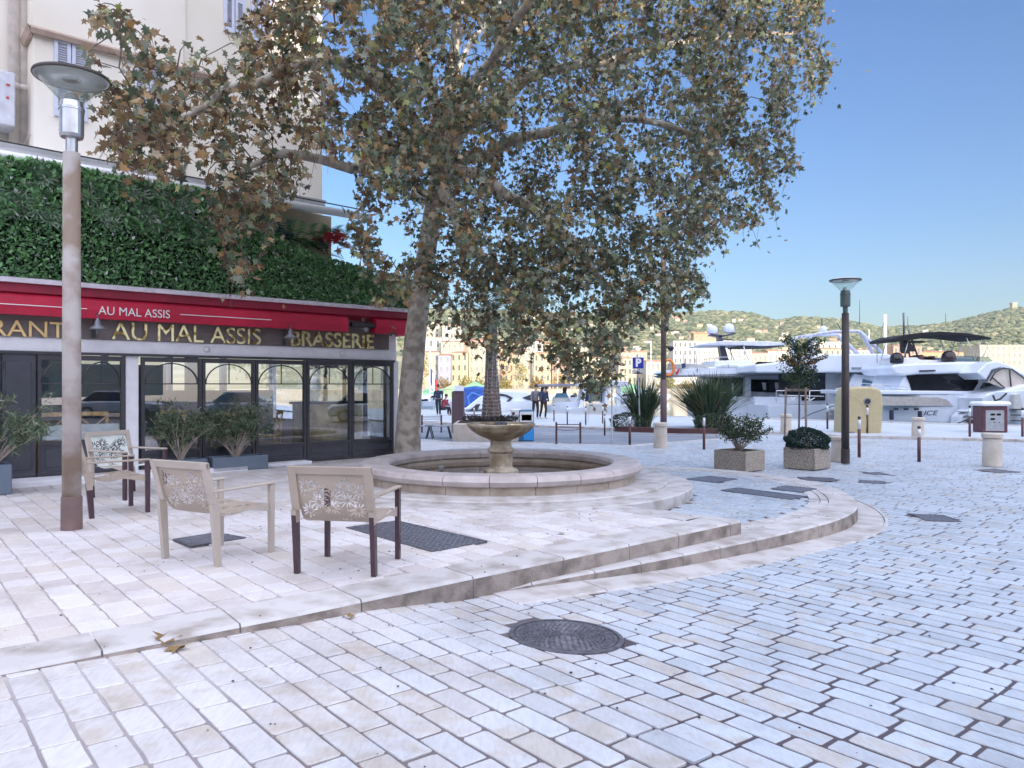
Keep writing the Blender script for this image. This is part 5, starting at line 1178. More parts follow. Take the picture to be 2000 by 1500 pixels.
# ---------------------------------------------------------------- people
def person(label, loc, rz, s, pose, mjack, mtrou, group='people strolling on the quay'):
    """pose: dict of joints; skin-grown body with jacket and trousers following it"""
    t = thing('person', label, 'person', loc, rz, group); t.scale = (s,s,s)
    J = dict(pelvis=(0,0,0.92), chest=(0,0.02,1.25), neck=(0,0.03,1.47), head=(0,0.05,1.60), top=(0,0.05,1.72),
             lsh=(-0.18,0.02,1.40), lel=(-0.24,0.0,1.12), lwr=(-0.24,0.10,0.88), rsh=(0.18,0.02,1.40), rel=(0.24,0.0,1.12), rwr=(0.24,0.10,0.88),
             lhi=(-0.09,0,0.88), lkn=(-0.10,0.06,0.48), lan=(-0.10,-0.02,0.07), lto=(-0.11,0.16,0.03), rhi=(0.09,0,0.88), rkn=(0.10,-0.06,0.48), ran=(0.10,-0.22,0.10), rto=(0.11,-0.06,0.03))
    J.update(pose)
    def grow(name, verts, edges, m):
        ks = list(verts); me = bpy.data.meshes.new(name); me.from_pydata([J[k] if isinstance(J.get(k), tuple) else k for k in ks], [(ks.index(a), ks.index(b)) for a,b in edges], [])
        o = bpy.data.objects.new(name, me); COL.objects.link(o); o.parent = t; me.materials.append(m)
        sk = o.modifiers.new('skin','SKIN'); sk.use_smooth_shade = True
        if not me.skin_vertices: me.attributes  # layer is made by the modifier
        for i, k in enumerate(ks):
            r = verts[k]; me.skin_vertices[0].data[i].radius = (r, r) if not isinstance(r, tuple) else r
        me.skin_vertices[0].data[0].use_root = True
        sb = o.modifiers.new('sub','SUBSURF'); sb.levels = 1; sb.render_levels = 2
        return o
    skin = M('skin', (0.45,0.28,0.2), 0.6)
    grow('body', dict(pelvis=(0.13,0.09), chest=(0.14,0.09), neck=0.05, head=0.085, top=0.06, lsh=0.05, lel=0.036, lwr=0.026, rsh=0.05, rel=0.036, rwr=0.026, lhi=0.075, lkn=0.05, lan=0.035, lto=0.03, rhi=0.075, rkn=0.05, ran=0.035, rto=0.03),
         [('pelvis','chest'),('chest','neck'),('neck','head'),('head','top'),('chest','lsh'),('lsh','lel'),('lel','lwr'),('chest','rsh'),('rsh','rel'),('rel','rwr'),('pelvis','lhi'),('lhi','lkn'),('lkn','lan'),('lan','lto'),('pelvis','rhi'),('rhi','rkn'),('rkn','ran'),('ran','rto')], skin)
    grow('jacket', dict(pelvis=(0.165,0.115), chest=(0.175,0.12), neck=0.065, lsh=0.072, lel=0.055, lwr=0.04, rsh=0.072, rel=0.055, rwr=0.04),
         [('pelvis','chest'),('chest','neck'),('chest','lsh'),('lsh','lel'),('lel','lwr'),('chest','rsh'),('rsh','rel'),('rel','rwr')], mjack)
    grow('trousers', dict(pelvis=(0.15,0.105), lhi=0.095, lkn=0.068, lan=0.052, rhi=0.095, rkn=0.068, ran=0.052), [('pelvis','lhi'),('lhi','lkn'),('lkn','lan'),('pelvis','rhi'),('rhi','rkn'),('rkn','ran')], mtrou)
    hx = J['top']; mb = MB(); mb.lathe([(0.0,-0.06),(0.07,-0.10),(0.10,-0.05),(0.10,0.0),(0.07,0.05),(0.0,0.07)], 12, hx, close=False); mb.build('hair', M('dark_hair',(0.05,0.035,0.03),0.7), t, True)
    return t
bk = M('black_cloth',(0.02,0.02,0.03),0.8); nv = M('navy_cloth',(0.02,0.03,0.07),0.8); gy = M('grey_cloth',(0.16,0.16,0.18),0.8); rd = M('red_bag_cloth',(0.28,0.04,0.06),0.7)
person('person in dark clothes bending forward, right one of the pair on the quay', gz(1062,818,GZ+.09), R(-150), 1.0, dict(head=(0,0.20,1.52),top=(0,0.24,1.62),neck=(0,0.14,1.42),chest=(0,0.08,1.22),rwr=(0.30,0.25,0.95),rel=(0.27,0.15,1.15)), nv, bk)
person('person in a grey patterned top walking, left one of the pair on the quay', gz(1046,818,GZ+.09), R(-160), 1.0, {}, gy, bk)
person('person in a dark top standing on the quay right of the plane tree trunk', gz(856,812,GZ+.09), R(170), 1.0, {}, nv, bk)
person('person with a red bag sitting low beside the standing one', gz(864,812,GZ+.09), R(-60), 1.0, dict(pelvis=(0,0,0.42),chest=(0,0.12,0.74),neck=(0,0.18,0.94),head=(0,0.22,1.06),top=(0,0.23,1.17),lsh=(-0.17,0.15,0.88),rsh=(0.17,0.15,0.88),lel=(-0.2,0.25,0.66),rel=(0.2,0.25,0.66),lwr=(-0.14,0.40,0.55),rwr=(0.14,0.40,0.55),lhi=(-0.09,0.05,0.42),rhi=(0.09,0.05,0.42),lkn=(-0.11,0.42,0.46),rkn=(0.11,0.42,0.46),lan=(-0.11,0.40,0.07),ran=(0.11,0.46,0.07),lto=(-0.11,0.56,0.03),rto=(0.11,0.62,0.03)), rd, bk)
# ---------------------------------------------------------------- boats
def V3(x, y, Y): return Vector(at(x, y, Y))
def boat(name, label, cat, px, Y, group='motor yachts moored at the quay'):
    o = Vector(((px-CX)/F*Y, Y, -1.6)); return thing(name, label, cat, o, 0, group), o
def solid(nm, m, par, o, pts, Y, dep, bev=0.05, yoff=0.0, taper=None):
    """outline at depth Y, thickness dep away from the viewer; taper(x fraction)->(front shift, depth) rounds it in plan"""
    mb = MB(); a = []; b = []
    xs = [p[0] for p in pts]; x0, x1 = min(xs), max(xs)
    for x, y in pts:
        p = V3(x, y, Y)-o; q = (x-x0)/(x1-x0)
        f, d = (0, dep) if taper is None else taper(q)
        a.append(p+Vector((0,yoff+f,0))); b.append(p+Vector((0,yoff+f+d,0)))
    mb.prism(a, b); ob = mb.build(nm, m, par)
    if bev: md = ob.modifiers.new('bevel','BEVEL'); md.width = bev; md.segments = 2; md.limit_method = 'ANGLE'; md.angle_limit = R(25)
    return ob
def hull(m, par, o, top, bot, Y, beam, bow='left'):
    """lofted hull: sheer line and chine in pixels, narrowing to the bow, flaring outward to the deck"""
    n = 18; V = []; Fc = []; tx = [p[0] for p in top]; bx = [p[0] for p in bot]
    for i in range(n+1):
        u = i/n; xt = tx[0]+(tx[-1]-tx[0])*u; yt = np.interp(xt, tx, [p[1] for p in top]); xb = bx[0]+(bx[-1]-bx[0])*u; yb = np.interp(xb, bx, [p[1] for p in bot])
        e = u if bow == 'left' else 1-u; hb = beam/2*(min(1, e*2.2)**0.55 if bow != 'none' else 1.0)+0.02
        pt = V3(xt,yt,Y)-o; pb = V3(xb,yb,Y)-o; c = beam/2
        ring = [(pb.x, c-hb*0.75, pb.z),(pt.x*0.4+pb.x*0.6, c-hb*0.93, pb.z*0.55+pt.z*0.45),(pt.x, c-hb, pt.z),(pt.x, c+hb, pt.z),(pt.x*0.4+pb.x*0.6, c+hb*0.93, pb.z*0.55+pt.z*0.45),(pb.x, c+hb*0.75, pb.z)]
        V += ring
    for i in range(n):
        for j in range(6): Fc.append((i*6+j, (i+1)*6+j, (i+1)*6+(j+1)%6, i*6+(j+1)%6))
    Fc.append(tuple(range(6))); Fc.append(tuple(n*6+j for j in range(5,-1,-1)))
    return obj('hull', V, Fc, m, par)
def tubes(nm, m, par, o, lines, Y, r, yoffs=(0,)):
    if nm in ('antenna', 'radar_arch', 'mooring_rope') and len(lines)*len(yoffs) > 1:
        for ln in lines:
            for yo in yoffs: last = tubes(nm, m, par, o, [ln], Y, r, (yo,))
        return last
    mb = MB()
    for ln in lines:
        for yo in yoffs: mb.tube([V3(x,y,Y)-o+Vector((0,yo,0)) for x,y in ln], r, 6)
    return mb.build(nm, m, par, True)
def dome(nm, m, par, o, px, py, Y, r, yo):
    mb = MB(); mb.lathe([(r*0.85,-r*0.75),(r,-r*0.5),(r,0.1*r),(r*0.88,r*0.5),(r*0.6,r*0.82),(r*0.25,r*0.98),(0.0,r)], 18); ob = mb.build(nm, m, par, True); ob.location = V3(px,py,Y)-o+Vector((0,yo,0)); return ob
# --- yacht with the name on its side
Y = 39.0; t, o = boat('motor_yacht', 'white motor yacht with ICE on its hull and a black bimini, right', 'yacht', 1830, Y)
hull(gel, t, o, [(1665,758),(1740,765),(1800,769),(1850,772),(1900,764),(1962,756)], [(1690,866),(1980,866)], Y, 4.2)
solid('hull_stripe', M('warm_grey_stripe',(0.42,0.40,0.38),0.4), t, o, [(1722,774),(1830,776),(1848,780),(1862,793),(1722,792)], Y, 0.05, 0.0, -0.03)
solid('deck_edge', gel, t, o, [(1666,762),(1905,764),(1965,756),(1965,763),(1905,771),(1666,770)], Y, 4.2, 0.04, -0.06)
solid('cabin', gel, t, o, [(1760,768),(1772,742),(1778,730),(1925,728),(1950,740),(1975,760),(1975,768)], Y, 3.2, 0.08, 0.5)
solid('side_window', darkglass, t, o, [(1779,732),(1915,729),(1921,737),(1921,748),(1912,762),(1910,769),(1802,770),(1790,764),(1786,750)], Y, 0.05, 0.0, 0.45)
solid('window_trim', gel, t, o, [(1860,771),(1860,767),(1911,765),(1911,771)], Y, 0.06, 0.0, 0.42)
solid('helm_window', darkglass, t, o, [(1921,765),(1932,748),(1952,747),(1959,757),(1950,768)], Y, 0.05, 0.0, 0.44)
solid('flybridge', gel, t, o, [(1745,719),(1750,712),(1765,710),(1880,706),(1925,706),(1950,714),(1972,728),(1990,742),(1962,743),(1930,736),(1890,729),(1800,731),(1770,734),(1752,731)], Y, 3.6, 0.12, 0.2)
solid('flybridge_vent', dark, t, o, [(1799,723),(1830,722),(1830,725),(1799,726)], Y, 0.05, 0.0, 0.13)
solid('flybridge_seating', white, t, o, [(1770,706),(1775,697),(1810,696),(1816,701),(1880,703),(1882,695),(1920,696),(1926,708),(1770,712)], Y, 2.2, 0.08, 0.9)
solid('windscreen', glassmat('pale_screen_glass',(0.6,0.68,0.7),0.8), t, o, [(1880,706),(1884,694),(1945,696),(1960,710)], Y, 0.08, 0.0, 0.6)
solid('seat_cushions', M('brown_cushion',(0.10,0.06,0.05),0.7), t, o, [(1817,704),(1820,693),(1828,690),(1832,702),(1838,703),(1841,694),(1852,693),(1856,704)], Y, 1.0, 0.05, 1.2)
dome('satellite_dome', M('black_dome',(0.012,0.012,0.02),0.12), t, o, 1763, 700, Y, 0.34, 0.6); dome('satellite_dome', M('brown_black_dome',(0.03,0.02,0.025),0.15), t, o, 1866, 697, Y, 0.36, 0.6)
solid('bimini', M('black_canvas',(0.006,0.006,0.010),0.8), t, o, [(1752,665),(1755,660),(1775,653),(1810,648),(1850,646),(1900,649),(1930,654),(1949,658),(1950,661),(1942,661),(1890,655),(1850,654),(1820,658),(1785,664),(1760,666)], Y, 2.6, 0.04, 0.5)
tubes('bimini_frame', steel, t, o, [[(1768,665),(1768,706)],[(1786,664),(1775,704)],[(1900,655),(1914,690),(1921,708)],[(1931,660),(1920,700)],[(1948,661),(1930,710)]], Y, 0.022, (0.6,3.0))
tubes('radar_mast', M('grey_mast',(0.16,0.16,0.2),0.4,0.3), t, o, [[(1797,650),(1796,605)],[(1800,706),(1797,645)],[(1810,706),(1803,650)],[(1829,706),(1806,640)]], Y, 0.05, (1.6,))
solid('radar', dark, t, o, [(1793,680),(1793,664),(1800,662),(1812,672),(1818,684),(1806,682),(1804,688),(1796,687)], Y, 0.5, 0.03, 1.4)
solid('radar_arm', dark, t, o, [(1800,667),(1800,662),(1840,663),(1840,666)], Y, 0.3, 0.02, 1.5)
tubes('guard_rail', steel, t, o, [[(1780,768),(1780,766),(1885,765),(1890,770)],[(1798,771),(1800,768),(1885,768)],[(1700,762),(1700,752),(1740,754)]], Y, 0.018, (0.05,))
tubes('bow_rail', steel, t, o, [[(1668,760),(1670,748),(1735,752),(1778,757)],[(1669,754),(1776,762)]]+[[(x,750+(x-1670)*.06),(x,765)] for x in range(1680,1780,16)], Y, 0.016, (0.15,))
for x_ in (1745,1765,1785): solid('porthole', darkglass, t, o, [(x_,797),(x_+9,797),(x_+9,801),(x_,801)], Y, 0.05, 0.0, -0.04)
solid('boot_stripe', navy, t, o, [(1722,836),(1850,838),(1850,842),(1722,841)], Y, 0.3, 0.0, 0.25)
solid('fender', navy, t, o, [(1735,800),(1741,800),(1741,820),(1735,820)], Y, 0.25, 0.06, -0.3)
solid('fender', navy, t, o, [(1790,802),(1796,802),(1796,822),(1790,822)], Y, 0.25, 0.06, -0.3)
sx_ = V3(1818,807,Y)-o; ic = text_obj('name_lettering', 'ICE', 0.36, M('grey_letter',(0.12,0.12,0.15),0.5), t, (sx_.x, 0.0, sx_.z), (PI/2,0,0), 0.02, sx=1.35, bold=0.004, shear=0.25)
ic.location.y = 0.08; ic.rotation_euler = (R(97),0,0)
solid('stern_platform', gel, t, o, [(1850,866),(1856,812),(1868,800),(1900,792),(1925,796),(1940,812),(1946,866)], Y, 0.9, 0.1, -0.9)
mb = MB()
for k in range(6): p = V3(1858+k*2.2, 803+k*8, Y)-o; mb.box(p.x, p.x+0.5, -0.98, -0.5, p.z-0.03, p.z+0.02)
mb.build('stern_steps', steel, t)
tubes('mooring_rope', dark, t, o, [[(1868,832),(1890,802),(1910,780)],[(1815,838),(1860,820),(1915,795)],[(1883,810),(1905,836)],[(1750,828),(1856,838)]], Y-0.5, 0.03, (-1.0,))
solid('fender', M('black_fender',(0.02,0.02,0.03),0.6), t, o, [(1860,838),(1864,826),(1872,818),(1880,818),(1885,826),(1885,838)], Y, 0.4, 0.08, -1.4)
YACHT1 = t
# --- orange-screened motor boat at far right
Y = 37.0; t, o = boat('motor_boat', 'white motor boat with an arched windscreen cut by the right edge', 'boat', 1985, Y)
hull(gel, t, o, [(1918,778),(1945,766),(1990,764),(2110,760)], [(1930,866),(2110,866)], Y, 3.6, 'none')
solid('cabin', gel, t, o, [(1922,790),(1930,770),(1945,766),(1970,762),(1985,756),(2010,750),(2100,750),(2100,775),(1922,800)], Y, 3.0, 0.1, 0.1)
solid('windscreen', M('amber_screen',(0.50,0.42,0.36),0.12,c2=(0.62,0.58,0.52),scale=1), t, o, [(1948,746),(1958,728),(1972,720),(1988,722),(2005,732),(2030,756),(1975,758)], Y, 0.2, 0.0, 0.6)
tubes('windscreen_arch', dark, t, o, [[(1946,744),(1956,727),(1972,718),(1990,721),(2008,734),(2034,758)],[(1952,738),(1975,758)],[(1985,722),(1988,756)]], Y, 0.035, (0.5,))
solid('canopy', gel, t, o, [(1925,728),(1945,708),(1965,704),(1990,712),(2030,735),(2030,740),(1992,722),(1972,717),(1955,722),(1944,742)], Y, 2.4, 0.06, 0.7)
solid('davit_seat', greyhull, t, o, [(1972,800),(1972,770),(1985,766),(1990,790),(1990,800)], Y, 0.8, 0.05, -0.3)
mb = MB()
for k in range(4): p = V3(1983, 799+k*11, Y)-o; mb.box(p.x-0.32, p.x+0.3, -0.45, -0.1, p.z-0.03, p.z+0.02)
mb.build('boarding_steps', dark, t)
tubes('davit', dark, t, o, [[(1932,772),(1936,782),(1946,779),(1958,768)]], Y, 0.05, (-0.3,))
# --- yacht with the white radar arch behind the lamp
Y = 45.0; t, o = boat('motor_yacht', 'white yacht with a tall pale radar arch, directly behind the dark street lamp', 'yacht', 1660, Y)
hull(gel, t, o, [(1500,792),(1600,792),(1640,790),(1760,782)], [(1505,858),(1755,858)], Y, 4.8, 'none')
solid('main_deck_wall', gel, t, o, [(1500,794),(1500,776),(1595,776),(1595,724),(1760,724),(1760,786)], Y, 0.4, 0.03, 2.4)
solid('saloon_door', darkglass, t, o, [(1594,727),(1642,727),(1642,784),(1594,784)], Y, 0.06, 0.0, 2.2)
solid('upper_deck', gel, t, o, [(1480,712),(1590,700),(1602,691),(1740,690),(1756,697),(1760,724),(1700,727),(1480,728)], Y, 4.2, 0.1, 0.4)
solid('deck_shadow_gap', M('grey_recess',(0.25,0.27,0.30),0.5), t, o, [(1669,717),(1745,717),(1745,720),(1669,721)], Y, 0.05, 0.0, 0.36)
solid('saloon_screen', darkglass, t, o, [(1704,728),(1745,727),(1745,730),(1704,731)], Y, 0.05, 0.0, 0.36)
mb = MB()
for k in range(6): p = V3(1668-k*2, 729+k*7, Y)-o; mb.box(p.x-0.3, p.x+0.3, 1.3, 1.8, p.z-0.04, p.z+0.0)
mb.build('stairs', greyhull, t)
solid('stair_side', gel, t, o, [(1667,758),(1682,729),(1700,733),(1694,770),(1668,770)], Y, 0.3, 0.03, 0.9)
solid('foredeck_cabin', gel, t, o, [(1664,780),(1690,731),(1745,729),(1772,735),(1760,775),(1764,786),(1664,788)], Y, 2.4, 0.1, 1.0)
solid('side_window', blueglass, t, o, [(1696,753),(1701,740),(1718,745),(1734,754)], Y, 0.06, 0.0, 0.94)
solid('side_window', blueglass, t, o, [(1757,753),(1762,736),(1772,738),(1778,747),(1770,754)], Y, 0.06, 0.0, 0.94)
tubes('radar_arch', M('lavender_arch',(0.50,0.53,0.66),0.4), t, o, [[(1594,690),(1594,660),(1597,653),(1610,650),(1640,646),(1685,645),(1694,648),(1723,700)],[(1692,646),(1737,690)],[(1598,654),(1596,690)]], Y, 0.11, (0.8,3.8))
tubes('arch_struts', steel, t, o, [[(1605,662),(1613,690)],[(1700,660),(1735,692)]], Y, 0.03, (0.8,3.8))
tubes('antenna', dark, t, o, [[(1633,640),(1632,616)],[(1674,645),(1663,625)],[(1679,645),(1679,598)]], Y, 0.03, (2.0,))
dome('radar_dome', gel, t, o, 1635, 638, Y, 0.22, 2.0)
tubes('stern_rail', white, t, o, [[(1515,785),(1515,763),(1610,763),(1616,768),(1616,788)],[(1520,772),(1608,774)],[(1543,775),(1552,787)],[(1552,775),(1543,787)],[(1570,787),(1590,777)],[(1574,776),(1588,788)],[(1580,763),(1580,785)]], Y, 0.028, (-0.1,))
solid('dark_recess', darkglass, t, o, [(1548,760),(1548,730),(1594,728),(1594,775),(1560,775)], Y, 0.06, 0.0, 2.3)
mb = MB()
for k in range(4): p = V3(1630-k*2, 800+k*9, Y)-o; mb.box(p.x-0.35, p.x+0.25, -0.3, -0.02, p.z-0.03, p.z+0.02)
mb.build('boarding_steps', greyhull, t)
tubes('mooring_rope', dark, t, o, [[(1520,832),(1570,806),(1640,782)],[(1535,848),(1640,812)]], Y, 0.025, (-1.2,))
YACHT2 = t
# --- big flybridge yacht left of it
Y = 49.0; t, o = boat('motor_yacht', 'white flybridge yacht with two pale satellite domes on a slanted dark mast', 'yacht', 1430, Y)
hull(gel, t, o, [(1372,772),(1470,776),(1570,776)], [(1380,858),(1560,858)], Y, 5.0, 'none')
solid('deck_overhang', gel, t, o, [(1301,728),(1312,722),(1400,716),(1412,710),(1560,712),(1590,716),(1590,730),(1470,731),(1320,735)], Y, 4.6, 0.08, 0.2)
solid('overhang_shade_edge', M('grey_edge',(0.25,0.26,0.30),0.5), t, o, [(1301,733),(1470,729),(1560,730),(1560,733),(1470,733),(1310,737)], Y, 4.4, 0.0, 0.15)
solid('saloon_wall', gel, t, o, [(1390,776),(1395,733),(1590,731),(1590,776)], Y, 3.0, 0.0, 1.6)
solid('saloon_window', darkglass, t, o, [(1399,766),(1399,738),(1465,737),(1465,780),(1445,780),(1440,766)], Y, 0.06, 0.0, 1.52)
solid('saloon_window', darkglass, t, o, [(1479,765),(1479,741),(1540,741),(1556,745),(1556,768)], Y, 0.06, 0.0, 1.52)
solid('curtain', white, t, o, [(1503,747),(1511,747),(1511,761),(1506,762)], Y, 0.05, 0.0, 1.46)
solid('curtain', white, t, o, [(1529,747),(1536,747),(1536,760),(1530,760)], Y, 0.05, 0.0, 1.46)
solid('curtain', white, t, o, [(1442,749),(1446,749),(1446,775),(1442,775)], Y, 0.05, 0.0, 1.46)
solid('pillar', gel, t, o, [(1466,736),(1478,736),(1478,782),(1466,782)], Y, 0.3, 0.0, 1.2)
solid('flybridge', gel, t, o, [(1400,720),(1401,704),(1474,703),(1478,711),(1560,706),(1580,712),(1590,722),(1400,724)], Y, 3.8, 0.08, 0.5)
solid('aft_coaming', greyhull, t, o, [(1306,722),(1307,710),(1350,709),(1372,711),(1386,716),(1386,726)], Y, 0.2, 0.03, 0.3)
solid('flybridge_glass', darkglass, t, o, [(1476,713),(1484,706),(1534,707),(1534,714)], Y, 0.06, 0.0, 0.42)
solid('hardtop', M('lavender_white',(0.60,0.62,0.70),0.4), t, o, [(1372,673),(1390,667),(1420,665),(1480,665),(1545,667),(1549,671),(1540,673),(1500,675),(1440,673),(1380,674)], Y, 3.6, 0.06, 0.6)
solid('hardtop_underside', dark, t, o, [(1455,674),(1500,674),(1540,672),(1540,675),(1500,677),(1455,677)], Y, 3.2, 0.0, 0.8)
solid('mast', M('dark_mast',(0.05,0.055,0.09),0.3), t, o, [(1416,652),(1423,652),(1431,678),(1438,702),(1424,702),(1420,678)], Y, 0.7, 0.03, 1.6)
solid('mast_crosstree', M('dark_mast2',(0.05,0.055,0.09),0.3), t, o, [(1399,652),(1402,649),(1430,651),(1450,646),(1453,648),(1440,652),(1420,656)], Y, 0.7, 0.02, 1.6)
solid('radar_bar', dark, t, o, [(1424,658),(1444,659),(1444,661),(1424,660)], Y, 0.3, 0.0, 1.6)
pd = M('pale_blue_dome',(0.62,0.66,0.80),0.35,var=0.03); dome('satellite_dome', pd, t, o, 1407, 641, Y, 0.34, 1.9); dome('satellite_dome', pd, t, o, 1440, 638, Y, 0.37, 1.9)
tubes('hardtop_posts', steel, t, o, [[(1457,672),(1468,702)],[(1460,672),(1462,702)],[(1360,674),(1362,712)],[(1366,676),(1366,712)],[(1402,697),(1455,696)],[(1410,697),(1410,704)]], Y, 0.03, (0.7,3.8))
tubes('aft_rail', steel, t, o, [[(1305,712),(1350,712)],[(1305,718),(1385,718)],[(1363,707),(1363,728)],[(1330,711),(1331,728)],[(1400,716),(1455,716)],[(1424,706),(1424,718)]], Y, 0.02, (0.15,))
tubes('stern_rail', steel, t, o, [[(1482,790),(1484,768),(1535,766)],[(1495,768),(1495,775)],[(1510,768),(1510,775)],[(1445,775),(1465,776)],[(1445,781),(1465,781)]], Y, 0.025, (-0.1,))
mb = MB(); mb.tube([(0.34*math.cos(a),0,0.52*math.sin(a)) for a in [2*PI*k/16 for k in range(17)]], 0.09, 6, cap=False); lb = mb.build('lifebuoy', orange, t, True); lb.location = V3(1306.5,718,Y)-o+Vector((0,0.1,0))
solid('ensign', M('tricolour',(0.03,0.05,0.14),0.8), t, o, [(1331,710),(1339,709),(1340,717),(1333,720)], Y, 0.02, 0.0, 0.05)
solid('ensign_red', M('flag_red',(0.5,0.04,0.05),0.8), t, o, [(1319,729),(1325,721),(1328,718),(1326,728),(1323,733)], Y, 0.02, 0.0, 0.05)
solid('swim_platform', gel, t, o, [(1480,850),(1480,790),(1530,786),(1545,850)], Y, 1.4, 0.08, -1.2)
solid('fender', navy, t, o, [(1501,800),(1502,782),(1507,780),(1512,798)], Y, 0.3, 0.06, -1.5)
# --- boats on the left
Y = 50.0; t, o = boat('covered_boat', 'small boat under a rounded blue canvas cover left of the palm', 'boat', 915, Y, None)
hull(gel, t, o, [(868,796),(965,796)], [(875,830),(960,830)], Y, 2.6)
solid('cover', bluecanvas, t, o, [(884,797),(893,766),(898,758),(925,754),(952,757),(966,790),(960,797)], Y, 2.4, 0.25, 0.1)
solid('cover_seam', M('light_blue_seam',(0.10,0.25,0.6),0.7), t, o, [(915,790),(912,774),(922,765),(940,772),(938,790),(936,790),(937,774),(922,768),(915,776),(918,790)], Y, 0.03, 0.0, 0.05)
Y = 48.0; t, o = boat('motor_boat', 'white sports boat with black angular side stripes behind the palm trunk', 'boat', 990, Y)
hull(gel, t, o, [(905,800),(960,786),(1050,782)], [(915,834),(1045,834)], Y, 3.0)
solid('cabin', gel, t, o, [(905,800),(935,776),(965,763),(1030,764),(1042,775),(1050,800)], Y, 2.6, 0.08, 0.2)
solid('stripe', dark, t, o, [(972,768),(990,771),(1002,777),(980,800),(974,800),(995,778),(986,774),(975,773),(974,785),(971,785)], Y, 0.04, 0.0, 0.13)
solid('stripe', dark, t, o, [(918,801),(930,790),(938,789),(932,801)], Y, 0.04, 0.0, 0.13)
solid('stripe', dark, t, o, [(1020,777),(1036,771),(1050,774),(1050,783),(1030,781)], Y, 0.04, 0.0, 0.13)
solid('waterline_stripe', navy, t, o, [(965,799),(1045,797),(1045,802),(965,803)], Y, 0.04, 0.0, 0.12)
Y = 47.0; t, o = boat('cabin_boat', 'white boat with an upright glazed wheelhouse and thin flat roof, centre right of the people', 'boat', 1160, Y)
hull(gel, t, o, [(1110,800),(1130,796),(1240,792)], [(1115,836),(1235,836)], Y, 3.2, 'none')
for (a, b_, c, d, yo) in ((1141,1128,1136,1148,0.3),(1187,1178,1186,1195,0.3),(1205,1207,1214,1213,0.3),(1141,1128,1136,1148,2.6),(1187,1178,1186,1195,2.6)):
    solid('wheelhouse_pillar', gel, t, o, [(a,752),(a+8,752),(c,812),(b_,812)], Y, 0.25, 0.03, yo)
solid('roof', M('lavender_roof',(0.55,0.57,0.66),0.5), t, o, [(1128,754),(1132,746),(1150,743),(1226,744),(1230,750),(1228,755)], Y, 2.9, 0.06, 0.1)
solid('windscreen', M('dusky_window',(0.05,0.07,0.12),0.15), t, o, [(1146,785),(1151,757),(1182,757),(1181,785)], Y, 0.05, 0.0, 1.4)
solid('screen_panel', M('grey_blue_screen',(0.28,0.34,0.40),0.2), t, o, [(1154,784),(1154,768),(1179,768),(1178,784)], Y, 0.05, 0.0, 1.3)
solid('transom', greyhull, t, o, [(1142,815),(1145,788),(1182,788),(1180,815)], Y, 0.3, 0.05, -0.2)
tubes('rail', steel, t, o, [[(1144,786),(1148,788),(1180,788)],[(1213,752),(1214,800)],[(1225,752),(1226,800)]], Y, 0.035, (0.1,))
Y = 49.0; t, o = boat('t_top_boat', 'low boat with a thin grey T-shaped sun roof behind the walking pair', 'boat', 1090, Y)
hull(gel, t, o, [(1065,795),(1090,786),(1130,784)], [(1070,836),(1128,836)], Y, 2.4)
solid('sun_roof', M('grey_roof',(0.22,0.23,0.27),0.5), t, o, [(1045,754),(1048,751),(1100,749),(1135,750),(1136,754),(1100,755),(1050,756)], Y, 2.0, 0.04, 0.2)
solid('roof_leg', dark, t, o, [(1058,756),(1064,756),(1059,785),(1053,785)], Y, 0.2, 0.0, 0.8); solid('roof_leg', dark, t, o, [(1101,756),(1109,756),(1107,785),(1100,785)], Y, 0.2, 0.0, 0.8)
solid('console', greyhull, t, o, [(1080,798),(1082,776),(1098,772),(1112,776),(1124,798)], Y, 1.2, 0.08, 0.6)
solid('windscreen', blueglass, t, o, [(1084,776),(1088,768),(1108,768),(1112,776)], Y, 0.05, 0.0, 0.55)
# small boats in a row farther off
sb_l = ['small white boat right beside the plane tree trunk','small white boat second from the trunk, under the flag','small white boat behind the standing person','small white boat with a low cabin before the green tents','small white boat left of the U barrier posts','small white boat behind the hedge ball','white boat behind the left sword-leaved clump']
for i, (px, py, w, Y) in enumerate(((828,786,34,62),(846,779,30,74),(868,787,34,66),(905,776,36,78),(1120,778,30,76),(1222,776,34,70),(1262,768,40,80))):
    t, o = boat('small_boat', sb_l[i], 'boat', px, Y, 'small boats in the marina')
    k = w/2; hull(gel, t, o, [(px-k,py),(px+k,py-2)], [(px-k*0.9,py+14),(px+k,py+14)], Y, 2.2, random.choice(['left','right']))
    solid('cabin', gel, t, o, [(px-k*0.6,py),(px-k*0.3,py-7),(px+k*0.5,py-8),(px+k*0.6,py)], Y, 1.6, 0.05, 0.3)
    solid('window', darkglass, t, o, [(px-k*0.42,py-2),(px-k*0.25,py-6),(px+k*0.4,py-7),(px+k*0.45,py-3)], Y, 0.04, 0.0, 0.22)
m_mast = M('white_mast',(0.75,0.73,0.68),0.4)
sail = [(1739,612,1.0,'tall thick white mast between the arch yacht and the black bimini'),(1662,628,.4,'thin mast just right of the street lamp'),(1706,642,.35,'short thin mast right of the radar arch'),(838,676,.5,'white mast right of the plane tree trunk'),(1090,690,.5,'white mast above the T-roof boat'),(1171,700,.5,'thin mast behind the cabin boat'),(1274,668,.4,'thin mast left of the tall brown pole')]
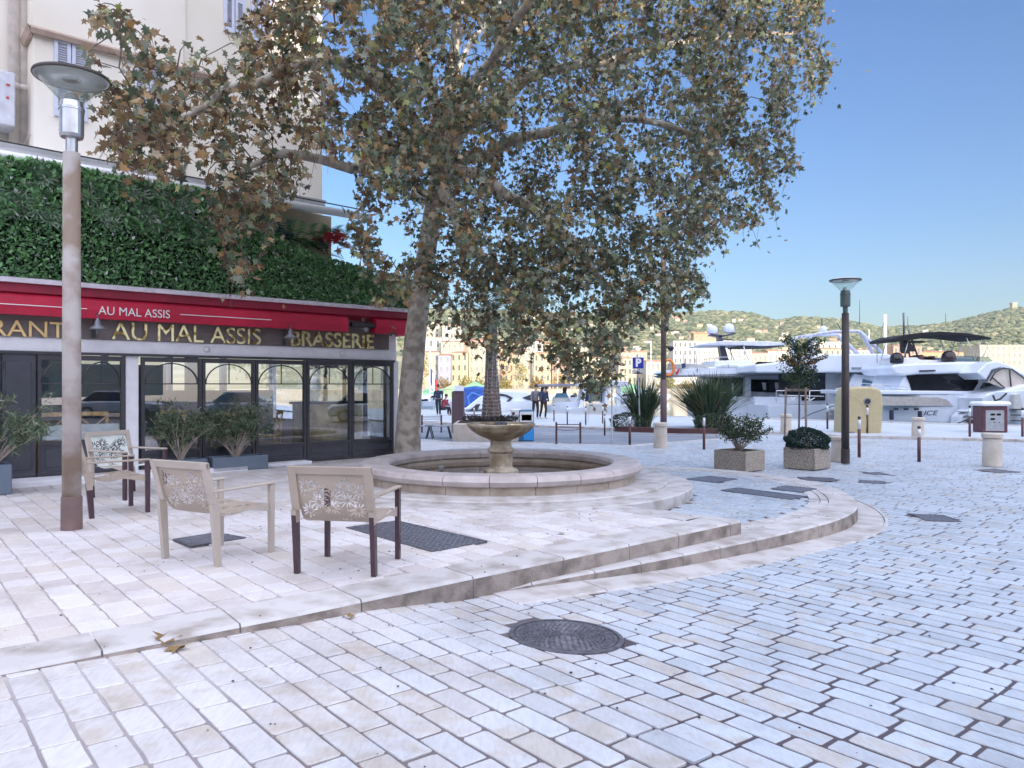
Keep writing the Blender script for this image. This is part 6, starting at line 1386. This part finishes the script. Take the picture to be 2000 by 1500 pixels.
for i, (px, py, th, l) in enumerate(sail):
    Y = 90+i*7; t, o = boat('sailing_boat', l, 'sailing boat', px, Y, 'sailing boats with bare masts')
    k = 36; hull(gel, t, o, [(px-k,772),(px+k,770)], [(px-k*.9,782),(px+k*.9,782)], Y, 2.6)
    tubes('mast', m_mast, t, o, [[(px,772),(px,py)]], Y, 0.20*th, (1.3,)); tubes('rigging', dark, t, o, [[(px,py+4),(px+k*.9,771)],[(px,py+4),(px-k*.9,771)]], Y, 0.015, (1.3,))
    tubes('boom', m_mast, t, o, [[(px,765),(px+24,765)]], Y, 0.08, (1.3,))

# ---------------------------------------------------------------- far shore: hills, town
RID = [(-900,560),(-200,575),(300,590),(700,600),(860,608),(1000,612),(1150,616),(1260,614),(1340,614),(1400,611),(1470,615),(1500,626),(1520,629),(1560,622),(1610,623),(1650,628),(1680,634),(1720,643),(1760,641),(1800,640),(1850,634),(1880,628),(1920,618),(1960,609),(2000,603),(2150,590),(2500,600),(2900,640)]
def ridge(px): return float(np.interp(px, [a for a,_ in RID], [b for _,b in RID]))
Y0, YR = 175.0, 900.0
def hill_y(px, Y):     # apparent height of the ground seen at distance Y
    t = max(0, min(1, (Y-Y0)/(YR-Y0))); base = CY+F*(H+1.0)/Y
    g = t**0.62; w = 3.0*math.sin(px*0.013+Y*0.02)*t*(1-t)*2+2.0*math.sin(px*0.04+Y*0.011)*t*(1-t)
    return base*(1-g)+(ridge(px)+0)*g+w
def hill_pt(px, Y): return Vector(at(px, hill_y(px, Y), Y))
n1, n2 = 160, 34; V = []; Fc = []
for j in range(n2+1):
    Yh = Y0*(YR*1.0/Y0)**(j/n2)
    for i in range(n1+1): V.append(hill_pt(-900+3800*i/n1, Yh))
for i in range(n1+1):
    p = V[n2*(n1+1)+i].copy(); p.y += 300; p.z -= 90; V.append(p)
for j in range(n2+1):
    for i in range(n1): a = j*(n1+1)+i; Fc.append((a, a+1, a+n1+2, a+n1+1))
tag(obj('hills', V, Fc, M('dry_scrub', (0.16,0.18,0.09), 0.95, c2=(0.36,0.33,0.19), scale=0.03, det=8), smooth=True), kind='structure')
# trees on the hills as one wood
V = []; Fc = []
ico_v = [Vector(v).normalized() for v in ((0,-.53,.85),(0,.53,.85),(0,.53,-.85),(0,-.53,-.85),(.85,0,.53),(-.85,0,.53),(-.85,0,-.53),(.85,0,-.53),(.53,.85,0),(-.53,.85,0),(-.53,-.85,0),(.53,-.85,0))]
ico_f = []
for a in range(12):
    for b in range(a+1,12):
        for c in range(b+1,12):
            if all((ico_v[x]-ico_v[y]).length < 1.1 for x,y in ((a,b),(b,c),(a,c))):
                n = (ico_v[b]-ico_v[a]).cross(ico_v[c]-ico_v[a]); ico_f.append((a,b,c) if n.dot(ico_v[a]) > 0 else (a,c,b))
FOREST_V, FOREST_F = V, Fc
m_roofs = [M('terracotta_roof_%s'%n, c, 0.85, var=0.2, scale=0.5) for n, c in (('a',(0.42,0.19,0.11)),('b',(0.36,0.20,0.14)),('c',(0.50,0.26,0.15)))]
WC = {'cream':(0.50,0.45,0.34),'white':(0.60,0.57,0.50),'ochre':(0.46,0.34,0.21),'pink':(0.50,0.32,0.24),'lavender':(0.36,0.37,0.46),'yellow':(0.52,0.45,0.29),'grey':(0.42,0.41,0.38)}
WM = {k: M('render_'+k, c, 0.9, var=0.08, scale=0.3) for k, c in WC.items()}
m_win = M('shuttered_window', (0.10,0.11,0.12), 0.5, var=0.3, scale=0.4); m_win2 = M('grey_shutter', (0.26,0.28,0.27), 0.6, var=0.2, scale=0.4)
WMESH = {}
def winmesh(w, h, m, key):
    if key not in WMESH:
        mb = MB(); mb.box(-w/2,w/2,-0.06,0.05,-h/2,h/2); o = mb.build('window', m); me = o.data; bpy.data.objects.remove(o); WMESH[key] = me
    return WMESH[key]
def house(px0, px1, pyt, pyb, Y, col, label, fl=3, nw=4, roof='hip', cat='house', group='houses on the far shore', rp=4, wins=True, ex_=0):
    a = V3(px0, pyb, Y); b = V3(px1, pyt, Y); w = (b.x-a.x)/2; h = b.z-a.z; dep = max(6, w*1.1); K = Y/F
    t = thing('house', label, cat, (a.x+w, Y, a.z), 0, group)
    mb = MB(); mb.box(-w, w, 0, dep, -4, h); mb.build('wall', WM[col], t)
    e = 0.35*K*2; rh = rp*K
    mb = MB()
    if roof == 'hip': mb.add([(-w-e,-e,h),(w+e,-e,h),(w+e,dep+e,h),(-w-e,dep+e,h),(-w*0.55,dep*0.5,h+rh),(w*0.55,dep*0.5,h+rh)], [(0,1,5,4),(1,2,5),(2,3,4,5),(3,0,4),(3,2,1,0)])
    elif roof == 'gable': mb.add([(-w-e,-e,h),(w+e,-e,h),(w+e,dep+e,h),(-w-e,dep+e,h),(-w-e,dep*0.5,h+rh),(w+e,dep*0.5,h+rh)], [(0,1,5,4),(1,2,5),(2,3,4,5),(3,0,4),(3,2,1,0)])
    else: mb.box(-w-0.1,w+0.1,-0.1,dep,h,h+0.5*K)
    rf = mb.build('roof', random.choice(m_roofs) if roof != 'flat' else WM['white'], t)
    if roof != 'flat' and w > 3.2 and random.random() < 0.7:
        mb = MB(); x = random.uniform(-w*.5,w*.4); mb.box(x,x+0.9,dep*.3,dep*.3+0.8,h,h+rh*1.25); mb.build('chimney', WM['cream'], rf)
    if wins:
        ww = min(2*w/nw*0.36, 1.5*K*2.2); hh = h/fl*0.52; m = random.choice((m_win, m_win2)); me = winmesh(ww, hh, m, (round(ww,2), round(hh,2), m.name))
        for r in range(fl):
            for c in range(nw):
                o = bpy.data.objects.new('window', me); COL.objects.link(o); o.parent = t; o.location = (-w+2*w*(c+0.5)/nw, -0.03, h*(r+0.52)/fl)
    return t
HS = [ # px0,px1,top,base,Y,colour,floors,cols,roof,label
(822,858,688,768,182,'cream',4,3,'hip','cream house beside the plane tree trunk'),
(856,880,694,768,180,'lavender',4,2,'gable','narrow lavender grey house right of the trunk'),
(880,914,689,768,184,'yellow',4,3,'hip','yellowish house left of the palm crown'),
(916,958,676,768,186,'cream',5,4,'hip','tall cream house directly behind the palm trunk'),
(974,1004,690,768,180,'ochre',4,3,'gable','ochre house right of the palm trunk with one tall white window'),
(1004,1040,684,768,183,'cream',4,3,'hip','cream house above the stern of the striped boat'),
(1042,1076,690,768,181,'yellow',4,3,'hip','pale yellow house above the walking pair'),
(1078,1112,694,768,184,'pink',4,3,'gable','pink house above the T-roof boat'),
(1114,1150,696,768,182,'cream',4,4,'hip','cream house left of the cabin boat roof'),
(1152,1196,698,768,185,'yellow',3,4,'gable','yellow house above the cabin boat'),
(1208,1262,700,768,190,'cream',4,6,'hip','long cream house behind the blue parking sign'),
(1262,1300,706,768,186,'grey',3,4,'gable','grey house between parking sign and tall pole'),
(822,862,660,705,235,'white',2,3,'flat','white terraced block with flat roof high by the trunk'),
(862,905,668,710,230,'cream',2,4,'gable','cream house in the second row left of the palm'),
(905,950,664,705,240,'pink',2,4,'gable','pink house in the second row behind the palm'),
(968,1012,668,710,236,'cream',2,4,'hip','cream second-row house right of the palm'),
(1016,1060,666,708,232,'white',2,4,'gable','white second-row house under the hanging foliage'),
(1064,1108,670,708,238,'yellow',2,4,'gable','yellow second-row house under the foliage'),
(1112,1160,674,710,236,'cream',2,4,'hip','cream second-row house under the lowest foliage'),
(1164,1204,678,710,230,'ochre',2,3,'gable','ochre second-row house left of the parking sign'),
(822,858,630,660,330,'cream',3,4,'flat','cream apartment block with balconies on the slope by the trunk'),
(864,900,636,662,320,'white',2,3,'gable','white slope house above the second row, left of the palm fronds'),
(1212,1264,688,712,250,'cream',1,6,'gable','low cream house right above the parking sign'),
(1315,1362,666,728,200,'white',4,5,'flat','white corner block with rows of windows right of the tall pole'),
(1362,1468,667,728,204,'white',4,11,'flat','long white block with many windows behind the aft rail'),
(1462,1500,690,716,240,'cream',1,4,'hip','low cream house right of the slanted mast'),
(1500,1556,686,716,250,'white',1,5,'gable','white low house behind the young tree'),
(1600,1652,682,712,230,'cream',2,5,'hip','cream house seen through the radar arch, left part'),
(1654,1700,684,712,236,'white',2,5,'gable','white house seen through the radar arch, right part'),
(1590,1650,668,690,300,'white',1,5,'flat','long white house higher up inside the radar arch'),
(1745,1800,676,716,210,'pink',2,5,'hip','pinkish house under the left half of the bimini'),
(1800,1882,688,716,215,'ochre',1,7,'hip','orange roofed long house under the bimini'),
(1882,1925,694,716,240,'cream',1,4,'gable','small cream house between bimini posts'),
(1914,2040,674,716,220,'cream',3,12,'flat','long pale building with rows of windows at the right edge'),
(1355,1400,652,668,340,'ochre',1,4,'gable','orange roofed house above the white corner block'),
(1705,1742,694,716,240,'white',1,3,'hip','small white house left of the thick white mast'),
]
for (a,b_,c,d,Yh,col,fl,nw,rf,l) in HS: house(a,b_,c,d,Yh,col,l,fl,nw,rf)
# villas on the hillside
places = ['far left by the trunk','behind the palm fronds','under the hanging foliage','left of the tall brown pole','right of the tall brown pole','above the white corner block','near the satellite domes','above the hardtop','above the young tree','left of the radar arch','inside the radar arch','right of the radar arch','by the thick white mast','above the black bimini','right of the bimini mast','above the right edge building','on the right hand hill']
k = 0; used = []
while k < 110:
    px = random.choice([random.uniform(1240,2050), random.uniform(1240,1680), random.uniform(830,1240)]); Yh = random.uniform(290, 860)
    if px > 1850 and Yh > 600 and random.random() < 0.8: continue
    py = hill_y(px, Yh)
    if any(abs(px-u)/14+abs(py-v)/4.5 < 1 for u, v, *_ in used): continue
    if not (608 < py < 712): continue
    w = random.uniform(6,16); hh = random.uniform(3.0,5.5); used.append((px,py,w,Yh)); row = 'high' if py < 640 else ('halfway up' if py < 668 else 'low')
    pl_ = places[0] if px < 880 else places[1] if px < 1000 else places[2] if px < 1230 else places[3] if px < 1290 else places[4] if px < 1320 else places[5] if px < 1380 else places[6] if px < 1460 else places[7] if px < 1530 else places[8] if px < 1590 else places[9] if px < 1610 else places[10] if px < 1690 else places[11] if px < 1735 else places[12] if px < 1755 else places[13] if px < 1830 else places[14] if px < 1900 else places[15] if px < 1980 else places[16]
    col = random.choice(['white','cream','cream','yellow','white','pink']); sz = 'small' if w < 8 else 'wide'; rf = random.choice(['gable','hip','flat'])
    rfn = {'gable':'tile roofed','hip':'hip roofed','flat':'flat roofed'}[rf]
    t = house(px-w/2, px+w/2, py-hh, py+1.2, Yh, col, '%s %s %s villa %s on the hillside %s'%(sz, rfn, col, row, pl_), 1, max(2,int(w/3)), rf, 'villa', 'villas scattered on the far hillside', 1.5, wins=(Yh < 420)); t.name = 'villa'; k += 1
V, Fc = FOREST_V, FOREST_F
for _ in range(15000):
    px = random.uniform(780, 2120); Yh = 330+(YR*1.01-330)*random.random()**0.62
    if px > 1700 and random.random() < 0.15: Yh = YR*random.uniform(0.7,1)
    p = hill_pt(px, Yh); s = random.uniform(0.8,2.3)*Yh/650
    py = hill_y(px, Yh)
    if any(abs(px-u) < w_*0.5+2.5 and -1.5 < py-v < 5.5 and Yh < y_+20 for u, v, w_, y_ in used): continue
    if Yh > 880: s *= 1.15
    base = len(V); j = rvec()*0.3
    for v in ico_v: V.append(p+Vector((v.x*s*1.3, v.y*s, (v.z*0.85+0.4)*s))*random.uniform(0.75,1.2))if False else V.append(Vector((p.x+v.x*s*1.3*random.uniform(.8,1.2), p.y+v.y*s, p.z+(v.z*0.8+0.35)*s*random.uniform(.8,1.2))))
    Fc += [tuple(base+i for i in f) for f in ico_f]
tag(obj('wood', V, Fc, leafmat('far_trees', [(0,(0.05,0.075,0.04)),(0.4,(0.10,0.125,0.065)),(0.75,(0.17,0.185,0.095)),(1,(0.27,0.25,0.14))], 0.0, 0.9)), 'scattered green scrub and pines covering the far hills', 'wood', kind='stuff')
p = hill_pt(1982, 895); t = thing('hilltop_tower', 'pale square tower standing on the right hand hilltop', 'tower', p); mb = MB(); mb.box(-2.6,2.6,0,5,-2,8); mb.build('shaft', WM['yellow'], t); mb = MB(); mb.box(-3.2,3.2,-0.6,5.6,8,9.5); mb.build('crown', WM['cream'], t); mb = MB(); mb.box(-0.6,0.6,-0.1,0.1,3,6); mb.build('window', m_win, t)
for px, l in ((1679,'thin dark aerial on the hill right of the street lamp'),(1773,'thin aerial on the ridge left of the bimini mast'),(1847,'thin aerial on the ridge above the bimini')):
    p = hill_pt(px, 890); mb = MB(); hh = 30 if px == 1679 else 15; mb.tube([(0,0,0),(0,0,hh)], [0.5,0.25], 6); tag(mb.build('aerial', dark), l, 'aerial', 'aerials on the ridge').location = p
# quayside trees, tents on the far side
def broad_tree(px, pyb, pyt, w, Y, stops, label, n=420):
    o = V3(px, pyb, Y); hh = V3(px, pyt, Y).z-o.z; K = Y/F; t = thing('quay_tree', label, 'tree', o, group='yellow green trees on the far quay')
    mb = MB(); mb.tube([(0,0,0),(0.1,0,hh*0.5),(0,0,hh*.9)],[0.25,0.18,0.05],6); [mb.tube([(0,0,hh*0.4),(s*w*K*.3,0.2,hh*.75)],[0.12,0.04],5) for s in (-1,1)]; mb.build('trunk', m_bark, t); V = []; Fc = []
    for _ in range(n):
        d = rvec(); r_ = random.random()**0.4*(1+0.3*math.sin(d.x*5+px)*math.cos(d.z*4)); p = Vector((d.x*w*K/2*r_, d.y*w*K/2*r_, hh*0.62+d.z*hh*0.42*r_)); dd = rvec(); leafcard(V, Fc, p, dd, dd.cross(rvec()).normalized(), K*3.2, K*2.6)
    obj('crown', V, Fc, leafmat('quay_leaf', stops, 0.3), t)
YS = [(0,(0.14,0.14,0.03)),(0.6,(0.32,0.28,0.06)),(1,(0.45,0.38,0.10))]; OS2 = [(0,(0.15,0.11,0.03)),(1,(0.40,0.26,0.07))]
for px, pyt, w, s, l in ((827,682,26,YS,'tall yellow green tree right beside the plane tree trunk'),(868,738,30,OS2,'low orange tree below the lavender house'),(908,736,34,YS,'low yellow tree left of the palm'),(935,738,30,YS,'low yellow tree touching the palm'),(986,738,30,YS,'low yellow tree right of the palm'),(1016,702,26,YS,'taller yellow green tree in front of the cream house'),(1050,736,34,OS2,'orange tree above the walking pair'),(1092,734,34,YS,'yellow tree above the T-roof'),(1140,738,40,OS2,'orange tree above the cabin boat'),(1300,735,46,YS,'yellow green tree at the tall pole'),(1180,736,36,YS,'yellow tree left of the parking sign'),(1345,745,40,OS2,'low orange tree left of the big yacht')):
    broad_tree(px, 771, pyt, w, 168, s, l)
for px0, px1, pyt, l, c in ((866,905,750,'pale green marquee tent left of the palm',(0.30,0.44,0.28)),(905,950,745,'green marquee tent just left of the palm trunk',(0.20,0.45,0.25)),(1212,1250,746,'green marquee tent behind the parking sign',(0.22,0.46,0.30)),(826,864,756,'teal green marquee tent near the trunk',(0.15,0.40,0.30))):
    Yh = 130; a = V3(px0, 772, Yh); b = V3(px1, pyt, Yh); w = (b.x-a.x)/2; h = b.z-a.z; t = thing('marquee', l, 'tent', (a.x+w,Yh,a.z), group='marquee tents across the marina')
    m = M('tent_cloth_%d'%px0, c, 0.7, var=0.1, scale=0.3); mb = MB(); mb.box(-w,w,0,w*1.6,-1.6,h*0.55); mb.build('walls', m, t); mb = MB(); mb.add([(-w-.2,-.2,h*.55),(w+.2,-.2,h*.55),(w+.2,w*1.6,h*.55),(-w-.2,w*1.6,h*.55),(0,-0.2,h),(0,w*1.6,h)], [(0,1,4),(1,2,5,4),(2,3,5),(3,0,4,5)]); mb.build('canopy', m, t)
mb = MB(); mb.box(-60,140,150,176,-2.2,0.6); tag(mb.build('far_quay', M('far_quay_stone',(0.42,0.38,0.30),0.9)), kind='structure')
# flag near the trunk
p = V3(840,775,100); t = thing('flag', 'red white and blue flag on a pole right of the plane tree trunk', 'flag', p); mb = MB(); mb.tube([(0,0,0),(0,0,9)],0.06,6); mb.build('pole', white, t); t.scale = (0.6,0.6,0.75)
for i, (nm, c) in enumerate((('blue_band',(0.03,0.06,0.35)),('white_band',(0.7,0.7,0.7)),('red_band',(0.5,0.03,0.04)))):
    mb = MB(); mb.prism([(0.05+i*0.5,0,2+8.9-2.6-i*0.9-3),(0.55+i*0.5,0.1,2+8.3-2.6-i*0.9-3),(0.55+i*0.5,0.1,8.6-4.0-i*0.9-3),(0.05+i*0.5,0,9.1-3.6-i*0.9-3)],[(0.05+i*0.5,0.03,2+8.9-2.6-i*0.9-3),(0.55+i*0.5,0.13,2+8.3-2.6-i*0.9-3),(0.55+i*0.5,0.13,8.6-4.0-i*0.9-3),(0.05+i*0.5,0.03,9.1-3.6-i*0.9-3)]); mb.build(nm, M('flag_'+nm, c, 0.8), t)

# ---------------------------------------------------------------- unseen row of blocks added behind the viewer to shade the square
def block(x0, x1, y0, y1, h, col, label):
    t = thing('shade_block', label, 'building', ((x0+x1)/2, y1, -0.4), group='apartment blocks behind the viewer'); w = (x1-x0)/2  # unseen blocks, added only to shade the square
    mb = MB(); mb.box(-w, w, y0-y1, 0, 0, h); mb.build('wall', WM[col], t)
    mb = MB(); mb.box(-w-0.2, w+0.2, y0-y1, 0.4, h, h+0.5); mb.build('cornice', WM['white'], t); nx = int(w*2/3.4); nz = int(h/3.3)
    wins = MB(); me = winmesh(1.3, 2.0, m_win, 'shade_block_win')
    for i in range(nx):
        for j in range(nz):
            if i*nz+j > 95: break
            o = bpy.data.objects.new('window', me); COL.objects.link(o); o.parent = t; o.location = (-w+2*w*(i+0.5)/nx, 0.03, 2.0+j*3.3)
block(-60, -20, -72, -60, 23, 'cream', 'cream apartment block behind the viewer, left')  # unseen, added for shade
block(-19, 26, -72, -60, 24.5, 'ochre', 'ochre apartment block behind the viewer, middle')  # unseen, added for shade
block(27, 44, -72, -60, 21, 'pink', 'pink apartment block behind the viewer, right')  # unseen, added for shade
block(45, 110, -72, -60, 30, 'cream', 'cream apartment block behind the viewer, far right')  # unseen, added for shade

for src, x, y, rz, l in ((YACHT1, 70, 2, -0.95, 'white motor yacht moored outside the right edge, mirrored in the left cafe windows'),(YACHT2, 80, -12, -1.0, 'white yacht with radar arch moored outside the right edge, mirrored in the cafe windows'),(YACHT1, 92, -28, -1.1, 'white motor yacht farthest outside the right edge, mirrored in the cafe windows')):
    c = copy_tree(src); c.location = (x, y, -1.6); c.rotation_euler = (0,0,rz); tag(c, l)
    for ch in list(c.children):
        if ch.name.startswith('name_lettering'): bpy.data.objects.remove(ch)
def car0():
    t = thing('parked_car', 'x', 'car'); mp = M('silver_car_paint', (0.42,0.45,0.50), 0.25, 0.3, coat=0.6, var=0.03)
    lo = [(-2.1,0.28),(-2.15,0.62),(-2.0,0.82),(-1.2,0.92),(1.0,0.92),(2.0,0.78),(2.15,0.55),(2.1,0.28)]
    mb = MB(); mb.prism([(x,-0.86,z) for x,z in lo],[(x,0.86,z) for x,z in lo]); b = mb.build('body', mp, t); md = b.modifiers.new('bevel','BEVEL'); md.width = 0.12; md.segments = 3
    up = [(-1.75,0.9),(-1.2,1.36),(-0.8,1.45),(0.25,1.42),(1.05,0.9)]
    mb = MB(); mb.prism([(x,-0.80+0.2*(z-0.9),z) for x,z in up],[(x,0.80-0.2*(z-0.9),z) for x,z in up]); b = mb.build('glasshouse', darkglass, t); md = b.modifiers.new('bevel','BEVEL'); md.width = 0.06
    mb = MB(); mb.box(-1.2,0.3,-0.66,0.66,1.41,1.47,bev=0.03); mb.build('roof', mp, t)
    for x in (-1.35,1.35):
        for y in (-0.87,0.87):
            mb = MB(); mb.tube([(x,y-0.1,0.32),(x,y+0.1,0.32)],0.32,20); wh = mb.build('wheel', dark, t, False); mb = MB(); mb.tube([(x,y-0.105,0.32),(x,y+0.105,0.32)],0.19,14); mb.build('rim', steel, wh)
    for y in (-0.6,0.6): mb = MB(); mb.box(2.0,2.14,y-0.18,y+0.18,0.6,0.72,bev=0.03); mb.build('headlight', white, t)
    return t
c0 = car0()
for i, (x, y, l) in enumerate(((19,8,'silver parked car outside the right edge, mirrored in the right cafe window'),(20,1,'silver parked car outside the right edge, mirrored in the middle cafe window'),(21,-7,'silver parked car outside the right edge, mirrored in the left cafe window'))):
    c = c0 if i == 0 else copy_tree(c0); c.location = (x, y, street_z(x,y)); c.rotation_euler = (0,0,R(70)); tag(c, l, 'car', 'cars parked beside the square')

# ---------------------------------------------------------------- thin sea haze
mh = bpy.data.materials.new('haze_air'); mh.use_nodes = True; N = mh.node_tree.nodes; L = mh.node_tree.links
N.remove(N['Principled BSDF']); pv = N.new('ShaderNodeVolumePrincipled'); pv.inputs['Color'].default_value = (0.92,0.93,0.95,1); pv.inputs['Density'].default_value = 0.00016; pv.inputs['Anisotropy'].default_value = 0.2
L.new(pv.outputs[0], N['Material Output'].inputs['Volume'])
mb = MB(); mb.box(-1500, 2200, -110, 1300, -120, 180); tag(mb.build('haze', mh), 'thin pale haze in front of the far hills', 'haze', kind='stuff')
